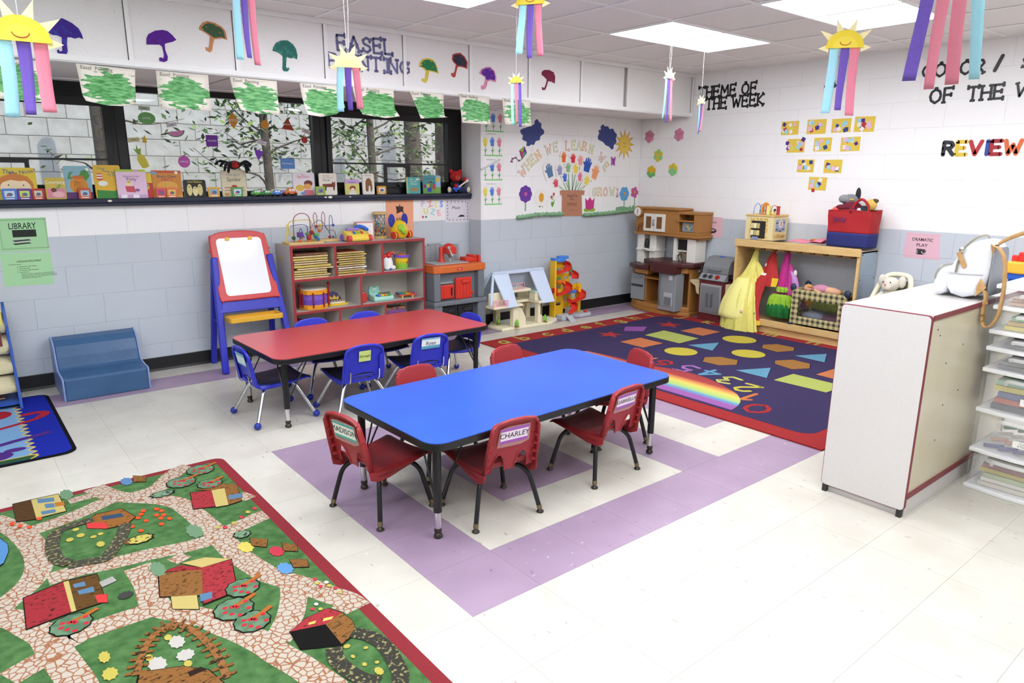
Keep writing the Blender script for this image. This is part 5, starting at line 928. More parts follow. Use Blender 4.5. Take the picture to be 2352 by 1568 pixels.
def slab(p4, th, mat):        # quad slab with thickness along its normal
    a, b, c, d = [Vector(p) for p in p4]; n = (b-a).cross(d-a).normalized()*th
    return MB(mat).add([a, b, c, d, a+n, b+n, c+n, d+n], [(3, 2, 1, 0), (4, 5, 6, 7), (0, 1, 5, 4), (1, 2, 6, 5), (2, 3, 7, 6), (3, 0, 4, 7)])
for xa, xb, xc, xd in ((-.01, .175, .17, .045), (.44, .625, .645, .485)):
    ob('roof_panel', slab([(xd, -.01, .225), (xc, -.01, .225), (xb, .145, .53), (xa, .145, .53)], -.022, RB), t, bevel=.008, seg=3)
ob('roof_ridge', MB(RB).box(-.01, .625, .14, .20, .515, .545), t, bevel=.008, seg=3)
ob('roof_panel', slab([(.66, .35, .245), (-.05, .35, .245), (-.01, .195, .53), (.625, .195, .53)], -.012, M('#b9c8e0', .4)), t)
ob('gable_frame', MB(RB).tube([(-.10, .06, .245), (-.005, .155, .525)], .014, n=8).tube([(-.10, .30, .245), (-.005, .19, .525)], .012, n=8), t)
def railing(a, b, z0, z1, n):
    a, b = Vector(a), Vector(b); mb = MB(PK)
    for z in (z0, z1): mb.tube([(a.x, a.y, z), (b.x, b.y, z)], .004, n=6)
    for k in range(n+1):
        p = a.lerp(b, k/n); mb.tube([(p.x, p.y, z0), (p.x, p.y, z1)], .0032, n=5)
    ob('railing', mb, t)
railing((-.105, .02), (.05, -.005), .25, .30, 9); railing((.17, .13), (.36, .13), .362, .42, 7)
for x, y in ((.08, .19), (.155, -.0), (.52, .01)):
    b = ob('bush', MB(M('#7cc043', .5)).lathe([(.004, 0), (.015, .012), (.018, .03), (.010, .055), (.0, .075)], n=12, c=(x+.01, y, .034)), t); ob('bush_bed', MB(M('#9a7a4a', .6)).lathe([(.024, 0), (.024, .006)], n=12, c=(x+.01, y, .028)), b)
# car ramp tower
t = thing('ramp_tower', 'yellow toy car tower with red spiral ramps and blue decks', 'toy', (3.54, 3.45, 0))
YT = M('#f0bf26', .4); RT = M('#d43226', .35); GT = M('#b9bec4', .45)
def arch_wall(x0, x1, z0, z1, y, holes):
    n0 = x0; mb = MB(YT); w = x1-x0
    mb.T = XZ(y); zs = sorted([z0]+[h for hh in holes for h in hh]+[z1])
    for k in range(0, len(zs), 2): mb.poly(rect(x0, x1, zs[k], zs[k+1]), .012)
    for a, b in holes: mb.poly(rect(x0, x0+w*.22, a, b), .012); mb.poly(rect(x1-w*.22, x1, a, b), .012); mb.poly([(x0+w*.22, b), (x1-w*.22, b), (x1-w*.3, b-.012), (x0+w*.3, b-.012)][::-1], .0119)
    return mb
ob('column', MB(YT).box(.0, .035, .03, .09, 0, .60).tube([(.012, .02, .01), (.012, .02, .60)], .012, n=8), t, bevel=.003)
ob('tower_wall', arch_wall(.03, .17, .03, .58, .08, [(.13, .175), (.30, .355), (.475, .53)]), t)
ob('tower_wall', arch_wall(.16, .27, .08, .45, .10, [(.16, .22), (.30, .35), (.39, .43)]), t)
ob('tower_wall', arch_wall(.26, .39, .03, .33, .09, [(.06, .12), (.18, .24)]), t)
ob('side_post', MB(YT).box(.375, .41, .05, .09, .03, .30).box(.36, .41, .05, .09, .30, .335), t, bevel=.003)
ob('red_stop', MB(RT).box(-.006, .045, .015, .05, .27, .325), t, bevel=.003)
def ramp(cx, cy, r0, r1, a0, a1, z0, z1, n=12):
    def pt(i, r, dz): 
        a = math.radians(a0+(a1-a0)*i/n); return (cx+r*math.cos(a), cy+r*math.sin(a), z0+(z1-z0)*i/n+dz)
    mb = MB(RT)
    for i in range(n):
        A = [pt(i, r0, .02), pt(i, r0, 0), pt(i, r1, 0), pt(i, r1, .03)]; B = [pt(i+1, r0, .02), pt(i+1, r0, 0), pt(i+1, r1, 0), pt(i+1, r1, .03)]
        mb.add(A+B, [(k, k+1, 5+k, 4+k) for k in range(3)])
    return mb
for a in ((.12, .05, .04, .10, -170, 60, .46, .57), (.24, .06, .03, .10, 120, -60, .50, .40), (.12, .04, .04, .11, -170, 60, .24, .36), (.31, .03, .04, .11, -170, 60, .15, .27), (.17, -.02, .03, .09, -130, 60, .06, .17)): ob('ramp', ramp(*a), t, solid=.004)
ob('deck', MB(M('#3f82dc', .4)).poly(rr(.13, .10, .04, 4, .09, .05), .03, base=.585), t, bevel=.004); ob('deck', MB(M('#3f82dc', .4)).poly(rr(.13, .10, .045, 4, .18, .10), .025, base=.605), t, bevel=.004); ob('deck', MB(M('#3f82dc', .4)).box(-.005, .03, .02, .08, .60, .625), t)
ob('deck', MB(M('#3f7ad8', .4)).poly(rr(.14, .07, .012, 3, .22, .02), .025, base=.255), t, bevel=.003); ob('green_loop', MB(M('#3f9a4a', .4)).tube(smooth_path([(.27, .09, .42), (.29, .08, .50), (.26, .10, .56), (.25, .10, .50), (.30, .08, .45)], 4), .012, n=8), t)
ob('green_flag', MB(M('#4aa85a', .4)).poly([(.05, .41), (.09, .425), (.12, .415), (.10, .40), (.06, .398)], .01), t, (0, .045, 0), BACK); ob('orange_flap', MB(M('#e8762a', .4)).box(.04, .13, .0, .05, .375, .40), t, bevel=.004)
ob('base_ramp', MB(GT).box(.03, .18, -.08, .02, 0, .05), t, bevel=.006); ob('base_ramp', slab([(.05, -.18, .004), (.12, -.19, .004), (.16, -.06, .06), (.09, -.06, .06)], -.012, GT), t, bevel=.003)
ob('garage_base', MB(GT).poly([(.24, .12), (.22, -.0), (.30, -.07), (.46, -.06), (.50, .02), (.42, .12)], .035), t, bevel=.006); ob('garage_base', MB(GT).box(.22, .27, .02, .09, .03, .10), t, bevel=.004); ob('base_ramp', MB(GT).box(-.02, .03, 0, .08, 0, .025), t, bevel=.005)
ob('toy_car', MB(RT).box(.40, .44, -.03, .0, .035, .055), t, bevel=.004)
# ---------------------------------------------------------------- along the right wall (local x runs along the wall to the right, y into the wall)
RW90 = -PI/2
t = thing('play_kitchen', 'brown toy kitchen with white cupboard doors, maroon counter and grey fridge', 'toy kitchen', (4.63, 3.09, 0), RW90)
BR = M('#a8743a', .5); MR = M('#4c2426', .4); WH = M('#e9e6dc', .45); GF = M('#8f9396', .4)
foot = [(-.41, .36), (-.425, .20), (-.39, .10), (-.26, .03), (-.05, -.005), (.14, -.005), (.20, .02), (.37, .13), (.37, .36)]
def infl(P, k, c=(0, .2)): return [(c[0]+(a-c[0])*k, c[1]+(b-c[1])*k) for a, b in P]
ob('plinth', MB(BR).poly(infl(foot, 1.03), .045).poly(foot, .05, base=.045), t, bevel=.008)
ob('side_wall', MB(BR).box(-.40, -.375, .14, .36, .09, .47), t, bevel=.004); ob('side_wall', MB(BR).box(.345, .37, .13, .36, .09, .50), t, bevel=.004)
ob('back_wall', MB(BR).box(-.40, .37, .33, .36, .09, .52), t); ob('niche_wall', MB(BR).box(-.17, -.15, .06, .34, .09, .42).box(-.17, .10, .3, .32, .09, .44), t)
ob('lower_counter_skirt', MB(BR).poly([(-.41, .36), (-.42, .20), (-.38, .08), (-.25, .01), (-.10, .01), (-.10, .36)], .05, base=.405), t, bevel=.006)
ob('oven', MB(GF).box(-.37, -.18, .055, .30, .105, .39), t, (0, .0, 0), (0, 0, 0), bevel=.006); ob('oven_window', MB(M('#3a3a38', .3)).box(-.355, -.195, .051, .056, .25, .275), t); ob('oven_grip', MB(GF).tube([(-.34, .045, .36), (-.21, .045, .36)], .007), t); ob('oven_display', MB(M('#1d1d1f', .3)).box(-.33, -.22, .049, .056, .405, .44), t)
ob('fridge', MB(GF).box(.075, .30, -.02, .12, .055, .475), t, bevel=.008); ob('fridge_dispenser', MB(M('#b5b9bc', .35)).box(.155, .265, -.027, -.018, .11, .25), t, bevel=.004); ob('dispenser_niche', MB(M('#73777a', .4)).box(.165, .255, -.029, -.026, .12, .205), t); ob('fridge_handle', MB(M('#5d6164', .35)).tube(smooth_path([(.10, -.02, .10), (.098, -.035, .2), (.098, -.035, .36), (.10, -.02, .44)], 3), .007), t)
ob('note', MB(M('#d9dadb', .4)).box(.21, .255, -.0215, -.02, .385, .43), t); ob('front_shelf', MB(BR).box(-.15, .08, .02, .30, .36, .375), t)
for k in range(4): ob('printed_bottle', MB(M('#c98a7a', .5)).box(-.03+.028*k, -.012+.028*k, .295, .30, .28, .345), t)
ob('counter', MB(MR).poly([(-.44, .36), (-.45, .18), (-.40, .05), (-.26, -.02), (-.08, -.02), (-.08, .36)], .045, base=.455), t, bevel=.012, seg=3)
ob('counter', MB(MR).poly([(-.20, .36), (-.20, .05), (-.02, -.03), (.02, -.05), (.30, -.05), (.33, .02), (.42, .10), (.42, .36)], .05, base=.515), t, bevel=.012, seg=3)
ob('drawer_row', MB(BR).poly([(-.19, .3), (-.19, .06), (.0, -.01), (.36, .08), (.36, .3)], .06, base=.455), t, bevel=.005)
ob('sink_apron', MB(MR).box(.0, .31, -.06, .05, .45, .555), t, bevel=.008); ob('drawer_knob', MB(MR).box(-.115, -.075, .01, .03, .475, .51), t, (0, -.02, 0), bevel=.003)
ob('stove_ring', MB(M('#3a2020', .35)).lathe([(.05, 0), (.05, .004), (.03, .005)], n=16, c=(-.30, .16, .50)), t); ob('toy_pan', MB(M('#c8c6c0', .3)).ell((-.25, .10, .505), (.03, .02, .008)), t)
for x0, x1, y0 in ((-.395, -.30, .10), (-.24, -.15, .12)): ob('pillar', MB(WH).box(x0, x1, y0+.06, .34, .50, .82), t, bevel=.006)
ob('pillar_band', MB(WH).box(-.40, -.14, .145, .345, .635, .66), t, bevel=.005); ob('coffee_cup', MB(M('#1c1c1e', .35)).lathe([(.02, 0), (.024, .05), (.018, .09), (.01, .1)], n=14, c=(-.27, .17, .67)), t); ob('cup_shelf', MB(M('#d8d6d0', .3)).ell((-.275, .15, .655), (.04, .03, .012)), t)
wp = ob('white_panel', MB(WH).box(.10, .135, .16, .34, .555, .80).box(.275, .38, .16, .34, .555, .80).box(.135, .275, .2, .34, .66, .68).box(.135, .275, .2, .34, .79, .80), t, bevel=.004)
ob('chalkboard', MB(M('#17181a', .5)).box(.13, .28, .195, .20, .68, .80), t); ob('tile_splash', MB(M('#b5a888', .5, mott=('#8a7d60', 30, .45, .6, (1, 1, 3)))).box(.13, .28, .25, .26, .56, .66), t)
ob('tap', MB(M('#c4c6c8', .2, 1)).tube(smooth_path([(.18, .2, .56), (.18, .2, .62), (.185, .17, .64), (.19, .13, .62)], 3), .009, n=8), t); ob('tap_handle', MB(M('#c4c6c8', .2, 1)).lathe([(.012, 0), (.012, .03), (.006, .035)], n=10, c=(.14, .19, .565)).lathe([(.012, 0), (.012, .03), (.006, .035)], n=10, c=(.23, .19, .565)), t)
for b_ in ((-.41, .17, .14, .36, .84, 1.085), (-.40, .18, .12, .36, 1.085, 1.105), (-.42, .15, .12, .36, .815, .84)): ob('upper_cabinet', MB(BR).box(*b_), t, bevel=.005)
for b_ in ((.17, .42, .13, .36, .845, .87), (.17, .36, .30, .36, .87, 1.05), (.36, .42, .13, .36, .87, 1.05), (.14, .36, .12, .30, .975, .99), (.17, .43, .125, .36, 1.05, 1.075), (.15, .44, .115, .36, .815, .845)): ob('upper_cabinet', MB(BR).box(*b_), t, bevel=.004)
ob('corbel', MB(BR).poly([(.12, .16), (.42, .16), (.42, .36), (.12, .36)], .03, base=.79), t, bevel=.008)
for s, x in ((0, -.29), (1, -.145)):
    d = ob('door', MB(WH).box(x, x+.14, .122, .14, .855, 1.04), t, bevel=.003); ob('door_panel', MB(M('#7a5226', .5)).box(x+.035, x+.105, .1205, .1225, .885, 1.01), d)
    ob('door_handle', MB(M('#9ea2a4', .35)).tube(smooth_path([(x+(.132 if s == 0 else .008), .118, .915), (x+(.142 if s == 0 else -.002), .105, .945), (x+(.132 if s == 0 else .008), .118, .98)], 3), .007), d)
mb = MB(BR); mb.T = T(-.36, .12, 1.055, PI/2); mb.lathe([(.056, -.02), (.06, -.012), (.06, .018), (.05, .02)], n=24); ck = ob('clock_rim', mb, t)
mb = MB(M('#f0eee8', .4)); mb.T = T(-.36, .099, 1.055, PI/2); mb.poly(disc(.046, 24), .003); ob('clock_face', mb, ck)
ob('clock_hand', MB(M('#1a1a1a', .4)).box(-.362, -.358, .094, .096, 1.02, 1.085).box(-.36, -.345, .094, .096, 1.053, 1.057), ck)
mb = MB(M('#8f5f2c', .5))
for x, z in ((-.375, .87), (-.345, .87), (-.36, .905), (-.33, .92)):
    mb.T = T(x, .139, z, PI/2); mb.lathe([(.018, -.01), (.022, 0), (.022, .012), (.014, .012)], n=14)
ob('cup_rack', mb, t)
mw = ob('microwave', MB(GF).box(.20, .355, .155, .30, .872, .97), t, bevel=.006); ob('microwave_window', MB(M('#b8a86a', .4, mott=('#4a78b0', 30, .5, .56))).box(.245, .325, .151, .156, .89, .95), mw)
# toy grill
t = thing('toy_grill', 'toy barbecue grill with grey lid, steel doors and dark red brick base', 'toy grill', (4.72, 2.435, 0), RW90)
BRK = M('#5d1f24', .5)
b = ob('brick_base', MB(BRK).box(-.145, .145, 0, .26, 0, .42), t, bevel=.006)
_bk = MB(M('#672429', .5, bump=(80, .3))).box(.002, .068, -.003, 0, .002, .036).mesh('brick')
for r in range(11):
    for k in range(-1, 5):
        x = -.145+k*.0725+(.036 if r % 2 else 0)
        if -.146 <= x and x+.07 <= .147 and (r < 2 or r > 8 or x < -.12 or x > .08): ob('brick', _bk, b, (x, 0, r*.038+.001))
fr_ = ob('door_frame', MB(M('#b9bcbe', .3, .6)).box(-.125, .125, -.012, .002, .085, .385), t, bevel=.008)
for x0, x1, hx in ((-.105, -.003, -.025), (.003, .105, .025)):
    d = ob('door', MB(M('#8d9194', .35, .4)).box(x0, x1, -.018, -.008, .105, .365), t, bevel=.003); ob('door_handle', MB(M('#6c7073', .3, .5)).tube([(hx, -.026, .17), (hx, -.026, .29)], .007).ell((hx, -.024, .17), .010).ell((hx, -.024, .29), .010), d)
mb = MB(M('#8a8e91', .4)); mb.T = YZ(-.15); mb.poly([(-.01, .42), (-.02, .43), (.035, .485), (.06, .485), (.06, .42)], .30); cp = ob('control_panel', mb, t, bevel=.004)
for x in (-.085, -.02, .06):
    mb = MB(M('#3a3c3e', .35) if x < 0 else M('#a02020', .4)); mb.T = T(x, .003, .458, PI/4); mb.lathe([(.024, 0), (.024, .005), (.012, .006), (.010, .02)], n=16); ob('knob', mb, cp)
mb = MB(M('#7d8184', .38)); mb.T = YZ(-.15); mb.poly([(.04, .485), (.05, .55), (.085, .61), (.14, .645), (.24, .65), (.25, .485)], .30); ld = ob('lid', mb, t, bevel=.008, seg=3)
ob('lid_handle', MB(M('#6a6d70', .35)).tube([(-.08, .035, .53), (-.06, .022, .525), (.06, .022, .525), (.08, .035, .53)], .008), ld); mb = MB(M('#3a70e0', .4)); mb.T = T(.0, .15, .652, .12); mb.poly(disc(.03, 18, 0, 0, .018), .004); ob('blue_badge', mb, ld)
for s in (-1, 1):
    mb = MB(M('#d3c39a', .5)); mb.T = XZ(.22); mb.poly([(s*.146, .40), (s*(.275 if s < 0 else .245), .40), (s*(.275 if s < 0 else .245), .375), (s*.21, .34), (s*.195, .27), (s*.146, .25)], .2); ob('side_shelf', mb, t, bevel=.006)
ob('side_crank', MB(M('#3d3f41', .4)).tube([(-.15, .08, .50), (-.17, .05, .50), (-.17, .05, .56)], .006).ell((-.19, .05, .485), .022), t)
# book sling rack at far left
t = thing('book_rack', 'blue sided sling book rack with cream fabric pockets at the left edge', 'book rack', (-1.55, 3.44, 0))
BS = M('#2a52a8', .4)
for x in (0, .58):
    mb = MB(BS); mb.T = YZ(x); mb.poly([(0, 0), (.28, 0), (.31, .60), (.285, .64), (.25, .60), (.20, .50), (.19, .42), (.14, .36), (.12, .25), (.05, .18), (.02, .08)], .016); ob('side_panel', mb, t, bevel=.002)
ob('bottom_board', MB(BS).box(.016, .58, .03, .28, .03, .05), t)
FB = M('#c9c09c', .85, bump=(25, .5, .01))
for y0, z0, h in ((.04, .09, .12), (.10, .20, .12), (.15, .32, .13), (.2, .45, .12)):
    def sl(u, v, y0=y0, z0=z0, h=h): return (.016+.564*u, y0+.10*(1-abs(2*v-1))**0*(abs(v-.4)*1.2)*0+.02+.10*v*v-.03*math.sin(PI*v), z0+h*(abs(v-.15)*1.1)**.7)
    ob('sling_pocket', MB(FB).grid(sl, 6, 10), t, solid=.003)
def flatbook(x, y, z, rx, w, h, d, col, label, pg='#e8e2d0'):
    b = thing('picture_book', label, 'book', (x, y, z), (rx, 0, 0), 'books in the sling rack')
    ob('cover', MB(M(col, .45)).box(0, w, -d/2, -d/2+.003, 0, h).box(0, w, d/2-.003, d/2, 0, h), b); ob('pages', MB(M(pg, .7)).box(.002, w-.004, -d/2+.003, d/2-.003, .003, h-.003), b); return b
flatbook(-1.18, 3.655, .50, -.15, .20, .22, .012, '#d9cf6a', 'yellow picture book standing in the top pocket of the book rack')
flatbook(-1.16, 3.60, .38, -.15, .16, .15, .012, '#6a2430', 'dark maroon book in the second pocket of the book rack'); flatbook(-1.22, 3.57, .36, -.15, .12, .13, .012, '#2a3a80', 'dark blue book in front of the maroon one in the book rack')
b = flatbook(-1.25, 3.56, .0505, -1.5708, .22, .16, .012, '#7a3a2a', 'brown book lying on the bottom board of the book rack'); b.location.z = .057
# dress-up rack
MAP = M('#dcbb82', .42, mott=('#cfa968', 7, .35, .75, (1, 1, 6)))
t = thing('costume_rack', 'maple dress-up rack with hooks, low shelf and a mirror on its end', 'rack', (4.68, 2.17, 0), RW90)
RWD = 1.18
ob('side_panel', MB(MAP).box(0, .022, 0, .31, 0, .845), t, bevel=.003); ob('side_panel', MB(MAP).box(RWD-.022, RWD, 0, .31, 0, .845), t, bevel=.003)
ob('top_board', MB(MAP).box(-.004, RWD+.004, .0, .315, .82, .838), t, bevel=.003); ob('top_fascia', MB(MAP).box(-.006, RWD+.006, -.012, .006, .795, .862), t, bevel=.004)
ob('bottom_shelf', MB(MAP).box(.022, RWD-.022, 0, .30, .10, .118), t); ob('bottom_front', MB(MAP).box(.0, RWD, -.006, .012, .075, .135), t, bevel=.004); ob('kick_board', MB(MAP).box(.022, RWD-.022, .02, .035, 0, .10), t)
ob('hook_rail', MB(MAP).box(.022, RWD-.022, .14, .16, .76, .82), t)
HK = M('#5f5540', .35, 1); _hk = None
for k in range(9):
    x = .10+k*.122
    mb = MB(HK).tube(smooth_path([(-.018, -.03, .018), (-.022, -.022, 0), (-.012, -.008, -.008), (0, 0, .0), (.012, -.008, -.008), (.022, -.022, 0), (.018, -.03, .018)], 3), .0032, n=6) if _hk is None else None
    if _hk is None: _hk = mb.mesh('hook')
    ob('hook', _hk, t, (x, .135, .775))
mr = ob('mirror', MB(M('#c9d2d8', .03, 1)).box(RWD+.0005, RWD+.004, .02, .31, .14, .84), t)
for y, z in ((.04, .81), (.29, .81), (.04, .6), (.29, .6)): ob('mirror_screw', MB(M('#555', .3, 1)).ell((RWD+.004, y, z), (.003, .006, .006), nu=8, nv=6), mr)
# costumes: draped cloth of stacked oval rings with folds
def drape(rings, mat, n=48, folds=9, amp=.12, seed=1, matf=None):
    """rings: (z, cx, cy, rx, ry) from the hook downwards"""
    rnd = random.Random(seed); ph = [rnd.uniform(0, 6.28) for _ in range(3)]
    R_ = smooth_path([Vector((r[0], r[1], r[2])) for r in rings], 4); S_ = smooth_path([Vector((r[3], r[4], 0)) for r in rings], 4)
    P = []; m = len(R_)
    for j in range(m):
        g = amp*min(1, j/(m*.3))
        for i in range(n):
            a = 2*PI*i/n; k = 1+g*(math.sin(folds*a+ph[0]+j*.05)*.6+math.sin((folds*2-3)*a+ph[1])*.3+math.sin(3*a+ph[2]+j*.1)*.3)
            P.append((R_[j].y+S_[j].x*k*math.cos(a), R_[j].z+S_[j].y*k*math.sin(a), R_[j].x))
    mb = MB(mat)
    for j in range(m-1):
        for i in range(n):
            q_ = (j*n+i, (j+1)*n+i, (j+1)*n+(i+1) % n, j*n+(i+1) % n)
            mb.f.append(list(q_)); mb.m.append(matf(i/n, j/(m-1)) if matf else mat); mb.s.append(True)
    mb.v = [Vector(p) for p in P]
    return mb
YD = M('#e6dc78', .75, bump=(60, .4, .005), mott=('#d8cc60', 18, .4, .7, (6, 6, 1))); YD2 = M('#efe890', .8, bump=(30, .5, .008))
t = thing('yellow_dress', 'long pale yellow princess gown hanging at the left end of the rack', 'dress', (4.72, 2.02, 0), RW90)
ob('bodice', drape([(.785, 0, .10, .008, .008), (.74, 0, .09, .022, .02), (.64, .0, .06, .04, .035), (.54, -.01, .03, .07, .05), (.47, -.03, .01, .10, .06)], YD, seed=3), t)
ob('skirt', drape([(.52, -.02, .01, .07, .055), (.46, -.025, -.01, .10, .07), (.30, -.03, -.07, .14, .07), (.16, -.02, -.10, .165, .07), (.03, -.01, -.11, .18, .075), (.0145, -.01, -.11, .182, .076)], YD, folds=11, amp=.14, seed=5), t)
ob('overskirt', drape([(.50, -.03, -.005, .08, .06), (.42, -.04, -.035, .115, .075), (.28, -.055, -.08, .15, .08), (.16, -.06, -.11, .155, .08), (.12, -.06, -.11, .145, .075)], YD2, folds=7, amp=.08, seed=8), t)
ob('sleeve', drape([(.66, .03, .06, .01, .01), (.60, .06, .05, .035, .03), (.52, .08, .05, .045, .035), (.45, .07, .05, .03, .03), (.42, .06, .05, .012, .012)], YD, folds=5, seed=4), t)
ob('flower_pin', MB(M('#e8b6b6', .6, bump=(60, .8))).ell((.05, -.165, .20), (.016, .01, .016), nu=12, nv=8), t)
RC1, YC1, WC1 = M('#b82c2c', .75, bump=(50, .3, .004)), M('#e6c22e', .75, bump=(50, .3, .004)), M('#ece6e0', .75)
def mf(u, v):
    k = (int(u*5)+int(v*4)) % 6
    return YC1 if k in (1,) or (v > .8 and .2 < u < .5 and v < .93) else WC1 if k == 3 and int(v*24) % 5 == 0 else RC1
t = thing('hero_costume', 'red and yellow costume hanging beside the yellow gown', 'costume', (4.72, 1.845, 0), RW90)
ob('top', drape([(.765, 0, .10, .008, .01), (.72, -.0, .09, .03, .02), (.62, .0, .07, .06, .03), (.52, .015, .06, .075, .035), (.44, .02, .05, .06, .035)], RC1, folds=5, amp=.15, seed=11, matf=mf), t)
ob('trouser', drape([(.56, -.03, .05, .05, .03), (.44, -.07, .02, .06, .035), (.32, -.09, -.005, .06, .035), (.20, -.08, -.03, .055, .035), (.10, -.05, -.05, .06, .03), (.075, -.045, -.055, .055, .03)], RC1, folds=5, amp=.14, seed=13, matf=mf), t)
mb = MB(M('#23306a', .7))
for k in range(6):
    a = k*1.05; mb.tube(smooth_path([(-.065, -.092, .175), (-.065+.025*math.cos(a), -.094, .175+.03*math.sin(a)), (-.065+.04*math.cos(a+.5), -.092, .175+.045*math.sin(a+.5))], 3), .0035, n=5)
ob('printed_emblem', mb, t)
PKc, GNc, DGc = M('#c02a86', .6, bump=(35, .6, .006)), M('#9ccb3a', .85, bump=(60, 1, .01)), M('#1f7a35', .9, bump=(70, 1, .012))
t = thing('pink_costume', 'magenta leotard costume with green ruffled hem hanging in the middle of the rack', 'costume', (4.73, 1.70, 0), RW90)
ob('bodice', drape([(.765, 0, .09, .01, .01), (.73, 0, .08, .028, .02), (.62, 0, .06, .036, .025), (.50, -.005, .05, .04, .03), (.44, -.005, .05, .045, .032)], PKc, folds=7, seed=21), t)
ob('ruffle', drape([(.45, -.005, .05, .045, .034), (.425, -.005, .05, .055, .04), (.40, -.005, .05, .052, .04)], GNc, folds=12, amp=.2, seed=22), t)
ob('side_panel', drape([(.66, .04, .07, .012, .012), (.58, .06, .07, .03, .02), (.46, .07, .07, .045, .02), (.38, .08, .07, .05, .02)], M('#c8459a', .6), folds=4, seed=24), t)
ob('lilac_sleeve', drape([(.60, .06, .06, .012, .012), (.55, .09, .06, .028, .02), (.48, .11, .06, .035, .02), (.44, .12, .06, .02, .015)], M('#c58acb', .6), folds=4, seed=25), t)
ob('white_cuff', MB(M('#e8e2e4', .7)).ell((.105, .05, .585), (.018, .012, .03)), t)
t = thing('green_tutu', 'lime and dark green ruffled tutu with purple waist hanging under the magenta costume', 'costume', (4.73, 1.715, 0), RW90)
ob('waist', drape([(.46, .0, .10, .03, .03), (.42, 0, .09, .06, .05), (.37, 0, .08, .085, .06)], M('#8a1a5a', .8, bump=(60, .8, .008)), folds=16, amp=.1, seed=31), t)
ob('lime_tier', drape([(.38, 0, .08, .08, .06), (.345, 0, .08, .115, .075), (.29, 0, .08, .13, .08), (.26, 0, .08, .128, .08)], GNc, folds=17, amp=.12, seed=32, n=72), t)
ob('green_tier', drape([(.30, 0, .08, .11, .07), (.26, 0, .08, .135, .085), (.20, 0, .085, .14, .085), (.16, 0, .09, .13, .075)], DGc, folds=19, amp=.16, seed=33, n=72), t)
# doll playpen
def plaid():
    m = bpy.data.materials.new('plaid_cloth'); m.use_nodes = True; nt = m.node_tree; N = nt.nodes; L = nt.links; b = N['Principled BSDF']; b.inputs['Roughness'].default_value = .85
    tc = N.new('ShaderNodeTexCoord'); sp = N.new('ShaderNodeSeparateXYZ'); L.new(tc.outputs['Object'], sp.inputs[0]); src = []
    for ax in (0, 2):
        w = N.new('ShaderNodeMath'); w.operation = 'PINGPONG'; w.inputs[1].default_value = .024; L.new(sp.outputs[ax], w.inputs[0])
        g = N.new('ShaderNodeMath'); g.operation = 'GREATER_THAN'; g.inputs[1].default_value = .013; L.new(w.outputs[0], g.inputs[0]); src.append(g.outputs[0])
    a = N.new('ShaderNodeMath'); a.operation = 'ADD'; L.new(src[0], a.inputs[0]); L.new(src[1], a.inputs[1]); h = N.new('ShaderNodeMath'); h.operation = 'MULTIPLY'; h.inputs[1].default_value = .5; L.new(a.outputs[0], h.inputs[0])
    cr = N.new('ShaderNodeValToRGB'); cr.color_ramp.elements[0].color = lin('#c9bb86'); cr.color_ramp.elements[1].color = lin('#39372c'); L.new(h.outputs[0], cr.inputs[0]); L.new(cr.outputs[0], b.inputs['Base Color']); return m
PLD = plaid()
t = thing('doll_playpen', 'plaid fabric doll playpen with navy corner caps on the rack shelf', 'toy crib', (4.69, 1.55, .119), RW90)
PW, PD, PH = .49, .26, .36
for y in (0, PD):
    ob('fabric_wall', MB(PLD).box(0, PW, y-.008, y+.008, .03, .10).box(0, PW, y-.012, y+.012, .255, PH-.02).box(0, .065, y-.009, y+.009, .10, .255).box(PW-.065, PW, y-.009, y+.009, .10, .255), t, bevel=.004)
    ob('mesh_window', MB(M('#3a382f', .9, alpha=.18)).box(.065, PW-.065, y-.002, y+.002, .10, .255), t)
for x in (0, PW): ob('fabric_wall', MB(PLD).box(x-.008, x+.008, 0, PD, .03, PH-.02), t, bevel=.003)
ob('floor_pad', MB(M('#2a2c34', .8)).box(.01, PW-.01, .01, PD-.01, .03, .045), t)
NV = M('#2a3350', .45)
for x in (0, PW):
    for y in (0, PD): ob('corner_cap', MB(NV).ell((x, y, PH-.005), (.028, .02, .035)), t); ob('foot', MB(NV).box(x-.022, x+.022, y-.014, y+.014, 0, .035), t, bevel=.006)
pen = lambda x, y, z: (4.69+y, 1.55-x, .119+z)
t = thing('green_bolster', 'green dotted roll cushion inside the doll playpen', 'cushion', pen(.30, .11, .20), RW90)
mb = MB(M('#7d8a3a', .85, mott=('#95a24c', 70, .5, .56))); mb.T = T(0, 0, 0, 0, PI/2+.06); mb.lathe([(.02, -.15), (.04, -.145), (.046, -.12), (.046, .12), (.04, .145), (.02, .15)], n=20); ob('roll', mb, t)
def cushion(name, label, cat, loc, r, col, seed, rot=0, grp=None):
    """crumpled cloth: lumpy ellipsoid"""
    rnd = random.Random(seed); mb = MB(M(col, .85, bump=(20, .6, .01))); mb.ell((0, 0, 0), r, nu=22, nv=12)
    ph = [rnd.uniform(0, 6.28) for _ in range(4)]
    mb.v = [Vector((v.x*(1+.12*math.sin(9*v.y/r[1]+ph[0])), v.y*(1+.1*math.sin(7*v.x/r[0]+ph[1])), v.z*(1+.18*math.sin(6*v.x/r[0]+ph[2])*math.cos(5*v.y/r[1]+ph[3])))) for v in mb.v]
    return ob(name, mb, None, loc, (0, 0, rot) if not isinstance(rot, tuple) else rot, label, cat, grp)
cushion('blanket', 'crumpled pale blue cloth low in the doll playpen', 'blanket', pen(.16, .12, .10), (.06, .11, .045), '#a9b0c4', 1)
cushion('blanket', 'crumpled mauve cloth low in the doll playpen below the green roll', 'blanket', pen(.32, .13, .09), (.06, .14, .04), '#8a5a72', 2)
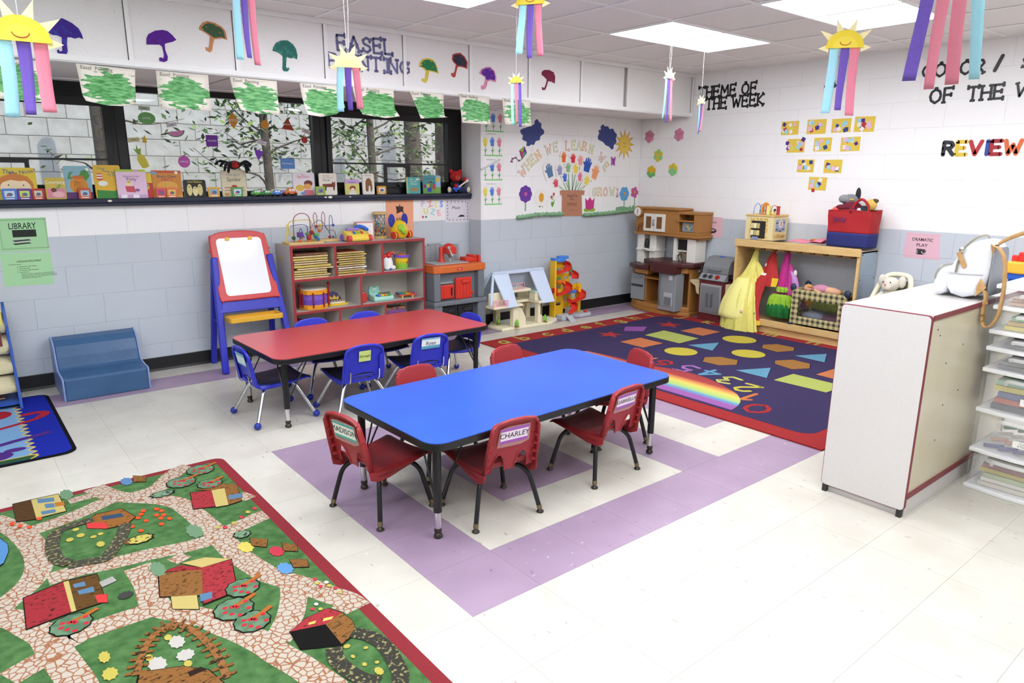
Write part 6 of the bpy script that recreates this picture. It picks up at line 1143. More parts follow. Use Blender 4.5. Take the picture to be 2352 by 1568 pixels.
cushion('blanket', 'orange and yellow bundle in the left of the doll playpen', 'blanket', pen(.11, .10, .215), (.05, .05, .03), '#c98a2e', 3)
cushion('blanket', 'purple cloth strip hanging inside the left of the doll playpen', 'blanket', pen(.08, .05, .19), (.012, .02, .045), '#6a2a66', 4)
# doll: one continuous body grown on a skeleton
def skin_body(name, verts, edges, rad, mat, parent, sub=2, loc=(0, 0, 0), rot=(0, 0, 0)):
    me = bpy.data.meshes.new(name); me.from_pydata(verts, edges, []); o = bpy.data.objects.new(name, me); COL.link(o); me.materials.append(mat)
    o.modifiers.new('skin', 'SKIN'); sv = me.skin_vertices[0].data
    for i, r in enumerate(rad): sv[i].radius = (r, r) if not isinstance(r, tuple) else r
    sv[0].use_root = True; m = o.modifiers.new('sub', 'SUBSURF'); m.levels = sub; m.render_levels = sub; m2 = o.modifiers[0]; m2.use_smooth_shade = True
    if parent: o.parent = parent
    o.location = loc; o.rotation_euler = rot; return o
SKN = M('#e0ac8a', .55)
t = thing('baby_doll', 'baby doll in a pink top lying face down across the playpen', 'doll', pen(.24, .10, .345), (0, 0, RW90))
skin_body('body', [(0, 0, 0), (-.05, 0, .005), (-.09, 0, .0), (-.12, 0, .0), (.05, 0, .0), (.10, .02, -.005), (.14, .03, -.012), (-.075, -.045, .0), (-.02, -.075, -.01), (.02, -.085, -.012), (-.09, .04, .0), (-.14, .06, -.005)], [(0, 1), (1, 2), (2, 3), (0, 4), (4, 5), (5, 6), (1, 7), (7, 8), (8, 9), (2, 10), (10, 11)], [.038, .036, .03, .026, .042, .036, .02, .018, .015, .011, .017, .013], SKN, t)
ob('pink_top', MB(M('#c98aa0', .8, bump=(30, .5, .006))).ell((-.03, 0, .008), (.085, .047, .042), nu=22, nv=12), t); ob('head', MB(SKN).ell((-.155, .01, .0), (.042, .038, .038), nu=18, nv=12), t); ob('headband', MB(M('#d89a3a', .8)).ell((-.14, .0, .02), (.03, .03, .012)), t)
# activity cube
t = thing('activity_cube', 'wooden activity cube with spinning blocks and wire maze on the rack top', 'activity cube', (4.725, 2.11, .8625), RW90)
CB = M('#e2d3a0', .5); CWD = .285; CHT = .215
ob('cube_body', MB(CB).box(0, CWD, 0, .02, 0, CHT).box(0, .02, .02, .24, 0, CHT).box(CWD-.02, CWD, .02, .24, 0, CHT).box(.02, CWD-.02, .22, .24, 0, CHT), t, bevel=.002)
ob('cube_top', MB(PINE).box(-.006, CWD+.006, -.006, .246, CHT, CHT+.016), t, bevel=.003)
wdw = ob('window_board', MB(M('#c9a24a', .5, mott=('#e8d8a0', 60, .45, .55))).box(.045, CWD-.055, -.003, 0, .0, .20), t); ob('window_dark', MB(M('#2a2622', .6)).box(.065, CWD-.075, -.0045, -.0028, .015, .175), t)
for k, (z, h) in enumerate(((.125, '#c8bb7a'), (.06, '#8a7a55'))):
    for j in range(3): ob('spinner_block', MB(M(['#d8cc8a', '#e8e2c0', '#b9a86a'][(j+k) % 3], .45)).box(.068+j*.029, .096+j*.029, -.022, .01, z-.02, z+.028), t, bevel=.006)
ob('sail_panel', MB(M('#8a95b8', .5)).poly([(.07, .0), (.15, .0), (.14, .03), (.08, .03)], .003), t, (0, -.005, .0), BACK)
sd = ob('clock_panel', MB(M('#9aa8c4', .5)).box(CWD, CWD+.003, .04, .20, .08, .19), t); mb = MB(M('#e9e2d4', .5)); mb.T = T(CWD+.003, .12, .15, 0, PI/2); mb.poly(disc(.035, 18), .003); ob('clock_dial', mb, sd); ob('clock_hand', MB(M('#a02a2a', .5)).box(CWD+.005, CWD+.008, .115, .125, .13, .175), sd)
for y, z in ((.06, .10), (.17, .10), (.06, .16), (.17, .16), (.12, .085)): ob('slot_track', MB(M('#1c1c1c', .6)).box(CWD+.003, CWD+.005, y-.02, y+.02, z-.004, z+.004), sd)
ob('slider_block', MB(PINE).box(CWD, CWD+.02, .03, .09, .04, .065).box(CWD, CWD+.025, .15, .19, .03, .055), t, bevel=.003); ob('gear', MB(M('#b9985a', .5)).ell((CWD+.03, .12, .05), (.01, .035, .012)), t)
CT = CHT+.016
for pts, m in (([(.04, .05, CT), (.05, .05, CT+.07), (.08, .05, CT+.1), (.105, .05, CT+.08), (.11, .06, CT)], M('#3f86d0', .35)), ([(.07, .1, CT), (.085, .1, CT+.08), (.105, .1, CT+.085), (.11, .1, CT+.04), (.13, .1, CT+.03)], GW_), ([(.19, .1, CT), (.20, .1, CT+.075), (.225, .1, CT+.085), (.25, .1, CT+.07)], M('#c04a4a', .35))):
    mb = MB(); wire(mb, pts, m, .0028); ob('wire', mb, t)
mb = MB(M('#e0892e', .4)); mb.T = XZ(.06)
mb.poly([(.115, CT), (.12, CT+.07), (.14, CT+.105), (.165, CT+.115), (.19, CT+.10), (.205, CT+.06), (.205, CT), (.19, CT), (.188, CT+.06), (.165, CT+.09), (.14, CT+.07), (.13, CT)], .012); ob('orange_arch', mb, t, bevel=.003)
ob('arch_bars', MB(M('#c46a2a', .5)).box(.14, .146, .05, .06, CT, CT+.08).box(.16, .166, .05, .06, CT, CT+.09).box(.135, .19, .05, .058, CT+.035, CT+.041), t)
ob('yellow_post', MB(M('#e6dc8a', .45)).box(.185, .215, .03, .06, CT, CT+.085), t, bevel=.004); ob('red_drum', MB(M('#b8322c', .4)).lathe([(.018, 0), (.015, .01), (.015, .07), (.018, .08)], n=12, c=(.262, .10, CT)), t)
ob('wire_beads', MB(M('#2a2a2a', .4)).ell((.235, .07, CT+.02), .014).ell((.24, .08, CT+.045), .012), t); ob('yellow_bead', MB(M('#e0cf6a', .45)).ell((.245, .04, CT+.016), (.02, .016, .016)), t)
# pink tray and red block between cube and bag
t = thing('pink_visor', 'curved pink plastic piece lying on the rack top before the red tote', 'toy', (4.76, 1.63, .8625), RW90)
ob('pink_shell', MB(M('#e8809a', .4)).grid(lambda u, v: (-.05+.32*u, -.03+.14*v, .004+.012*math.sin(PI*u*2)**2+.055*max(0, u-.55)*2*(.4+.6*v)+.015*v*(1-u)), 22, 6), t, solid=.004)
t = thing('red_block', 'low red wooden block behind the pink piece', 'toy', (4.86, 1.47, .8625), RW90); ob('block', MB(M('#b8402a', .5)).box(-.06, .06, 0, .06, 0, .028), t, bevel=.003); ob('block_top', MB(M('#d8863a', .5)).box(-.055, .02, .005, .055, .028, .034), t)
# red tote bag with plush toys
t = thing('tote_bag', 'red canvas tote with navy bottom stuffed with plush toys', 'bag', (4.83, 1.145, .8625), RW90)
RB_ = M('#a81f24', .75, bump=(8, .5, .02)); NB_ = M('#232a6a', .75, bump=(8, .4, .02))
def tote(u, v, z0, z1):
    a = 2*PI*u; k = 1/max(abs(math.cos(a)), abs(math.sin(a)))**.75; z = z0+(z1-z0)*v; f = 1+.05*(z/.3)-.02*math.sin(4*a+z*30)*(z/.3); return (.185*k*math.cos(a)*f, .10*k*math.sin(a)*f, z+.006*math.sin(3*a)*v*(z1 > .2))
ob('bag_body', MB(RB_).grid(lambda u, v: tote(u, v, .118, .305), 56, 12), t, solid=.004); ob('bag_bottom', MB(NB_).grid(lambda u, v: tote(u, v, .0, .12), 56, 6), t, solid=.005); ob('bag_base', MB(NB_).poly(rr(.35, .19, .05, 4), .006), t)
ob('bag_rim', MB(RB_).tube([tote(k/48, 1, .1, .303) for k in range(48)], .006, n=6, closed=True), t)
for y, x0, x1, h in ((-.09, .02, .15, .10), (.085, -.15, -.02, .12)): ob('bag_handle', MB(RB_).tube(smooth_path([(x0, y, .27), (x0+.005, y, .34), ((x0+x1)/2, y, .30+h), (x1-.005, y, .35), (x1, y, .27)], 5), .011, n=8), t)
text('handwriting', 'Wild', .06, M('#3a2a70', .7), ob('ink_patch', MB(RB_).box(-.001, .001, -.001, .001, -.001, 0), t, (-.08, -.111, .225), (PI/2+.05, 0, 0)), 0, 0, .003, shear=.3)
def plush(label, parts, loc, grp='plush toys in the tote'):
    p = thing('plush_toy', label, 'plush toy', loc, RW90, grp)
    for nm, c, r, col in parts: ob(nm, MB(M(col, .9, bump=(120, .6, .004))).ell(c, r, nu=18, nv=12), p)
plush('grey plush animal with a pointed dark fin on top of the tote', [('body', (0, 0, 0), (.075, .05, .05), '#7d8084'), ('head', (-.04, -.03, .01), (.045, .04, .035), '#8d9094'), ('fin', (.06, 0, .05), (.022, .015, .055), '#2a2c30'), ('beak', (.03, -.045, .005), (.02, .012, .01), '#c8a24a')], (4.84, 1.20, 1.25))
plush('maroon plush toy draped over the rim of the tote', [('body', (0, 0, 0), (.085, .05, .045), '#6a1a2e'), ('arm', (-.07, -.03, -.005), (.05, .025, .025), '#6a1a2e'), ('leg', (.03, -.045, -.03), (.03, .025, .04), '#701c32')], (4.79, 1.16, 1.195))
plush('yellow plush toy with tufted hair at the right of the tote', [('body', (0, 0, 0), (.045, .04, .05), '#d8b45a'), ('hair', (.03, 0, .035), (.03, .015, .018), '#5a4a30')], (4.83, 1.02, 1.215))
plush('coral plush snout poking out at the left of the tote', [('snout', (0, 0, 0), (.04, .035, .035), '#d8544a')], (4.77, 1.27, 1.165))
plush('dark grey and white plush at the right rim of the tote', [('body', (0, 0, 0), (.05, .04, .04), '#35363a'), ('face', (-.02, -.035, .005), (.018, .012, .016), '#e6e6e4')], (4.79, 1.06, 1.17))
# doll high chair with plush rabbit
t = thing('doll_high_chair', 'cream plastic doll high chair holding the rabbit beside the rack mirror', 'toy chair', (4.62, .73, 0), RW90)
HC = M('#e6e0c6', .45)
ob('seat_back', MB(HC).tube(smooth_path([(-.135, .03, .40), (-.13, .13, .52), (-.105, .20, .62), (-.06, .235, .66), (.06, .235, .66), (.105, .20, .62), (.13, .13, .52), (.135, .03, .40)], 5), .022, n=10), t); ob('back_pad', MB(M('#3a3a22', .8, mott=('#8a8a4a', 30, .5, .6))).box(-.10, .10, .21, .225, .40, .62), t, bevel=.01)
ob('seat', MB(HC).box(-.13, .13, .0, .22, .37, .40), t, bevel=.008); ob('tray', MB(HC).poly(rr(.30, .18, .06, 5, 0, -.03), .02, base=.43), t, bevel=.005)
for sx in (-1, 1):
    for y0, y1 in ((.02, -.04), (.20, .26)): ob('leg', MB(HC).tube([(sx*.11, y0, .38), (sx*.15, y1, .012)], .012, n=8), t)
RBT = M('#d8d2c2', .95, bump=(160, .9, .004))
t = thing('plush_rabbit', 'cream plush rabbit with pink nose and drooping ears sitting in the high chair', 'plush toy', (4.70, .725, .401), RW90)
ob('body', MB(RBT).ell((0, .02, .08), (.065, .055, .09), nu=20, nv=14), t); ob('head', MB(RBT).ell((.0, -.005, .205), (.068, .058, .055), nu=22, nv=14), t); ob('muzzle', MB(RBT).ell((-.01, -.05, .185), (.04, .025, .028)), t)
for s in (-1, 1):
    ob('ear', MB(RBT).ell((s*.078, .01, .225), (.03, .022, .048)), t); ob('arm', MB(RBT).tube(smooth_path([(s*.05, .0, .12), (s*.085, -.03, .08), (s*.11, -.05, .06)], 3), [.026]*3+[.024]*3+[.02], n=10), t); ob('leg', MB(RBT).tube([(s*.04, -.02, .03), (s*.06, -.10, .035)], [.032, .028], n=10), t)
    ob('eye', MB(M('#16161a', .2)).ell((s*.028-.012, -.056, .222), .006, nu=8, nv=6), t)
ob('nose', MB(M('#e58aa0', .5)).ell((-.015, -.074, .203), (.011, .008, .009), nu=10, nv=6), t)
# ---------------------------------------------------------------- right foreground
t = thing('storage_cabinet', 'grey laminate shelf unit with dark red edging in the right foreground', 'cabinet', (1.872, -.605, 0))
GL_ = M('#d6d2cf', .42, mott=('#c9c4c0', 700, .4, .65)); MRE = M('#7d2a36', .4)
CD, CL, CZ = .375, 1.22, .90
def yz_rr(w, h, r): return rr(w, h, r, 4, w/2, h/2)
mb = MB(GL_); mb.T = YZ(.002) @ T(.003, .035, 0); mb.poly(yz_rr(CD-.006, CZ-.038, .018), .02); ep = ob('end_panel', mb, t)
mb = MB(MRE); mb.T = YZ(.004) @ T(0, .032, 0); mb.poly(yz_rr(CD, CZ-.032, .02), .016); ob('edge_trim', mb, ep)
ob('top_panel', MB(GL_).box(.02, CL, .003, CD-.003, CZ-.022, CZ), t); tp = MB(MRE); tp.box(.02, CL, -.001, .003, CZ-.023, CZ-.001); tp.box(.02, CL, CD-.003, CD+.001, CZ-.023, CZ-.001); ob('top_edge', tp, t)
ob('far_end_panel', MB(GL_).box(CL-.022, CL, .0, CD, .03, CZ-.022), t)
ob('base_rail', MB(GL_).box(.022, CL, .006, CD-.02, 0, .085), t); ob('bottom_edge', MB(MRE).box(.02, CL-.022, -.001, .012, .085, .105), t); ob('bottom_panel', MB(GL_).box(.022, CL-.022, .012, CD, .085, .105), t)
bk = ob('back_panel', MB(M('#d6cdb4', .3, trans=.0, mott=('#c9bfa2', 3, .3, .8))).box(.022, CL-.022, .008, .014, .105, CZ-.022), t)
for x, z in ((.10, .83), (.135, .80), (.25, .66), (.42, .72), (.29, .46), (.45, .50), (.26, .30)): ob('panel_screw', MB(M('#3a352c', .4)).ell((x, .0075, z), (.004, .002, .004), nu=8, nv=5), bk)
for z in (.70, .52, .30): ob('shelf_board', MB(GL_).box(.022, CL-.022, .03, CD, z-.01, z+.01), t)
ob('glide', MB(M('#2a2a2a', .5)).box(.0, .05, .01, .03, .0, .035).box(.0, .05, CD-.03, CD-.01, 0, .035), t)
# backpack
t = thing('backpack', 'white monogrammed backpack with tan leather straps on the grey cabinet', 'backpack', (2.56, -.505, CZ), RW90); t.scale = (.78, .85, 1.0)
def dots():
    m = bpy.data.materials.new('monogram'); m.use_nodes = True; nt = m.node_tree; N = nt.nodes; L = nt.links; b = N['Principled BSDF']; b.inputs['Roughness'].default_value = .55
    tc = N.new('ShaderNodeTexCoord'); v = N.new('ShaderNodeTexVoronoi'); v.inputs['Scale'].default_value = 62; v.inputs['Randomness'].default_value = .25; L.new(tc.outputs['Object'], v.inputs['Vector'])
    r = N.new('ShaderNodeMath'); r.operation = 'PINGPONG'; r.inputs[1].default_value = .17; L.new(v.outputs['Distance'], r.inputs[0]); mr = N.new('ShaderNodeMapRange'); mr.inputs[1].default_value = .13; mr.inputs[2].default_value = .17; L.new(r.outputs[0], mr.inputs[0])
    mx = N.new('ShaderNodeMix'); mx.data_type = 'RGBA'; mx.inputs[6].default_value = lin('#dfe0e4'); mx.inputs[7].default_value = lin('#c3c6cf'); L.new(mr.outputs[0], mx.inputs[0]); L.new(mx.outputs[2], b.inputs['Base Color']); return m
MG_ = dots(); TAN = M('#c49a66', .5, mott=('#b0864f', 30, .4, .7)); ZIP = M('#a8a48f', .35, .7); GRYB = M('#8f9298', .7)
# local: x = toward +x (rear, straps side), y = toward the wall; profile in x-z
pf = [(-.155, .0), (-.16, .03), (-.14, .10), (-.115, .135), (-.09, .145), (-.065, .165), (-.03, .22), (.01, .262), (.06, .275), (.105, .265), (.13, .23), (.13, .12), (.10, .0)]
def bagsurf(W_, sh, mat, P, name):
    mb = MB(mat); n = len(P); rows = [(-1, .80), (-.94, .93), (-.8, .99), (-.4, 1), (0, 1), (.4, 1), (.8, .99), (.94, .93), (1, .80)]
    c = (sum(a for a, b in P)/n, .10); V = []
    for w, k in rows:
        for a, b in P: V.append((c[0]+(a-c[0])*k, w*W_+sh, max(.001, c[1]+(b-c[1])*k if b > .05 else b*1.0+(.004 if k < .95 else 0))))
    m = len(rows); mb.add(V, [(j*n+i, j*n+(i+1) % n, (j+1)*n+(i+1) % n, (j+1)*n+i) for j in range(m-1) for i in range(n)]+[list(range(n))[::-1], list(range((m-1)*n, m*n))], None, True)
    return ob(name, mb, t, sub=1)
bb = bagsurf(.145, 0, MG_, [(-.09, .0), (-.095, .10), (-.07, .165), (-.03, .22), (.01, .262), (.06, .278), (.105, .265), (.13, .23), (.135, .12), (.11, .0)], 'bag_body')
bagsurf(.12, 0, MG_, [(-.165, .0), (-.17, .04), (-.15, .105), (-.125, .135), (-.09, .145), (-.07, .10), (-.07, .0)], 'front_pocket')
ob('back_panel', MB(GRYB).poly(rr(.24, .22, .05, 4, 0, .13), .01), t, (.128, 0, .0), (PI/2, 0, PI/2), bevel=.004)
ob('zip', MB(ZIP).tube(smooth_path([(-.035, -.152, .12), (-.03, -.150, .18), (-.01, -.145, .235), (.02, -.12, .272), (.03, -.05, .285), (.03, .05, .285), (.02, .12, .272)], 4), .006, n=6), t); ob('zip', MB(ZIP).tube(smooth_path([(-.16, -.10, .075), (-.155, -.115, .10), (-.135, -.10, .138), (-.125, 0, .143), (-.13, .1, .138)], 4), .0045, n=6), t)
ob('zip_pull', MB(TAN).box(-.012, .012, -.003, .003, -.075, 0).ell((0, 0, -.072), (.013, .004, .013)), t, (-.035, -.158, .215), (.12, -.55, 0)); ob('zip_slider', MB(M('#c8c4b8', .25, 1)).ell((-.022, -.152, .225), (.014, .008, .014)), t)
ob('side_pocket_seam', MB(M('#c9c9cc', .6)).tube(smooth_path([(-.085, -.149, .12), (.0, -.151, .118), (.105, -.149, .122)], 3), .0025, n=5), t)
mb = MB(TAN); mb.T = T(.085, -.1515, .03, PI/2); mb.poly([(0, -.01), (.05, .035), (.015, .075), (.0, .04)], .004); ob('leather_corner', mb, t)
def ribbon(P, w, mat, name, parent, up=(0, 1, 0), th=.004):
    P = smooth_path(P, 5); up = Vector(up); mb = MB(mat); V = []
    for i, p in enumerate(P):
        V += [p+up*w/2, p-up*w/2]
    n = len(P); mb.add(V, [(2*i, 2*i+1, 2*i+3, 2*i+2) for i in range(n-1)], None, True); return ob(name, mb, parent, solid=th)
ribbon([(.125, -.11, .25), (.17, -.13, .235), (.205, -.14, .17), (.22, -.145, .05), (.215, -.145, -.05), (.19, -.145, -.10), (.16, -.145, -.115), (.14, -.145, -.09), (.135, -.145, -.03), (.138, -.145, .015), (.13, -.14, .04), (.11, -.15, .055)], .026, TAN, 'shoulder_strap', t, (.55, .8, 0))
ob('strap_keeper', MB(TAN).box(-.016, .016, -.006, .006, -.006, .006), t, (.137, -.147, -.005), (0, 0, .9)); ob('strap_buckle', MB(M('#b5a878', .3, 1)).tube([(-.015, 0, -.014), (.015, 0, -.014), (.015, 0, .014), (-.015, 0, .014)], .0022, n=5, closed=True), t, (.139, -.15, -.075), (0, 0, .9))
ribbon([(.125, -.05, .255), (.155, -.045, .275), (.20, -.03, .298), (.23, 0, .31)], .02, TAN, 'top_handle', t, (0, 0, 1)); ob('handle_tab', MB(TAN).box(-.018, .018, -.004, .004, -.022, .022), t, (.118, -.105, .235), (.2, .3, -.5), bevel=.003); ob('strap_ring', MB(M('#5a5448', .3, 1)).ell((.135, -.10, .248), (.012, .012, .010)), t)
# clear drawer tower
CLR = None
def frost(a, col=(.88, .88, .88, 1)):
    m = bpy.data.materials.new('frosted_plastic'); m.use_nodes = True; nt = m.node_tree; N = nt.nodes; L = nt.links; b = N['Principled BSDF']
    b.inputs['Base Color'].default_value = col; b.inputs['Roughness'].default_value = .28; b.inputs['Alpha'].default_value = a; return m
CLR = frost(.10); CLR2 = frost(.16); DW = M('#e9e9ea', .4)
t = thing('drawer_tower', 'tall stack of clear plastic drawers with white frames at the right edge', 'drawers', (2.44, -.64, 0), RW90)
TW, TD = .37, .38
zl = [0, .185, .383, .577, .678, .757, .87, .965]
def shelfpoly(k=1.0, bow=.025): return [(0, .02), (TW*.25, .004), (TW*.5, -.003), (TW*.75, .004), (TW, .02), (TW, TD), (0, TD)]
for k, z in enumerate(zl):
    ob('frame_shelf', MB(DW).poly(shelfpoly(), .018, base=z), t, bevel=.003)
for k in range(len(zl)-1):
    z0, z1 = zl[k]+.018, zl[k+1]
    for x in (.004, TW-.007): ob('side_wall', MB(CLR).box(x, x+.003, .03, TD, z0, z1), t)
    ob('rear_wall', MB(CLR).box(.004, TW-.004, TD-.004, TD-.001, z0, z1), t)
    d = ob('drawer', MB(CLR2).poly([(.02, .032), (TW*.3, .018), (TW*.5, .015), (TW*.7, .018), (TW-.02, .032), (TW-.02, .036), (TW*.7, .022), (TW*.5, .019), (TW*.3, .022), (.02, .036)], z1-z0-.012, base=z0+.002), t)
    ob('handle', MB(frost(.4)).tube(smooth_path([(TW*.28, .014, z1-.03-.012*(z1-z0 > .1)), (TW*.31, -.006, z1-.022), (TW*.5, -.014, z1-.02), (TW*.69, -.006, z1-.022), (TW*.72, .014, z1-.03-.012*(z1-z0 > .1))], 4), .009, n=6), d)
    lab = {0: '', 1: 'Crayons\n& Markers', 2: 'Construction\nPaper', 3: 'Construct\nPaper', 4: 'Copy\nLesson', 5: '', 6: ''}[k]
    if lab:
        l = ob('drawer_label', MB(M('#f2f1ee', .5)).box(-.045, .045, -.016, .016, 0, .0006), d, (TW*.58, .0085, z0+(z1-z0)*.38), BACK)
        text('lettering', lab, .012, M('#6a6a72', .6), l, 0, 0, .0008)
    cols = [['#d9d2c4', '#e6e2da', '#b5c49a', '#c9b84a', '#8a3a3a', '#e8e6e0'], ['#3a3f8a', '#d8a08a', '#e6e4e0', '#3f7a5a'], ['#23284a', '#b8402a', '#3a4a8a', '#d8c85a', '#8fc0a4'], ['#6f7278', '#8a8d92'], ['#7a7d82', '#5f6267'], ['#d8c84a', '#c9a24a', '#6aa86a'], ['#c9a27a', '#b8866a', '#d8c09a']][k]
    z = z0+.004; h = (z1-z0-.03)/max(3, len(cols))
    for j, c in enumerate(cols):
        if k == 1:
            for q_ in range(4): ob('contents', MB(M(c, .6)).tube([(.05+.06*q_+.01*j, .05+.05*j, z+.012), (.12+.055*q_, .09+.05*j, z+.012)], .009, n=7), d)
        else: ob('contents', MB(M(c, .7)).box(.05+.01*(j % 3), TW-.05-.012*((j+1) % 3), .045+.006*(j % 2), TD-.05, z, z+h*.82), d)
        z += h if k != 1 else .02
# black funnel on the drawers, toy workbench behind
t = thing('black_scoop', 'black plastic scoop standing on top of the clear drawers', 'scoop', (2.62, -.90, .983), .3)
ob('bowl', MB(M('#17181c', .4)).add([(-.09, -.06, 0), (.07, -.06, 0), (.07, .07, 0), (-.09, .07, 0), (-.03, -.05, .10), (.06, -.05, .085), (.06, .06, .085), (-.03, .06, .10)], [(3, 2, 1, 0), (0, 1, 5, 4), (1, 2, 6, 5), (2, 3, 7, 6), (3, 0, 4, 7), (4, 5, 6, 7)]), t, bevel=.01); ob('lime_knob', MB(M('#6ab83a', .4)).lathe([(.02, .08), (.022, .12), (.03, .13), (.03, .145), (.01, .148)], n=14, c=(.03, 0, 0)), t)
t = thing('toy_workbench', 'blue toy workbench with yellow top and red pegs behind the backpack', 'toy bench', (4.55, -.10, 0), RW90)
BBL = M('#2a58b8', .4); YWB = M('#eab43a', .45, bump=(90, .5, .004))
ob('top', MB(YWB).box(-.02, .55, -.02, .38, .80, .88), t, bevel=.01); 
for x in (0, .48): ob('leg', MB(BBL).box(x, x+.06, .02, .34, 0, .80), t, bevel=.006)
ob('back_board', MB(M('#15171c', .6)).box(.06, .48, .30, .33, .45, .80), t); ob('shelf', MB(BBL).box(.06, .48, .02, .33, .47, .51), t); ob('front_rail', MB(BBL).box(0, .54, -.01, .03, .76, .80), t)
ob('red_peg', MB(M('#d8302a', .4)).box(.03, .09, .05, .11, .88, .945), t, bevel=.008); ob('red_peg', MB(M('#d8302a', .4)).box(-.01, .03, .06, .10, .88, .92), t, bevel=.006); ob('orange_peg', MB(M('#e8962a', .4)).lathe([(.03, .88), (.032, .93), (.026, .955)], n=14, c=(.26, .10, 0)), t); ob('red_rod', MB(M('#b02a2a', .4)).tube([(.08, .08, .90), (.25, .10, .925)], .008), t)
ob('shelf_toy', MB(M('#e6e2dc', .5)).ell((.15, .12, .56), (.05, .04, .045)), t); ob('shelf_toy', MB(M('#d86a3a', .5)).ell((.19, .12, .62), (.03, .03, .03)), t)
# ---------------------------------------------------------------- things on the window sill
SZ = 1.2622
def sillbook(x0, x1, y, h, col, label, titles=(), art=(), th=.014, lean=.05, edge=None, name='picture_book', grp='books on the window sill'):
    w = x1-x0
    b = thing(name, label, 'book', ((x0+x1)/2, y+th/2, SZ+.0004), (-lean, 0, 0), grp)
    ob('cover', MB(M(col, .35)).poly(rr(w, h, min(.012, h*.1), 3, 0, h/2), .002), b, (0, -th/2+.002, .001), BACK); ob('cover', MB(M(edge or col, .4)).poly(rr(w, h, min(.012, h*.1), 3, 0, h/2), .002), b, (0, th/2, .001), BACK)
    ob('pages', MB(M('#ece6d8', .7)).box(-w/2+.002, w/2-.003, -th/2+.002, th/2-.002, .002, h-.002), b)
    for s, size, c, yy, *r in titles: 
        o = text('title', s, size, M(c, .5), b, r[0]*w if r else 0, -th/2-.0006, h*yy+.001); o.rotation_euler = (PI/2, 0, 0) if len(r) < 2 else (PI/2, r[1], 0)
    for k, (c, P) in enumerate(art):
        ob('cover_art', MB(M(c, .45)).poly([(a*w, q_*h) for a, q_ in P], .0003), b, (0, -th/2-.0001-.00025*k, .001), BACK)
    return b
E_ = lambda cx, cy, rx, ry, n=18: [(cx+rx*math.cos(2*PI*i/n), cy+ry*math.sin(2*PI*i/n)) for i in range(n)]
R_ = lambda a, b, c, d: [(a, c), (b, c), (b, d), (a, d)]
sillbook(-.90, -.669, 3.868, .20, '#dcc236', 'yellow IS THIS MY NOSE picture book at the left end of the sill', [('Is This', .038, '#3a4a8a', .87, -.2, .12), ('My Nose?', .036, '#3a4a8a', .86, .2, -.15)], [('#c87a30', E_(0, .45, .42, .36)), ('#efd8b4', E_(0, .36, .36, .30)), ('#2a2a2a', E_(-.16, .46, .02, .02)), ('#2a2a2a', E_(.18, .45, .02, .02)), ('#c87a30', [(-.4, .5), (-.3, .72), (0, .82), (.3, .72), (.4, .5), (.25, .6), (.1, .58), (-.1, .62), (-.25, .56)])])
mini = [(-.866, -.785, '#4a7ac8', 'blue mini board book before the yellow nose book', '#c9d4e0'), (-.785, -.707, '#6a3a8a', 'purple mini board book between the blue and the red ones', '#bcd86a'), (-.705, -.640, '#b8372e', 'front red mini board book beside the purple one', '#c9c4b0'),
        (-.447, -.373, '#c8552e', 'orange red mini board book before the blue cookie book', '#a8c4d8'), (.028, .095, '#d8624a', 'coral mini board book before the orange book', '#b8407a'), (.097, .171, '#e0784a', 'orange mini board book with rounded top beside the coral one', '#e8c05a'), (.384, .467, '#e0a832', 'golden yellow mini board book right of the black owl book', '#8ab0d0'), (.557, .638, '#5aa04a', 'green mini board book before the cream spider book', '#c8dcf0'),
        (1.246, 1.328, '#9ab83a', 'lime mini board book before the white word book', '#8a9aa8'), (1.829, 1.919, '#e0a02e', 'amber mini board book right of the brown bear book', '#e8e0d0')]
for x0, x1, c, lab, c2 in mini:
    y = 3.842 if x0 < 1 else 3.888 if x0 < 1.5 else 3.925
    sillbook(x0+.001, x1-.001, y, .07, c, lab, [], [(c2, R_(-.34, .34, .26, .80)), ('#4a6a8a', E_(.02, .48, .2, .15)), ('#d8503a', E_(-.12, .4, .1, .08)), ('#f0e8d8', R_(-.3, .3, .08, .17))], th=.016, lean=.02, name='mini_book', grp='mini board books on the sill')
sillbook(-.687, -.628, 3.864, .067, '#a83a30', 'second red mini board book standing behind the front red one', [], [], th=.012, lean=.02, name='mini_book', grp='mini board books on the sill')
sillbook(-.628, -.514, 3.855, .139, '#c9b24a', 'small COUNTING book with pink and green cover', [('Counting', .03, '#f4f0e0', .78)], [('#d8889a', R_(-.44, .44, .06, .5)), ('#7a9a4a', [(0, .5), (.2, .7), (.3, .62), (.1, .45)]), ('#6a3a2a', E_(-.1, .42, .14, .1)), ('#e8b0b8', E_(.1, .22, .3, .14))])
sillbook(-.513, -.357, 3.866, .214, '#8ab4c4', 'pale blue COOKIE book with an orange jar on its cover', [('May I', .024, '#1a1a1a', .50), ('Please', .022, '#1a1a1a', .42), ('Have a', .02, '#1a1a1a', .34), ('Cookie?', .02, '#1a1a1a', .26)], [('#4f8f3a', [(-.4, .6), (-.3, .8), (-.15, .84), (-.28, .7), (-.2, .6)]), ('#4f8f3a', [(0, .62), (.15, .85), (.35, .9), (.45, .7), (.3, .55)]), ('#d88a2e', E_(0, .4, .34, .26)), ('#c8702a', E_(0, .66, .24, .05)), ('#5a2a6a', R_(-.5, .5, 0, .2)), ('#f0f0ea', E_(.38, .9, .07, .05))], edge='#f2efe6', th=.022)
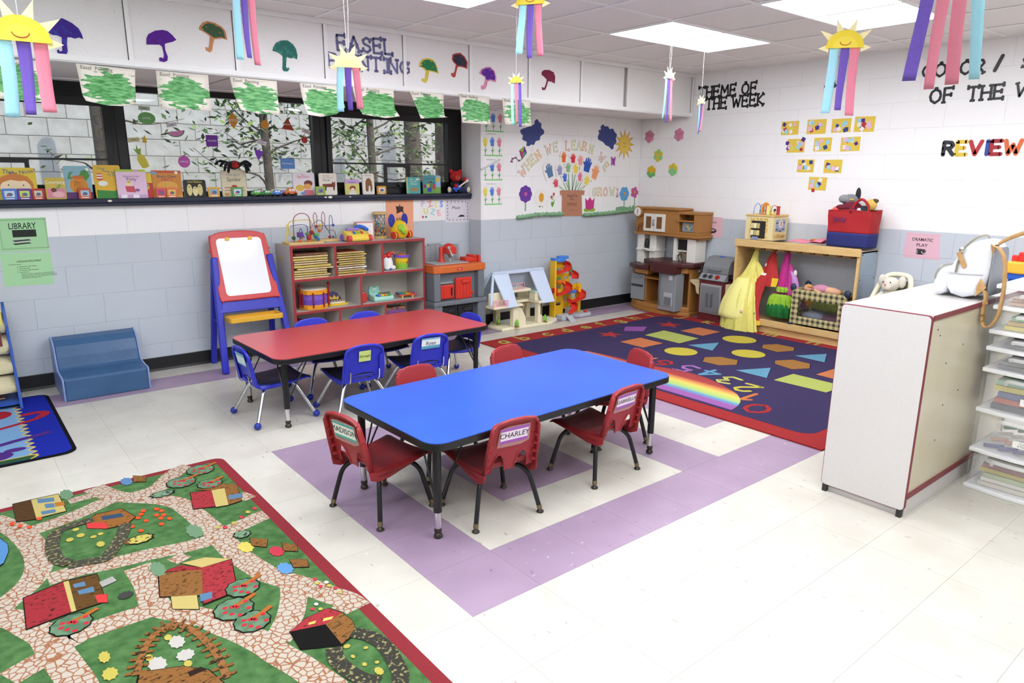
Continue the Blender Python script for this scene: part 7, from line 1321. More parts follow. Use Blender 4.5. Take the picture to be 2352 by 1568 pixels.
sillbook(-.34, -.177, 3.866, .222, '#e2b42c', 'tall yellow I CAN READ book with green lower cover', [('I Can', .022, '#2a7a8a', .9, -.22), ('Read with', .022, '#2a7a8a', .80, .1, .2), ('my Eyes', .02, '#2a7a8a', .70, .2, .2)], [('#3a8a3a', [(-.46, 0), (.5, 0), (.5, .38), (.2, .22), (-.46, .26)]), ('#d4453a', R_(-.4, -.2, .55, .75)), ('#f4f2ea', R_(-.4, -.2, .6, .64)), ('#f4f2ea', R_(-.4, -.2, .68, .72)), ('#f0f0e8', E_(-.2, .45, .18, .08))])
sillbook(-.211, -.024, 3.846, .194, '#e4c4dc', 'pale pink PRINCESS OF THE POTTY book', [('Princess of the', .017, '#6a3a5a', .76), ('Potty', .03, '#6a3a5a', .66)], [('#a8c83a', R_(-.5, .5, .92, 1)), ('#d8a0d0', R_(.1, .25, .92, 1)), ('#efd8b8', E_(-.1, .48, .12, .09)), ('#d8c030', E_(-.1, .56, .06, .04)), ('#c84a5a', [(-.24, .42), (.06, .42), (.1, .2), (-.2, .22)]), ('#c8a4cc', R_(-.5, .5, .0, .12)), ('#f4e8f4', R_(-.4, -.2, .0, .12)), ('#f4e8f4', R_(0, .2, .0, .12)), ('#8a5aa0', E_(.16, .28, .08, .05))])
sillbook(-.045, .016, 3.87, .17, '#c8322c', 'narrow red and yellow book squeezed beside the pink one', [('ger', .03, '#2a6ac0', .5)], [('#e8c83a', R_(-.5, .5, .6, 1)), ('#e8c83a', E_(-.2, .45, .4, .14))])
sillbook(.018, .213, 3.868, .189, '#d08a2e', 'orange BLUES CLUES ABC book', [("Blue's Clues", .026, '#2a3a80', .78), ("ABC's", .032, '#b83a5a', .66)], [('#c85a2a', R_(-.5, .5, .9, 1)), ('#f4efe4', E_(.34, .92, .06, .06)), ('#e0a84a', E_(0, .4, .36, .22)), ('#7aa8c8', E_(-.42, .9, .1, .06)), ('#d8a04a', R_(-.5, .5, 0, .1))])
sillbook(.222, .377, 3.861, .124, '#17150f', 'black OWL BABIES book with three pale owlets', [('Owl Babies', .022, '#d8c05a', .88)], [('#d8cc8a', E_(-.25, .42, .12, .34)), ('#e6dca0', E_(0, .34, .12, .28)), ('#d8cc8a', E_(.22, .42, .12, .34)), ('#2a2a1a', E_(-.25, .6, .03, .03)), ('#2a2a1a', E_(0, .5, .03, .03)), ('#2a2a1a', E_(.22, .6, .03, .03))], th=.02)
sillbook(.495, .677, 3.866, .196, '#d8cfae', 'cream ITSY BITSY SPIDER book under the plush spider', [('ITSY BITSY', .022, '#7a8aa0', .80), ('Spider', .042, '#4a5a4a', .64)], [('#b8322c', E_(0, .34, .13, .1)), ('#b8322c', R_(-.4, -.1, .32, .345)), ('#b8322c', R_(.1, .4, .32, .345)), ('#b8322c', R_(-.42, -.1, .22, .24)), ('#b8322c', R_(.1, .42, .22, .24)), ('#c89a4a', R_(-.42, -.25, .02, .14)), ('#e8e0d0', R_(-.1, .1, .24, .29))], edge='#f0ece0', th=.02)
sillbook(1.074, 1.258, 3.93, .181, '#e8e2e8', 'white BIG SISTER book with two babies on the cover', [("I'm a", .02, '#d8607a', .90), ('Big Sister!', .026, '#d8607a', .81)], [('#7a3a2a', E_(.2, .52, .2, .14)), ('#e8c24a', E_(-.2, .32, .2, .14)), ('#e8a85a', E_(.15, .38, .18, .13)), ('#d87a8a', [(-.1, .0), (.45, .0), (.4, .22), (.0, .24)]), ('#6a9ac8', [(-.2, .1), (0, .18), (.05, .05), (-.15, .02)])])
sillbook(1.293, 1.447, 3.914, .176, '#efeadc', 'cream FIRST BOOK OF WORDS with a brown cat', [('My Very', .018, '#a89a88', .88, -.1), ('First Book of', .016, '#a89a88', .79, -.02), ('Words', .022, '#2a3a5a', .68, -.1)], [('#7a3a22', [(-.3, .38), (-.35, .5), (.2, .52), (.25, .62), (.32, .56), (.4, .62), (.4, .45), (.34, .2), (.28, .2), (.26, .36), (-.1, .36), (-.14, .2), (-.2, .2), (-.22, .34)])])
sillbook(1.519, 1.65, 3.909, .127, '#dcd27a', 'small pastel book with a brown-haired girl on its cover', [('Madeline', .018, '#6a3a9a', .8)], [('#c8a8d8', R_(-.5, .5, .72, 1)), ('#8a3f22', E_(.02, .42, .22, .16)), ('#f0dcc0', E_(.02, .34, .14, .1)), ('#e8e4d8', [(-.3, 0), (.3, 0), (.18, .24), (-.16, .24)])])
sillbook(1.681, 1.792, 3.904, .176, '#f0ebdf', 'white board book with a standing brown bear', [('Brown Bear', .012, '#6a5a4a', .9)], [('#8a5a30', [(-.28, .2), (-.26, .6), (-.12, .76), (.12, .78), (.28, .62), (.32, .3), (.26, .14), (.16, .14), (.14, .4), (.02, .42), (-.04, .14), (-.2, .14)])])
sillbook(2.134, 2.277, 3.932, .146, '#4fb0ae', 'teal ARE YOU MY MOTHER board book', [('Are', .022, '#f0f0e8', .86, -.15), ('You My', .022, '#f0f0e8', .72, 0), ('Mother?', .022, '#f0f0e8', .58, .05)], [('#d8c84a', R_(-.5, -.42, 0, 1)), ('#b08a5a', E_(.05, .25, .32, .12)), ('#efe8d8', E_(.3, .86, .14, .05))])
sillbook(2.307, 2.445, 3.93, .164, '#4a98a0', 'blue green book with three children on the cover', [('The Shape of Things', .013, '#4a2a4a', .8)], [('#6aa84a', R_(-.5, .5, 0, .3)), ('#e0c23a', R_(-.22, -.02, .3, .52)), ('#3a8a4a', R_(.02, .18, .28, .54)), ('#c83a34', R_(.22, .42, .22, .5)), ('#8a2a6a', [(-.46, .26), (-.46, .52), (-.26, .4)]), ('#2a4ab0', R_(-.2, .14, .08, .32)), ('#8a5a3a', E_(-.1, .6, .06, .05)), ('#5a3a2a', E_(.1, .62, .07, .06)), ('#4a2a1a', E_(.3, .58, .06, .05))])
sillbook(2.44, 2.51, 3.95, .160, '#a8c4e4', 'light blue book edge with a yellow sun behind the children book', [], [('#e8d04a', E_(.0, .78, .3, .13)), ('#8aba5a', R_(-.5, .5, 0, .35))], th=.012)
# toy cars
def toy_car(x, y, z, col, label, s=1, rot=0):
    c = thing('toy_car', label, 'toy car', (x, y, z), rot, 'rounded toy cars on the sill')
    mb = MB(M(col, .3, coat=.4)); mb.T = XZ(.021*s); mb.poly([(a*s, b*s) for a, b in [(-.048, .012), (-.047, .03), (-.036, .038), (-.024, .055), (0, .062), (.022, .055), (.036, .036), (.047, .028), (.048, .012)]], .042*s); b = ob('body', mb, c, bevel=.006*s, seg=3)
    for a, bb in ((-.021, -.003), (.003, .024)): ob('window', MB(M('#dfe8ee', .2)).add([(a*s, -.0218*s, .036*s), (bb*s, -.0218*s, .036*s), (bb*s*.9, -.0216*s, .052*s), (a*s*.8, -.0216*s, .052*s)], [(0, 1, 2, 3)]), c, solid=.001)
    for wx in (-.028, .028):
        for wy in (-.02, .02):
            mb = MB(M('#151515', .5)); mb.T = T(wx*s, wy*s, .013*s, PI/2); mb.lathe([(.007*s, -.005*s), (.013*s, -.004*s), (.013*s, .004*s), (.006*s, .005*s), (0, .005*s)], n=12); ob('wheel', mb, c)
for x, y, c, lab, s in ((.745, 3.862, '#4fae3a', 'light green toy car at the left of the row', .85), (.80, 3.925, '#8e2630', 'dark red toy car behind the green ones', .9), (.826, 3.862, '#2f8a3a', 'dark green toy car in front of the dark red one', .8), (.905, 3.915, '#d8c83a', 'yellow toy car behind the blue one', .85), (.905, 3.86, '#3f7fd0', 'blue toy car in front of the yellow one', .85), (.972, 3.92, '#4a3aa0', 'purple toy car beside the orange one', .7), (1.02, 3.862, '#e0702a', 'large orange toy car at the right of the row', 1.05)):
    toy_car(x, y, SZ, c, lab, s)
# plush spider on the book, generic red plush with guitar
t = thing('plush_spider', 'black plush spider with red face perched on the spider book', 'plush toy', (.60, 3.872, 1.462))
BKP = M('#16161a', .95, bump=(200, .8, .003))
ob('body', MB(BKP).ell((0, 0, .035), (.045, .04, .032)), t); ob('face', MB(M('#b02a26', .85)).ell((-.004, -.02, .036), (.034, .026, .026)), t)
for x in (-.016, .012): ob('eye', MB(M('#0a0a0a', .2)).ell((x, -.045, .044), (.005, .003, .006), nu=8, nv=6), t)
for k in range(8):
    s = -1 if k < 4 else 1; j = k % 4; dy = (-.055, -.04, -.02, .02)[j]; dz = (-.045, -.03, .0, .015)[j]
    l = ob('leg', MB(BKP).tube(smooth_path([(s*.03, -.005+dy*.3, .03), (s*(.055+.012*j), dy, .045+.006*j), (s*(.07+.022*j), dy*1.1, dz+.02)], 4), [.010]*8+[.005], n=8), t)
    ob('leg_band', MB(M('#d8d8d8', .9)).ell((s*(.062+.016*j), dy, .036+.005*j), (.006, .010, .010), nu=8, nv=6), l)
t = thing('plush_bear', 'red plush toy with round ears holding a blue toy guitar at the sill\'s right end', 'plush toy', (2.665, 3.925, SZ+.001), -.25)
RPL = M('#b81f22', .95, bump=(200, .9, .004)); BKT = M('#141416', .9); JN = M('#2c3a55', .85)
ob('torso', MB(BKT).ell((0, 0, .06), (.05, .04, .062), nu=18, nv=12), t); ob('head', MB(RPL).ell((-.005, -.012, .155), (.058, .05, .05), nu=22, nv=14), t); ob('snout', MB(M('#c9563f', .9)).ell((-.005, -.06, .142), (.024, .016, .018)), t); ob('nose', MB(M('#1c1414', .4)).ell((-.005, -.076, .148), (.008, .005, .006)), t)
for s in (-1, 1):
    ob('ear', MB(RPL).ell((-.005+s*.045, -.005, .20), (.02, .012, .02)), t); ob('eye', MB(M('#0d0d0d', .2)).ell((-.005+s*.02, -.055, .172), .005, nu=8, nv=6), t)
    ob('leg', MB(JN).tube(smooth_path([(s*.025, -.01, .022), (s*.06, -.04, .028), (s*.085, -.06, .028)], 3), .022, n=10), t); ob('shoe', MB(M('#2a3f8a', .7)).ell((s*.092, -.068, .032), (.022, .018, .03)), t); ob('shoe_sole', MB(M('#d8cda0', .7)).ell((s*.095, -.078, .034), (.018, .010, .026)), t)
    ob('arm', MB(BKT).tube(smooth_path([(s*.04, -.01, .095), (s*.055, -.04, .075), (.02+s*.035, -.055, .07+.045*(s > 0))], 3), .016, n=8), t); ob('hand', MB(RPL).ell((.02+s*.045, -.062, .068+.06*(s > 0)), .02), t)
mb = MB(M('#2748b8', .4)); mb.T = T(.0, -.062, .058, PI/2, 0, 0) @ T(0, 0, 0, 0, 0, .6); mb.poly([(-.05, -.03), (-.02, -.018), (.01, -.03), (.03, -.01), (.012, .012), (.018, .03), (-.01, .028), (-.03, .022), (-.055, .03)], .010); g = ob('guitar_body', mb, t, bevel=.003)
mb = MB(M('#e6e2da', .4)); mb.T = T(.0, -.066, .058, PI/2, 0, 0) @ T(0, 0, 0, 0, 0, .6); mb.box(.0, .09, -.006, .006, .006, .012); mb.box(.09, .115, -.011, .011, .004, .012); ob('guitar_neck', mb, g)
# ---------------------------------------------------------------- cut-outs on the window glass
def wallthing(name, label, cat, wall, u, v, off=.0004, grp=None, tilt=0):
    loc = {'S': (u, YS-off, v), 'P': (u, YS-.012-off, v), 'B': (u, YR-off, v), 'L': (u, YB-off, v), 'G': (u, YG+.02-off, v), 'R': (XR-off, -u, v)}[wall]
    o = thing(name, label, cat, loc, RIGHT if wall == 'R' else BACK, grp)
    if tilt: o.rotation_mode = 'QUATERNION'; o.rotation_quaternion = (Matrix.Rotation(-PI/2 if wall == 'R' else 0, 4, 'Z') @ Matrix.Rotation(PI/2, 4, 'X') @ Matrix.Rotation(tilt, 4, 'Z')).to_quaternion()
    return o
def sticker(key, label, col, shape, tx=None, tilt=0, extra=()):
    (u, v), (u2, _), (_, v2) = STICK[key]; rx, ry = u2-u, v2-v
    o = wallthing('window_sticker', label, 'sticker', 'G', u, v, .001, 'paper stickers on the window', tilt)
    ob('paper', MB(M(col, .6)).poly([(a*rx, b*ry) for a, b in shape], .0008), o)
    for k, (c, P) in enumerate(extra): ob('paper_layer', MB(M(c, .6)).poly([(a*rx, b*ry) for a, b in P], .0006), o, (0, 0, .0008+.0003*k))
    if tx: text('lettering', tx, ry*(.42 if len(tx) > 5 else .55) if ry > .02 else ry*1.0, M('#f4f2f0' if ry > .02 else '#5a6a5a', .6), o, 0, 0, .0018)
    return o
SQ = [(-1, -1), (1, -1), (1, 1), (-1, 1)]; TAGP = [(-1, -1), (-.85, 0), (-1, 1), (1, 1), (.85, 0), (1, -1)]
sticker('oval', 'green OVAL sticker on the middle window', '#74b868', disc(1, 24), 'OVAL'); sticker('lime_tag', 'pale green ribbon tag above the green oval sticker', '#bccab4', TAGP, 'green', -.02); sticker('pink_tag', 'white ribbon tag above the pink melon sticker', '#dcd4dc', TAGP, 'Pink', .22)
sticker('melon', 'pink melon slice sticker with green rind', '#5f9a6a', [(math.cos(PI+PI*k/16), .55+1.15*math.sin(PI+PI*k/16)) for k in range(17)], None, .16, [('#dc8fc0', [(.88*math.cos(PI+PI*k/16), .56+.95*math.sin(PI+PI*k/16)) for k in range(17)])])
sticker('square', 'purple SQUARE sticker on the middle window', '#7a38a8', SQ, 'SQUARE'); sticker('diamond', 'orange diamond sticker on the middle window', '#e09a3a', [(0, 1), (1, 0), (0, -1), (-1, 0)], 'DIAMOND'); sticker('orange', 'round orange fruit sticker near the red triangle', '#e4a03a', disc(1, 20)); sticker('triangle', 'red TRIANGLE sticker on the middle window', '#b0402e', [(.0, 1.1), (.95, -.95), (-1, -.75)], 'TRIANGLE')
sticker('apple_tag', 'white ribbon tag above the red apple sticker', '#d8cfc8', TAGP, 'Red', -.3); sticker('apple', 'red apple sticker by the right mullion', '#b83a38', disc(1, 14), None, 0, [('#4a8a4a', [(.0, .8), (.5, 1.2), (.3, .7)])]); sticker('purple_tag', 'white ribbon tag above the purple grapes sticker', '#e0dce4', TAGP, 'Purple', -.25); sticker('grapes', 'purple grapes sticker left of the blue rectangle', '#7a3ab0', [(-1, .9), (-.3, 1), (.4, .85), (1, .5), (.6, 0), (.2, -.5), (-.3, -1), (-.6, -.4), (-.9, .2)])
sticker('rect', 'blue RECTANGLE sticker on the middle window', '#5a8ac8', SQ, 'RECTANGLE'); sticker('circle', 'pink CIRCLE sticker on the middle window', '#c45ab0', disc(1, 22), 'CIRCLE')
sticker('pine', 'yellow pineapple sticker with green leaves', '#d8c84a', [(-.4, .7), (.1, .8), (.6, .5), (1, -.2), (1.2, -.75), (.6, -1), (.0, -1), (-.5, -.3), (-.7, .2)], None, 0, [('#8ab04a', [(-.5, .7), (-1.2, 1.5), (-.7, 1.3), (-.6, 2.0), (-.3, 1.35), (.1, 1.6), (0, .75)])]); sticker('pine_tag', 'pale yellow ribbon tag above the pineapple sticker', '#d8d09a', TAGP, 'yellow', .12); sticker('crown', 'yellow flower reflection sticker beside the pineapple tag', '#d8b83a', [(-.8, -1), (.7, -1), (.6, -.2), (1, .1), (.4, .2), (.1, 1), (-.3, .3), (-.9, .5), (-.5, -.2)])
# ---------------------------------------------------------------- paper on the soffit
UC = [('#3d1f8a', '#2f4aa8', 'large blue violet paper umbrella at the left of the soffit'), ('#561590', '#3f0f70', 'purple paper umbrella with lilac hook, second from the left'), ('#3a5a3a', '#c98a5a', 'dark green paper umbrella with an orange handle'), ('#256a62', '#4f9a7a', 'teal green mottled paper umbrella beside the EASEL letters'), ('#1f7a4a', '#d8c04a', 'green paper umbrella edged in yellow right of the PAINTING letters'), ('#2a2f40', '#b8463c', 'navy paper umbrella edged in brick red'), ('#5a1f96', '#d88ab0', 'purple paper umbrella with a pink handle'), ('#7a1a3e', '#9a3050', 'maroon paper umbrella at the right of the soffit')]
for k, (P, (a, b, lab)) in enumerate(zip(UMB, UC)):
    c = (sum(p[0] for p in P)/len(P), sum(p[1] for p in P)/len(P)); Q = [(p[0]-c[0], p[1]-c[1]) for p in P]
    o = wallthing('paper_umbrella', lab, 'umbrella cut-out', 'S', c[0], c[1], -.009, 'paper umbrellas on the soffit')
    edge = k in (2, 4, 5, 6)
    ob('umbrella_shape', MB(M(b if edge else a, .75, mott=None if edge else (b, 28, .5, .7))).poly(Q, .003), o)
    if edge:
        top = [p for p in Q if p[1] > -.012]; cc = (sum(p[0] for p in top)/len(top), sum(p[1] for p in top)/len(top))
        n = len(Q); hi = max(p[1] for p in Q); mid = min(p[1] for p in Q[:9]); 
        C2 = [((x-cc[0])*.84+cc[0], (y-cc[1])*.8+cc[1]) for x, y in Q if y > min(Q[0][1], Q[8][1])-.012]
        ob('canopy_paint', MB(M(a, .75, mott=(b, 45, .6, .66))).poly(C2, .0012), o, (0, 0, .003))
def painted(seed):
    m = bpy.data.materials.new('easel_paint'); m.use_nodes = True; nt = m.node_tree; N = nt.nodes; L = nt.links; b = N['Principled BSDF']; b.inputs['Roughness'].default_value = .55
    tc = N.new('ShaderNodeTexCoord'); mp = N.new('ShaderNodeMapping'); mp.inputs['Location'].default_value = (-.54, -.44, 0); L.new(tc.outputs['Generated'], mp.inputs[0]); ln = N.new('ShaderNodeVectorMath'); ln.operation = 'LENGTH'
    mz = N.new('ShaderNodeVectorMath'); mz.operation = 'MULTIPLY'; mz.inputs[1].default_value = (1, 1.1, 0); L.new(mp.outputs[0], mz.inputs[0]); L.new(mz.outputs[0], ln.inputs[0])
    m2 = N.new('ShaderNodeMapping'); m2.inputs['Location'].default_value = (seed*3.1, seed*1.7, seed); m2.inputs['Rotation'].default_value = (0, 0, seed*.35-.8); m2.inputs['Scale'].default_value = (3, 9, 1); L.new(tc.outputs['Generated'], m2.inputs[0]); ns = N.new('ShaderNodeTexNoise'); ns.inputs['Scale'].default_value = 1.3; ns.inputs['Detail'].default_value = 4; L.new(m2.outputs[0], ns.inputs['Vector'])
    ad = N.new('ShaderNodeMath'); ad.operation = 'MULTIPLY_ADD'; ad.inputs[1].default_value = -.72; L.new(ns.outputs[0], ad.inputs[0]); L.new(ln.outputs['Value'], ad.inputs[2])
    r = N.new('ShaderNodeMapRange'); r.inputs[1].default_value = .115; r.inputs[2].default_value = .085; L.new(ad.outputs[0], r.inputs[0])
    n2 = N.new('ShaderNodeTexNoise'); n2.inputs['Scale'].default_value = 2.2; n2.inputs['Detail'].default_value = 5; L.new(m2.outputs[0], n2.inputs['Vector']); cr = N.new('ShaderNodeValToRGB'); e = cr.color_ramp.elements; e[0].position = .38; e[0].color = lin('#3c8a44'); e[1].position = .62; e[1].color = lin('#7cc47c'); L.new(n2.outputs[0], cr.inputs[0])
    mx = N.new('ShaderNodeMix'); mx.data_type = 'RGBA'; mx.inputs[6].default_value = lin('#efe8da'); L.new(r.outputs[0], mx.inputs[0]); L.new(cr.outputs[0], mx.inputs[7]); L.new(mx.outputs[2], b.inputs['Base Color']); return m
PL_ = ['green easel painting at the left edge behind the yellow sun', 'curling green easel painting beside the left window frame', 'square green easel painting signed Emma', 'green easel painting hanging below the teal umbrella', 'green easel painting just left of the star streamer under PAINTING', 'green easel painting just right of the star streamer under PAINTING', 'narrow green easel painting below the navy umbrella', 'green easel painting over the right window jamb', 'green easel painting farthest right behind the small sun']
for k, (P, lab) in enumerate(zip(PAINT, PL_)):
    c = (sum(p[0] for p in P)/len(P), max(p[1] for p in P)); Q = [(p[0]-c[0], p[1]-c[1]) for p in P]
    o = wallthing('easel_painting', lab, 'painting', 'P', c[0], c[1], -.006, 'green easel paintings hung along the soffit')
    # paper hangs from the soffit lip and curls slightly toward the room
    w = max(p[0] for p in Q)-min(p[0] for p in Q); h = -min(p[1] for p in Q)
    bm_ = bmesh.new(); vs_ = [bm_.verts.new((x, y, 0)) for x, y in Q]; bm_.faces.new(vs_); bmesh.ops.triangulate(bm_, faces=bm_.faces[:]); bmesh.ops.subdivide_edges(bm_, edges=bm_.edges[:], cuts=5, use_grid_fill=True)
    for v in bm_.verts: v.co.z = .004+.035*(-v.co.y/h)**2*(1+.5*math.sin(5*v.co.x/w+k))
    bm_.normal_update()
    if sum(f.normal.z for f in bm_.faces) < 0: bmesh.ops.reverse_faces(bm_, faces=bm_.faces[:])
    me = bpy.data.meshes.new('painted_sheet'); bm_.to_mesh(me); bm_.free(); me.materials.append(painted(k+1)); me.polygons.foreach_set('use_smooth', [True]*len(me.polygons))
    ob('painted_sheet', me, o, solid=.0006)
    x0 = min(p[0] for p in Q); tl = min(Q, key=lambda p: p[0]-p[1]); text('lettering', 'Easel  Painting', w*.095, M('#77746c', .7), o, tl[0]+w*.06, tl[1]-.018, .0062, align='LEFT', rot=math.atan2(Q[1][1]-Q[0][1], Q[1][0]-Q[0][0]))
    if k == 2: text('signature', 'Emma', w*.09, M('#5a5850', .7), o, Q[3][0]+w*.02, Q[3][1]+.012, .030, align='LEFT')
# cut-out words
def word(W_, wall, col, stroke, blob, th, thing_name, phrase, grp, cols=None):
    s, u0, v0, u1, v1, h = W_
    n = [gw(c)+.22 if c != ' ' else .45 for c in s]; tot = sum(n)-.22; k = (u1-u0)/(tot*h); u = u0; lt = s.replace(' ', ''); i = 0
    for c, w in zip(s, n):
        if c != ' ':
            f = (u-u0)/max(1e-6, u1-u0); g = c; o = wallthing(thing_name, phrase(c, i, s), 'letter', wall, u, v0+(v1-v0)*f, -.008 if wall == 'S' else .0003, grp, math.atan2(v1-v0, u1-u0) if len(s) > 1 else 0)
            mb = MB(); glyph(mb, 'I2' if c == 'I' and blob else g, h, h*stroke, th, cols[i] if cols else col, h*blob, sx=min(1.25, k)); ob('letter_shape', mb, o); i += 1
        u += w*h*k
EAS = M('#6f6f96', .6, mott=('#55557c', 30, .4, .7)); BLKL = M('#1b1b1d', .35, mott=('#4a4a4c', 14, .55, .75))
def ph(colr, what):
    def f(c, i, s):
        L_ = s.replace(' ', ''); return '%s letter %s, %s letter of %s' % (colr, c if c != '/' else 'slash', ORD[i], what or s) if len(L_) > 1 else '%s %s' % (colr, what)
    return f
word(WORDS_S[0], 'S', EAS, .17, .16, .002, 'cutout_letter', ph('slate purple cut-out', 'EASEL'), 'EASEL PAINTING letters'); word(WORDS_S[1], 'S', EAS, .17, .16, .002, 'cutout_letter', ph('slate purple cut-out', 'PAINTING'), 'EASEL PAINTING letters')
word(WORDS_R[0], 'R', BLKL, .18, .16, .002, 'cutout_letter', ph('black cut-out', 'THEME OF'), 'THEME OF THE WEEK letters'); word(WORDS_R[1], 'R', BLKL, .18, .16, .002, 'cutout_letter', ph('black cut-out', 'THE WEEK under THEME'), 'THEME OF THE WEEK letters')
word(WORDS_R[2], 'R', BLKL, .18, .16, .002, 'cutout_letter', ph('lone black cut-out letter A', 'beside the sun streamer'), 'black wall letters'); word(WORDS_R[3], 'R', BLKL, .18, .14, .002, 'cutout_letter', ph('glossy black cut-out', 'COLOR'), 'COLOR OF THE W letters'); word(WORDS_R[4], 'R', BLKL, .26, 0, .002, 'cutout_letter', ph('black cut-out slash mark', 'after COLOR'), 'COLOR OF THE W letters')
word(WORDS_R[5], 'R', BLKL, .18, .14, .002, 'cutout_letter', ph('black cut-out letter', 'S cut by the right edge after the slash'), 'COLOR OF THE W letters'); word(WORDS_R[6], 'R', BLKL, .18, .14, .002, 'cutout_letter', ph('glossy black cut-out', 'OF below COLOR'), 'COLOR OF THE W letters'); word(WORDS_R[7], 'R', BLKL, .18, .16, .002, 'cutout_letter', ph('glossy black cut-out', 'THE below the slash'), 'COLOR OF THE W letters'); word(WORDS_R[8], 'R', BLKL, .18, .14, .002, 'cutout_letter', ph('black cut-out letter', 'W cut by the right edge'), 'COLOR OF THE W letters')
word(WORDS_R[9], 'R', BLKL, .30, 0, .003, 'cutout_letter', ph('bold coloured cut-out', 'REVIEW'), 'REVIEW letters', [M(c, .4) for c in ('#2c2e33', '#e0c040', '#b83034', '#2f4a9c', '#a02a30', '#d86a3a')])
GC = ['#d9a9a4', '#c9c68a', '#cfc98a', '#e0b26a', '#d9a9a4', '#b9c49a', '#d48a8e', '#c9d08a', '#c2cc9a', '#e0a05a', '#b9c070', '#d9a9a4', '#bcc79a', '#b9c49a', '#e2b070', '#d9a0a8', '#c9cc8a', '#c88aa0']
for i, (c, u, v, r) in enumerate(GROW):
    lab = ['WHEN', 'first WE', 'LEARN', 'second WE', 'GROW!']; wi = 0 if i < 4 else 1 if i < 6 else 2 if i < 11 else 3 if i < 13 else 4; st = (0, 4, 6, 11, 13)[wi]
    o = wallthing('cutout_letter', 'pastel cut-out letter %s, %s of %s' % ('exclamation' if c == '!' else c, ORD[i-st], lab[wi]), 'letter', 'B', u, v, .0003, 'WHEN WE LEARN WE GROW letters', math.radians(r))
    h = .082; mb = MB(); glyph(mb, c, h, .017, .0016, M(GC[i], .6), .0125, x=-gw(c)*h/2, y=-h/2); ob('letter_outline', mb, o); mb = MB(); glyph(mb, c, h, .008, .0006, M('#f0e8d8' if i % 3 else '#f4dcc0', .6), .006, base=.0017, x=-gw(c)*h/2, y=-h/2); ob('letter_fill', mb, o)
# ---------------------------------------------------------------- spring display on the back wall
BG = 'spring display cut-outs'
def cut(mb_fn_list, name, label, u, v, cat='wall cut-out', wall='B', off=.0004, grp=BG, tilt=0):
    o = wallthing(name, label, cat, wall, u, v, off, grp, tilt)
    for k, (nm, col, P) in enumerate(mb_fn_list): ob(nm, MB(M(col, .65) if isinstance(col, str) else col).poly(P, .0012), o, (0, 0, .0011*k))
    return o
def rel(P, c): return [(a-c[0], b-c[1]) for a, b in P]
def cen(P): return (sum(p[0] for p in P)/len(P), sum(p[1] for p in P)/len(P))
for P, lab in zip(CLOUDS, ('blue paper cloud at the left of the spring display', 'blue paper cloud beside the smiling paper sun')):
    c = cen(P); cut([('cloud_shape', '#3f4a86', rel([tuple(p[:2]) for p in smooth_path([(a, b, 0) for a, b in P+P[:1]], 3)[:-1]], c))], 'paper_cloud', lab, *c)
c = KITE[4]; top, rt, bt, lf, mid = [rel([p], c)[0] for p in KITE]
o = cut([('kite_back', '#1c1c22', [(a*1.1, b*1.06) for a, b in (top, rt, bt, lf)]), ('kite_panel', '#8fb83a', [lf, top, mid]), ('kite_panel', '#6a3a8a', [top, rt, mid]), ('kite_panel', '#4f9a7a', [rt, bt, mid]), ('kite_panel', '#c8327a', [bt, lf, mid])], 'paper_kite', 'paper kite in purple, pink and green with a bow tail', *c)
mb = MB(M('#5a7a3a', .6)); mb.tube(smooth_path([(a-c[0], b-c[1], .002) for a, b in KTAIL], 4), .003, n=5); ob('kite_tail', mb, o)
for a, b in KTAIL[1:]: ob('tail_bow', MB(M('#8a4a8a', .6)).poly([(-.014, .008), (-.014, -.008), (.014, .008), (.014, -.008)][:2]+[(.014, .008), (.014, -.008)][::-1], .002), o, (a-c[0], b-c[1], .002))
u, v = SPOT['sun']; r = SPOT['sunr'][0]-u
o = cut([('sun_rays', '#c98a3a', star(12, r*1.22, r*.62)), ('sun_disc', '#e2bc4c', star(12, r*1.1, r*.58)), ('sun_face', '#e8c85a', disc(r*.58, 20, 0, 0, r*.72))], 'paper_sun', 'smiling orange paper sun by the room corner', u, v)
mb = MB(M('#5a3a1a', .6))
for s in (-1, 1): mb.poly(disc(.004, 8, s*.014, .012, .006), .001, base=.0045)
mb.poly(disc(.004, 8, 0, 0), .001, base=.0045); mb.tube([(.022*math.cos(t_), -.012+.018*math.sin(t_), .005) for t_ in [PI*1.15+k*.1 for k in range(23) if k*.1 < PI*.7]], .0015, n=4); ob('sun_smile', mb, o)
u, v = SPOT['butterfly']; wg = [(0, .01), (.015, .045), (.034, .055), (.036, .02), (.03, .0), (.034, -.03), (.02, -.05), (.004, -.02)]
o = cut([('wing', '#b565b5', wg), ('wing', '#b565b5', [(-a, b) for a, b in wg]), ('butterfly_body', '#4a2a5a', [(-.004, .035), (.004, .035), (.004, -.035), (-.004, -.035)])], 'paper_butterfly', 'purple paper butterfly after the second WE', u, v)
ob('wing_spots', MB(M('#5a2a6a', .6)).poly(disc(.005, 8, .02, .025), .001, base=.0038).poly(disc(.005, 8, -.02, .025), .001, base=.0038), o)
def petals(n, r, w, a0=0, k=.62):
    return [[(k*r*math.cos(a)+x*math.cos(a)-y*math.sin(a), k*r*math.sin(a)+x*math.sin(a)+y*math.cos(a)) for x, y in disc(r*.42, 12, 0, 0, w)] for a in (a0+2*PI*i/n for i in range(n))]
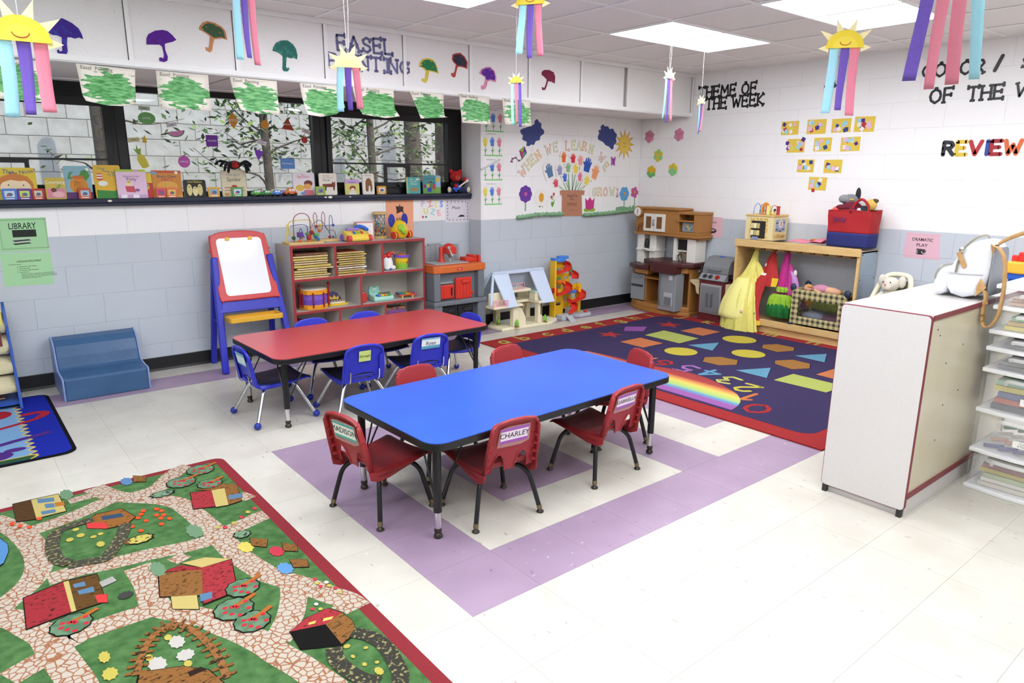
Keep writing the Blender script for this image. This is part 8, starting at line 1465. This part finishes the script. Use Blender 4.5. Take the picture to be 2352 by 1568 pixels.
def flower(key, label, col, ncol, n, stem=None, w=.5, edge=None, sc=1):
    u, v = SPOT[key]; r = (SPOT[key+'r'][0]-u)*sc
    L_ = []
    if stem: sx, sv = SPOT[stem]; L_.append(('stem', '#7fb083', [(-.007, 0), (.007, 0), (.008+sx-u, sv-v), (-.008+sx-u, sv-v)]))
    L_ += [('petal', edge or col, p) for p in petals(n, r, r*.3*w*1.3)] if edge is None else [('petal', edge, p) for p in petals(n, r, r*.26)]
    L_ = [(a, b, p) for a, b, p in L_]; o = wallthing('paper_flower', label, 'wall cut-out', 'B', u, v, .0004, BG)
    for k, (nm, c_, p) in enumerate(L_): ob(nm, MB(M(c_, .65)).poly(p, .0012), o, (0, 0, .0002*k))
    ob('flower_centre', MB(M(ncol, .65)).poly(disc(r*.24, 14), .0012), o, (0, 0, .004)); return o
flower('purple', 'purple eight-petal paper flower on a green stem at the left', '#6a3a9c', '#c85aa0', 8, 'purplestem', 1.1)
o = flower('daisy', 'white paper daisy with a large orange centre', '#f2efe8', '#e0a23a', 9, None, 1.1); ob('flower_heart', MB(M('#e0a23a', .65)).poly(disc(.032, 18, 0, 0, .045), .0012), o, (0, 0, .0055)); ob('leaf', MB(M('#3a6a3a', .65)).poly([(0, -.06), (.03, -.08), (.02, -.10), (0, -.085), (-.02, -.10), (-.03, -.08)], .0012), o)
flower('blue', 'blue paper flower on a green stem near the corner', '#5fa4d8', '#e0a05a', 6, 'bluestem', 1.2); flower('pink', 'pink paper flower with thin stem at the corner', '#c45a94', '#c8a03a', 5, 'pinkstem', 1.1)
u, v = SPOT['tulip']; o = cut([('stem', '#6a8a4a', [(-.003, 0), (.003, 0), (.012, .05), (.006, .05)]), ('stem', '#6a8a4a', [(-.003, 0), (.003, 0), (-.018, .02), (-.024, .02)]), ('leaf', '#6aa03a', [(-.012, -.06), (.0, -.07), (.02, -.03), (.026, .012), (.006, -.02), (-.012, -.01), (-.022, -.03)]), ('tulip_head', '#c23a2e', [(0, .05), (.02, .045), (.026, .075), (.016, .068), (.01, .082), (.002, .068)]), ('tulip_head', '#c23a2e', [(-.03, .018), (-.014, .018), (-.01, .04), (-.02, .05), (-.03, .04)])], 'paper_tulips', 'pair of red paper tulips with green leaves by the pot', u, v)
u, v = SPOT['lotus']; r = SPOT['lotusr'][0]-u; o = cut([('leaf', '#8ab83a', disc(r*.55, 12, -r*.45, -r*.75, r*.25)), ('leaf', '#8ab83a', disc(r*.55, 12, r*.45, -r*.75, r*.25)), ('blossom', '#c83a84', [(-r*.7, -r*.55), (-r*.8, r*.7), (-r*.4, r*.35), (0, r*.8), (r*.4, r*.35), (r*.8, r*.7), (r*.7, -r*.55), (0, -r*.8)])], 'paper_lotus', 'magenta paper lotus bloom right of the pot', u, v)
# hand-print bouquet and pot
c = cen(POT); o = cut([('pot_shape', '#b87f63', rel(POT, c))], 'paper_pot', 'brown paper pot reading HANDS UP FOR SPRING', c[0], c[1], off=.004)
for s, dy, sz, cl in (('Hands Up', .035, .045, '#4a3a40'), ('For', -.0, .042, '#4a3a40'), ('SPRING', -.055, .055, '#7a4a3a')): text('lettering', s, sz, M(cl, .6), o, 0, dy, .0016, w=.14 if len(s) > 3 else None)
for k in range(14): ob('pot_dot', MB(M(['#6a2a5a', '#4f7a4a', '#c86a6a'][k % 3], .6)).poly(disc(.005, 8), .0006), o, (-.075+.15*((k*5) % 7)/6, (.085 if k < 5 else -.115 if k > 9 else .05-.04*(k-5)), .0012))
HAND = [(-.30, -.5), (-.34, -.1), (-.5, .02), (-.48, .16), (-.32, .10), (-.30, .38), (-.24, .46), (-.18, .38), (-.14, .12), (-.11, .46), (-.04, .54), (.02, .46), (.03, .14), (.08, .42), (.15, .48), (.20, .40), (.16, .10), (.25, .28), (.32, .30), (.35, .2), (.27, -.1), (.24, -.5)]
TLT = [.35, 0, 0, 0, -.25, .1, 0, 0, -.35, .05, -.1, -.35, .2]; PH_ = []
HL = ['grey blue', 'bright orange', 'crimson', 'pale salmon', 'dark blue', 'lilac', 'sage green', 'yellow upper', 'peach', 'bright blue', 'rose pink', 'yellow lower', 'red']
for k, (h, u, v, w, hh) in enumerate(HANDS):
    s, vv = STEMTO[min(6, max(0, int((u-HANDS[0][1])/(HANDS[8][1]-HANDS[0][1])*6.99)))]
    o = wallthing('paper_hand', '%s paper hand print in the spring bouquet' % HL[k], 'wall cut-out', 'B', u, v, .0012+.0004*(12-k), 'hand prints of the spring bouquet', TLT[k]); PH_.append(o)
    base = [(a*w*1.12, b*hh*1.05) for a, b in [(-.42, -.5), (-.52, .05), (-.42, .42), (-.1, .56), (.2, .5), (.38, .3), (.34, -.2), (.25, -.52)]]
    ob('paper_backing', MB(M('#f2efea', .65)).poly(base, .0012), o); ob('hand_print', MB(M(h, .65)).poly([(a*w*.85, b*hh*.85) for a, b in HAND], .0006), o, (0, 0, .0012))
for k, (h, u, v, w, hh) in enumerate(HANDS):
    s, vv = STEMTO[min(6, max(0, int((u-HANDS[0][1])/(HANDS[8][1]-HANDS[0][1])*6.99)))]
    o = PH_[k]; Ri = Matrix.Rotation(-TLT[k], 2); P_ = [tuple(Ri @ Vector((a-u, b-v))) for a, b in [(u-.008, v-hh*.3), (u+.008, v-hh*.3), (s+.008, vv-.01), (s-.008, vv-.01)]]
    ob('paper_stem', MB(M('#9ab894', .65)).poly(P_, .0006), o, (0, 0, -.0008-.0004*(12-k)))
# rolled green paper grass
for i in range(len(GRASSW)-1):
    if i == 4: continue
    a, b = GRASSW[i], GRASSW[i+1]; n = max(3, int((b[0]-a[0])/.022)); mb = MB(M('#86b189', .8, mott=('#6f9c74', 20, .4, .7)))
    mb.tube([(a[0]+(b[0]-a[0])*k/n, YR-.022, a[1]+(b[1]-a[1])*k/n+.004*math.sin(k*2.3+i)) for k in range(n+1)], [.017+.005*(k % 2) for k in range(n+1)], n=10)
    if i == 8: mb.T = T(0, YR-.004, 0, PI/2); mb.poly([(a[0], a[1]-.02), (b[0], b[1]-.02), (b[0], b[1]+.03), (b[0]-.02, b[1]+.06), (b[0]-.04, b[1]+.02), (b[0]-.07, b[1]+.05), (b[0]-.09, b[1]+.03), (a[0]+.10, a[1]+.06), (a[0], a[1]+.05)], .002)
    ob('paper_grass', mb, None, label='rolled green paper grass, %s piece from the left under the display' % ORD[i-(i > 4)], cat='wall cut-out', group='paper grass under the spring display')
# hand-print sheets
for k, (P, lab) in enumerate(zip(HSHEET, ('top hand-print tulip sheet, partly behind easel paintings', 'second hand-print tulip sheet from the top', 'third hand-print tulip sheet with its corner folded down', 'bottom hand-print tulip sheet beside the music poster'))):
    c = cen(P); o = wallthing('handprint_sheet', lab, 'drawing', 'B', c[0], c[1], .0006, 'hand-print tulip sheets'); Q = rel(P, c); hw = max(q_[0] for q_ in Q); hh = max(q_[1] for q_ in Q)
    if k == 2: Q = [(-hw, -.2*hh)]+[(hw*.7, hh)]+[q_ for q_ in Q if q_[0] > 0 and q_[1] > 0]+[q_ for q_ in Q if q_[1] < 0]
    ob('paper', MB(M('#efeeec', .6)).poly(Q if k != 2 else [(-hw, -hh), (hw, -hh), (hw, hh), (hw*.6, hh), (-hw, .1*hh)], .0006), o)
    if k == 2: ob('folded_corner', MB(M('#e2e2e2', .6)).grid(lambda a, b: (-hw+a*hw*1.6, .1*hh+a*.9*hh+(-b*.22*hh), .002+.03*math.sin(PI*b)*.6), 6, 6), o)
    for j, h in enumerate(('#e6dc5a', '#4f86d8', '#e08aa0')):
        x = (-.6+.6*j)*hw; y = .25*hh
        if not (k == 2 and j == 0): ob('hand_print', MB(M(h, .6)).poly([(x+a*hw*.5, y+b*hh*.75) for a, b in HAND], .0004), o, (0, 0, .0007))
        ob('stem', MB(M('#5fa85a', .6)).poly([(x-.003, y-.2*hh), (x+.003, y-.2*hh), (x+.005, -.85*hh), (x-.002, -.85*hh)], .0004).poly([(x, -.5*hh), (x+.022, -.3*hh), (x+.012, -.5*hh), (x, -.65*hh), (x-.02, -.4*hh)], .0004), o, (0, 0, .0007))
    ob('grass_line', MB(M('#6ac860', .6)).poly([(-hw*.7+.14*hw*q_*.7, (-.82 if q_ % 2 else -.9)*hh) for q_ in range(17)]+[(hw*.9, -.95*hh), (-hw*.7, -.95*hh)], .0004), o, (0, 0, .0008)); text('lettering', 'For flowers they say...', .013, M('#8a8a88', .6), o, -.1*hw, .9*hh, .0009)
# carton flowers on the right wall
for (u, v), c1, c2, lab in zip(FLOW, ('#cf7f9c', '#cf7f9c', '#d8c84a', '#8fcf8a', '#e0b62e'), ('#d68aa6', '#d68aa6', '#8fd07a', '#e0c83a', '#6ab86a'), ('pink paper flower nearest the room corner', 'pink paper flower right of the corner one', 'yellow and green paper flower in the middle of the five', 'green paper flower with yellow upper petals', 'gold paper flower with green lower petals')):
    o = wallthing('carton_flower', lab, 'wall cut-out', 'R', u, v, .0005, 'paper flowers by the room corner'); r = .031
    ob('backing', MB(M('#e9e6e2', .7)).poly(disc(r*1.75, 14, .003, -.004), .001), o)
    for i in range(6):
        a = i*PI/3+.4; top = math.sin(a) > -.1; ob('petal', MB(M(c1 if (i % 2 == 0 if c1 != '#8fcf8a' and c1 != '#e0b62e' else not top if c1 == '#8fcf8a' else top) else c2, .7)).lathe([(r*.82, 0), (r*.8, .006), (r*.45, .011), (0, .009)], n=12, c=(r*1.25*math.cos(a), r*1.35*math.sin(a), .001)), o)
    ob('centre', MB(M(c1, .7)).lathe([(r*.8, 0), (r*.75, .010), (r*.4, .014), (0, .012)], n=12, c=(0, 0, .001)), o)
# tissue collages
TC = {'r': '#b83038', 'p': '#4a2a80', 'b': '#2f4a86', 'c': '#9ad0e0', 'k': '#e4b8d4', 'w': '#ece8e0', 'y': '#d8d060'}
CS = [('wrpyw', 'yellow collage card with one red and one purple square, top row left'), ('ppcrbck', 'collage card crowded with purple and aqua tissue, top row second'), ('bpbcb', 'collage card with a dark blue arch of tissue, top row third'), ('wrprbk', 'mostly yellow collage card with a lone blue square, top row right'), ('ppkcprky', 'collage card ringed by purple squares, second row left'), ('cccbkc', 'collage card covered in aqua tissue, second row middle'), ('wcrpkc', 'collage card with white and aqua tissue, second row right'), ('bpbbcw', 'collage card with stacked blue squares, third row left'), ('rrpbrk', 'collage card with red tissue at its top, third row right'), ('kcbpcr', 'collage card with a red square below its edge, bottom of the triangle')]
for k, (P, (cs, lab)) in enumerate(zip(CARDS, CS)):
    c = cen(P); Q = rel(P, c); rnd = random.Random(k+40); o = wallthing('collage_card', lab, 'collage', 'R', c[0], c[1], .0005, 'tissue collage cards in a triangle', rnd.uniform(-.03, .03)); hw = (max(q_[0] for q_ in Q)-min(q_[0] for q_ in Q))/2; hh = (max(q_[1] for q_ in Q)-min(q_[1] for q_ in Q))/2
    ob('card', MB(M('#e2c24a', .6)).poly([(-hw, -hh), (hw, -hh), (hw, hh), (-hw, hh)], .0008), o)
    for j, ch in enumerate(cs+'wkc'):
        s = rnd.uniform(.019, .027); x, y = rnd.uniform(-.72, .72)*hw, rnd.uniform(-.7, .7)*hh; a = rnd.uniform(-.6, .6)
        if k == 4 and ch == 'p': x, y = (-hw, hh*.4) if j == 0 else (-hw*.9, -hh*.4) if j == 1 else (hw*.8, hh*.9)
        if k == 9 and ch == 'r': x, y = -.4*hw, -1.05*hh
        ob('tissue_square', MB(M(TC[ch], .7)).poly([(s*math.cos(a+PI/4+i*PI/2), s*math.sin(a+PI/4+i*PI/2)) for i in range(4)], .0004), o, (x, y, .0009+.0002*j))
# ---------------------------------------------------------------- posters
def poster(key, wall, col, label, name='wall_poster'):
    P = POSTER[key]; c = cen(P); Q = rel(P, c); o = wallthing(name, label, 'poster', wall, c[0], c[1], .0006); ob('sheet', MB(M(col, .55)).poly(Q, .0006), o)
    hw = (max(q_[0] for q_ in Q)-min(q_[0] for q_ in Q))/2*.94; hh = (max(q_[1] for q_ in Q)-min(q_[1] for q_ in Q))/2*.92; return o, hw, hh
K1 = M('#26302a', .6)
def tx(o, s, sz, x, y, m=K1, **k): return text('lettering', s, sz, m, o, x, y, .0009, **k)
o, hw, hh = poster('library', 'L', '#a5d4a0', 'green LIBRARY poster with a drawing of stacked books'); tx(o, 'LIBRARY', .055, 0, hh*.55, w=hw*1.15, off=.0006); ob('picture', MB(M('#1c211c', .6)).poly(R_(-hw*.45, hw*.55, -hh*.15, hh*.32), .0003), o, (0, 0, .0007))
for k in range(4): ob('picture', MB(M('#2a302a' if k % 2 else '#b9c4b4', .6)).poly([(-hw*.5, -hh*(.25+.1*k)), (hw*.2, -hh*(.2+.1*k)), (hw*.3, -hh*(.28+.1*k)), (-hw*.4, -hh*(.34+.1*k))], .0003), o, (0, 0, .0008+.0001*k))
mb = MB(M('#3f5a40', .6))
for k in range(40):
    x = -hw*.97+k*hw*1.94/39
    for y in (hh*.93, -hh*.93): mb.poly([(x, y), (x+.002, y), (x+.006, y+.008), (x+.004, y+.008)], .0003, base=.0007)
for k in range(26):
    y = -hh*.9+k*hh*1.8/25
    for x in (-hw*.97, hw*.95): mb.poly([(x, y), (x+.008, y+.005), (x+.008, y+.0065), (x, y+.0015)], .0003, base=.0007)
ob('hatched_border', mb, o)
o, hw, hh = poster('language', 'L', '#a9d8a4', 'green LANGUAGE DEVELOPMENT notice under the library poster'); tx(o, 'LANGUAGE DEVELOPMENT', .02, hw*.1, hh*.5, w=hw*1.05); tx(o, 'Children Learn:', .011, -hw*.5, hh*.33)
for k, s in enumerate(('o  Interaction with others', 'o  Listening skills', 'o  Vocabulary development', 'o  Socialization')): tx(o, s, .0105, -hw*.45, hh*(.18-.12*k), align='LEFT')
for k, s in enumerate(('Respect of others, cooperation and sharing of ideas,', 'material and space. The basic ability and self-control of', 'listening and reading activities. Appreciation of value of', 'work, pride in own class work.')): tx(o, s, .0088, -hw*.3, hh*(-.3-.09*k), align='LEFT')
o, hw, hh = poster('art', 'L', '#f0ab84', 'orange ART poster below the window sill'); tx(o, 'ART', .045, 0, -hh*.6); ob('picture', MB(M('#4a2a1c', .6)).poly([(-.03, hh*.05), (-.04, hh*.5), (-.005, hh*.5), (0, hh*.75), (.006, hh*.5), (.04, hh*.45), (.035, hh*.15), (.045, -.02), (.02, hh*.05), (-.01, -.005), (-.035, -.015)], .0003), o, (0, 0, .0007)); ob('rule', MB(M('#d88a64', .6)).poly(R_(-hw*.9, hw*.9, hh*.9, hh*.915), .0003).poly(R_(-hw*.9, hw*.9, -hh*.9, -hh*.885), .0003), o, (0, 0, .0007))
poster('art2', 'L', '#f0ab84', 'plain orange sheet mostly hidden under the ART poster')
o, hw, hh = poster('puzzle', 'L', '#f1efec', 'white PUZZLES poster with pastel letters')
for s, x, y, c, r in (('P', -.75, .6, '#d8c4e0', 0), ('U', -.5, -.15, '#e0e08a', .1), ('Z', -.15, .55, '#e8b0b0', .3), ('Z', .05, -.25, '#a8dce0', -.3), ('L', .35, .5, '#ecea9a', -.3), ('E', .55, -.4, '#f0b8c4', .3), ('S', .78, .5, '#7aa0ee', 0)): text('lettering', s, .075, M(c, .6), o, x*hw, y*hh, .0009, rot=r, off=.003)
for x, c in ((-.75, '#c83a50'), (-.5, '#3a8aa8')): ob('jigsaw_piece', MB(M(c, .6)).poly(star(4, .014, .009), .0004), o, (x*hw, -hh*.72, .0007))
o, hw, hh = poster('music', 'L', '#dedae2', 'lilac MUSIC poster bordered with notes in the wall corner'); tx(o, 'Music', .042, -hw*.1, hh*.3)
for k in range(22):
    a = k/22*4; x, y = ((-.85+1.7*(a % 1), .82) if a < 1 else (.85, .82-1.64*(a % 1)) if a < 2 else (.85-1.7*(a % 1), -.82) if a < 3 else (-.85, -.82+1.64*(a % 1))); ob('music_note', MB(M('#4a4854', .6)).poly(disc(.006, 8, 0, 0, .0045), .0003).poly(R_(.004, .0056, 0, .02), .0003), o, (x*hw, y*hh, .0007), (0, 0, .4*math.sin(k*3)))
ob('picture', MB(M('#2a2830', .6)).poly([(0, -.55*hh), (.25*hw, -.35*hh), (.55*hw, -.4*hh), (.6*hw, -.55*hh)], .0003), o, (0, 0, .0007))
o, hw, hh = poster('kitchen', 'R', '#e6bcc4', 'pink KITCHEN poster between the toy kitchen and the cube'); tx(o, 'KITCHEN', .028, 0, hh*.48, w=hw*1.0); tx(o, 'SINK', .02, -hw*.05, hh*.14, M('#b88a92', .6)); ob('picture', MB(M('#3a3236', .6)).poly(disc(hw*.5, 18, hw*.05, -hh*.38, hh*.28), .0003), o, (0, 0, .0007)); ob('picture', MB(M('#b8a8ac', .6)).poly(disc(hw*.3, 14, hw*.1, -hh*.32, hh*.12), .0003), o, (0, 0, .0009))
o, hw, hh = poster('drama', 'R', '#dfb4c0', 'pink DRAMATIC PLAY poster on the grey wall above the rabbit'); tx(o, 'DRAMATIC', .036, 0, hh*.52, w=hw*1.2, off=.0005); tx(o, 'PLAY', .036, 0, hh*.05, w=hw*.65, off=.0005); ob('picture', MB(M('#2c282c', .6, mott=('#b8aab0', 40, .5, .56))).poly(R_(-hw*.28, hw*.28, -hh*.75, -hh*.25), .0003), o, (0, 0, .0007))
mb = MB(M('#c08a9a', .6))
for k in range(30):
    x = -hw*.95+k*hw*1.9/29; mb.poly([(x, hh*.92), (x+.003, hh*.92), (x+.007, hh*.96), (x+.004, hh*.96)], .0003, base=.0007); mb.poly([(x, -hh*.96), (x+.003, -hh*.96), (x+.007, -hh*.92), (x+.004, -hh*.92)], .0003, base=.0007)
ob('hatched_border', mb, o)
# ---------------------------------------------------------------- hanging paper suns
SY_, SCR = M('#ecd03a', .7, bump=(60, .3, .003)), M('#f2e3ac', .7); SB, SP, SK = M('#9fd4e4', .7, bump=(120, .4, .003)), M('#6a4fae', .7, bump=(120, .4, .003)), M('#dd7f94', .7, bump=(120, .4, .003))
SUNS = [('large yellow smiling paper sun with streamers at the left edge', 88, 130, 'bpk', .0, 1, 60), ('paper streamers hanging at the top edge above the dark green umbrella', 60, 130, 'bpk', .5, 1, 30), ('orange-faced paper sun at the top edge, third of the hangings', 60, 105, 'bpk', .3, 1, 60), ('white pointed paper star with streamers before the PAINTING letters', 56, 88, 'bpk', 0, 0, 60), ('small yellow smiling sun with streamers before the purple umbrella', 26, 90, 'bkp', .3, 1, 40), ('small paper star with streamers hung from the ceiling light edge', 28, 88, 'bpk', .9, 0, 36), ('tiny paper star with streamers before THEME OF', 22, 62, 'bpk', 1.0, 0, 36), ('paper sun with long streamers over the right wall\'s lone letter A', 66, 125, 'bpk', .2, 1, 60), ('large close streamers at the top right corner', 120, 195, 'pkkb', .1, 1, 60)]
for k, ((x, y, z, sc), (lab, wpx, lpx, order, yaw, face, ptpx)) in enumerate(zip(HANG, SUNS)):
    dx, dy = x-CAM.location.x, y-CAM.location.y; a = math.atan2(dy, dx)-PI/2
    t = thing('hanging_sun', lab, 'paper sun', (x, y, z), (PI/2, 0, a+yaw*(1 if k % 2 else -1)), 'paper suns hung from the ceiling'); w = wpx*sc*1.02; L_ = lpx*sc
    for j in range(6):
        g = PI*(.0+j/5); c0, c1, c2 = g-.26, g+.26, g
        ob('ray', MB(SCR).poly([(w*.44*math.cos(c0), w*.44*math.sin(c0)), (w*.44*math.cos(c1), w*.44*math.sin(c1)), (w*(.82 if j not in (0, 5) else .7)*math.cos(c2+.06*math.sin(j*5)), w*(.82 if j not in (0, 5) else .7)*math.sin(c2))], .0012), t, (0, 0, -.003))
    fl = []
    for j in range(25):
        g = PI*j/24; rr_ = w*.5*(1+(.012 if j % 2 else -.012)); fl.append((rr_*math.cos(g), rr_*math.sin(g)*.95))
    ob('plate_half', MB(SY_ if face else SCR).poly(fl, .0025), t); ob('plate_well', MB(M('#f0d84a', .7) if face else M('#f0e2a0', .7)).poly([(w*.33*math.cos(PI*j/16), w*.31*math.sin(PI*j/16)) for j in range(17)], .001), t, (0, 0, .0026))
    if face: ob('smile', MB(M('#b8502a', .6)).tube([(w*.14*math.cos(PI+PI*j/10), w*.16+w*.09*math.sin(PI+PI*j/10), .0045) for j in range(11)], w*.008+.0004, n=5), t)
    n = len(order); sw = .9*w/n*.80
    for j, ch in enumerate(order):
        mt = {'b': SB, 'p': SP, 'k': SK}[ch]; cx = (-.42+.84*(j+.5)/n)*w; ln = L_*(1-.04*((j*7+k) % 3)); tw = .5*math.sin(k*2.1+j*1.7)
        ob('streamer', MB(mt).grid(lambda u, v, cx=cx, ln=ln, j=j, tw=tw: (cx+(u-.5)*sw*(1-.25*v*(j % 2))+.10*sw*math.sin(3*v+j+k)+(j-(n-1)/2)*.05*w*v, -ln*v+.004, -.004-.0015*j+.02*v*v*math.sin(k+j)+(u-.5)*sw*.35*tw*v), 3, 14), t, solid=.0005)
    hz = ZC-z
    if hz > .02:
        for s in ((-.01, .01) if k in (3, 5) else (0,)): ob('string', MB(M('#e9e9ea', .5)).tube([(s*.3, w*.45, -.001), (s, hz*.6, -.001), (s*.5, hz, -.001)], .0009, n=4), t)
# ---------------------------------------------------------------- trees in the yard beyond the glass
BARK = M('#6a5f50', .9, bump=(30, .8, .02), mott=('#4f463a', 9, .4, .7)); 
LEAFS = [M('#4f6a34', .6), M('#6b8a3e', .6), M('#3a5230', .6), M('#8aa848', .6)]
def yard_tree(label, x, y, r, h, branches, clusters, seed, name='yard_tree'):
    rnd = random.Random(seed); t = thing(name, label, 'tree', (x, y, -.4)); ends = []
    ob('trunk', MB(BARK).tube([(0, 0, 0), (.02, 0, h*.5), (-.02, .02, h)], [r*1.1, r, r*.7], n=12), t)
    for b in range(branches):
        a = rnd.uniform(-2.6, -.4) if b % 2 else rnd.uniform(-.3, 3.4); z0 = rnd.uniform(1.4, h*.8); L_ = rnd.uniform(.6, 1.3)
        P = [Vector((0, 0, z0))]; d = Vector((math.cos(a), math.sin(a)*.5, rnd.uniform(-.2, .55)))
        for k in range(4): P.append(P[-1]+d*L_/4+Vector((rnd.uniform(-.08, .08), rnd.uniform(-.05, .05), rnd.uniform(-.06, .08))))
        ob('branch', MB(BARK).tube(smooth_path(P, 3), [max(.003, .014*(1-i/13)) for i in range(13)], n=6), t); ends += P[2:]
    mbs = [MB(m) for m in LEAFS]
    for e in ends:
        for k in range(clusters):
            c = e+Vector((rnd.gauss(0, .13), rnd.gauss(0, .12), rnd.gauss(0, .10))); s = rnd.uniform(.03, .055); a, b = rnd.uniform(0, 6.28), rnd.uniform(-.9, .9)
            u = Vector((math.cos(a), math.sin(a)*.6, math.sin(b))).normalized(); w = u.cross(Vector((rnd.uniform(-1, 1), rnd.uniform(-1, 1), 1))).normalized()
            mbs[rnd.choice((0, 0, 1, 1, 2, 2, 3))].add([c-u*s, c+w*s*.42, c+u*s, c-w*s*.42], [(0, 1, 2, 3)])
    for m in mbs:
        if m.f:
            me = bpy.data.meshes.new('leaves'); me.from_pydata([tuple(v) for v in m.v], [], m.f); me.materials.append(m.mat); ob('leaves', me, t, kind='stuff')
    return t
yard_tree('leafy tree with thin branches outside the middle window', 1.75, 6.3, .05, 3.2, 12, 26, 5)
yard_tree('leafy tree with grey limbs outside the right window', 3.0, 6.2, .05, 3.2, 9, 26, 9)
yard_tree('thick trunked tree at the right side of the right window', 4.75, 7.2, .17, 3.6, 4, 30, 12)
yard_tree('thick bare trunk in the middle of the right window', 4.0, 6.9, .12, 3.6, 3, 20, 15)
yard_tree('shaded trunk at the left side of the middle window', .30, 7.0, .13, 3.6, 2, 6, 18)
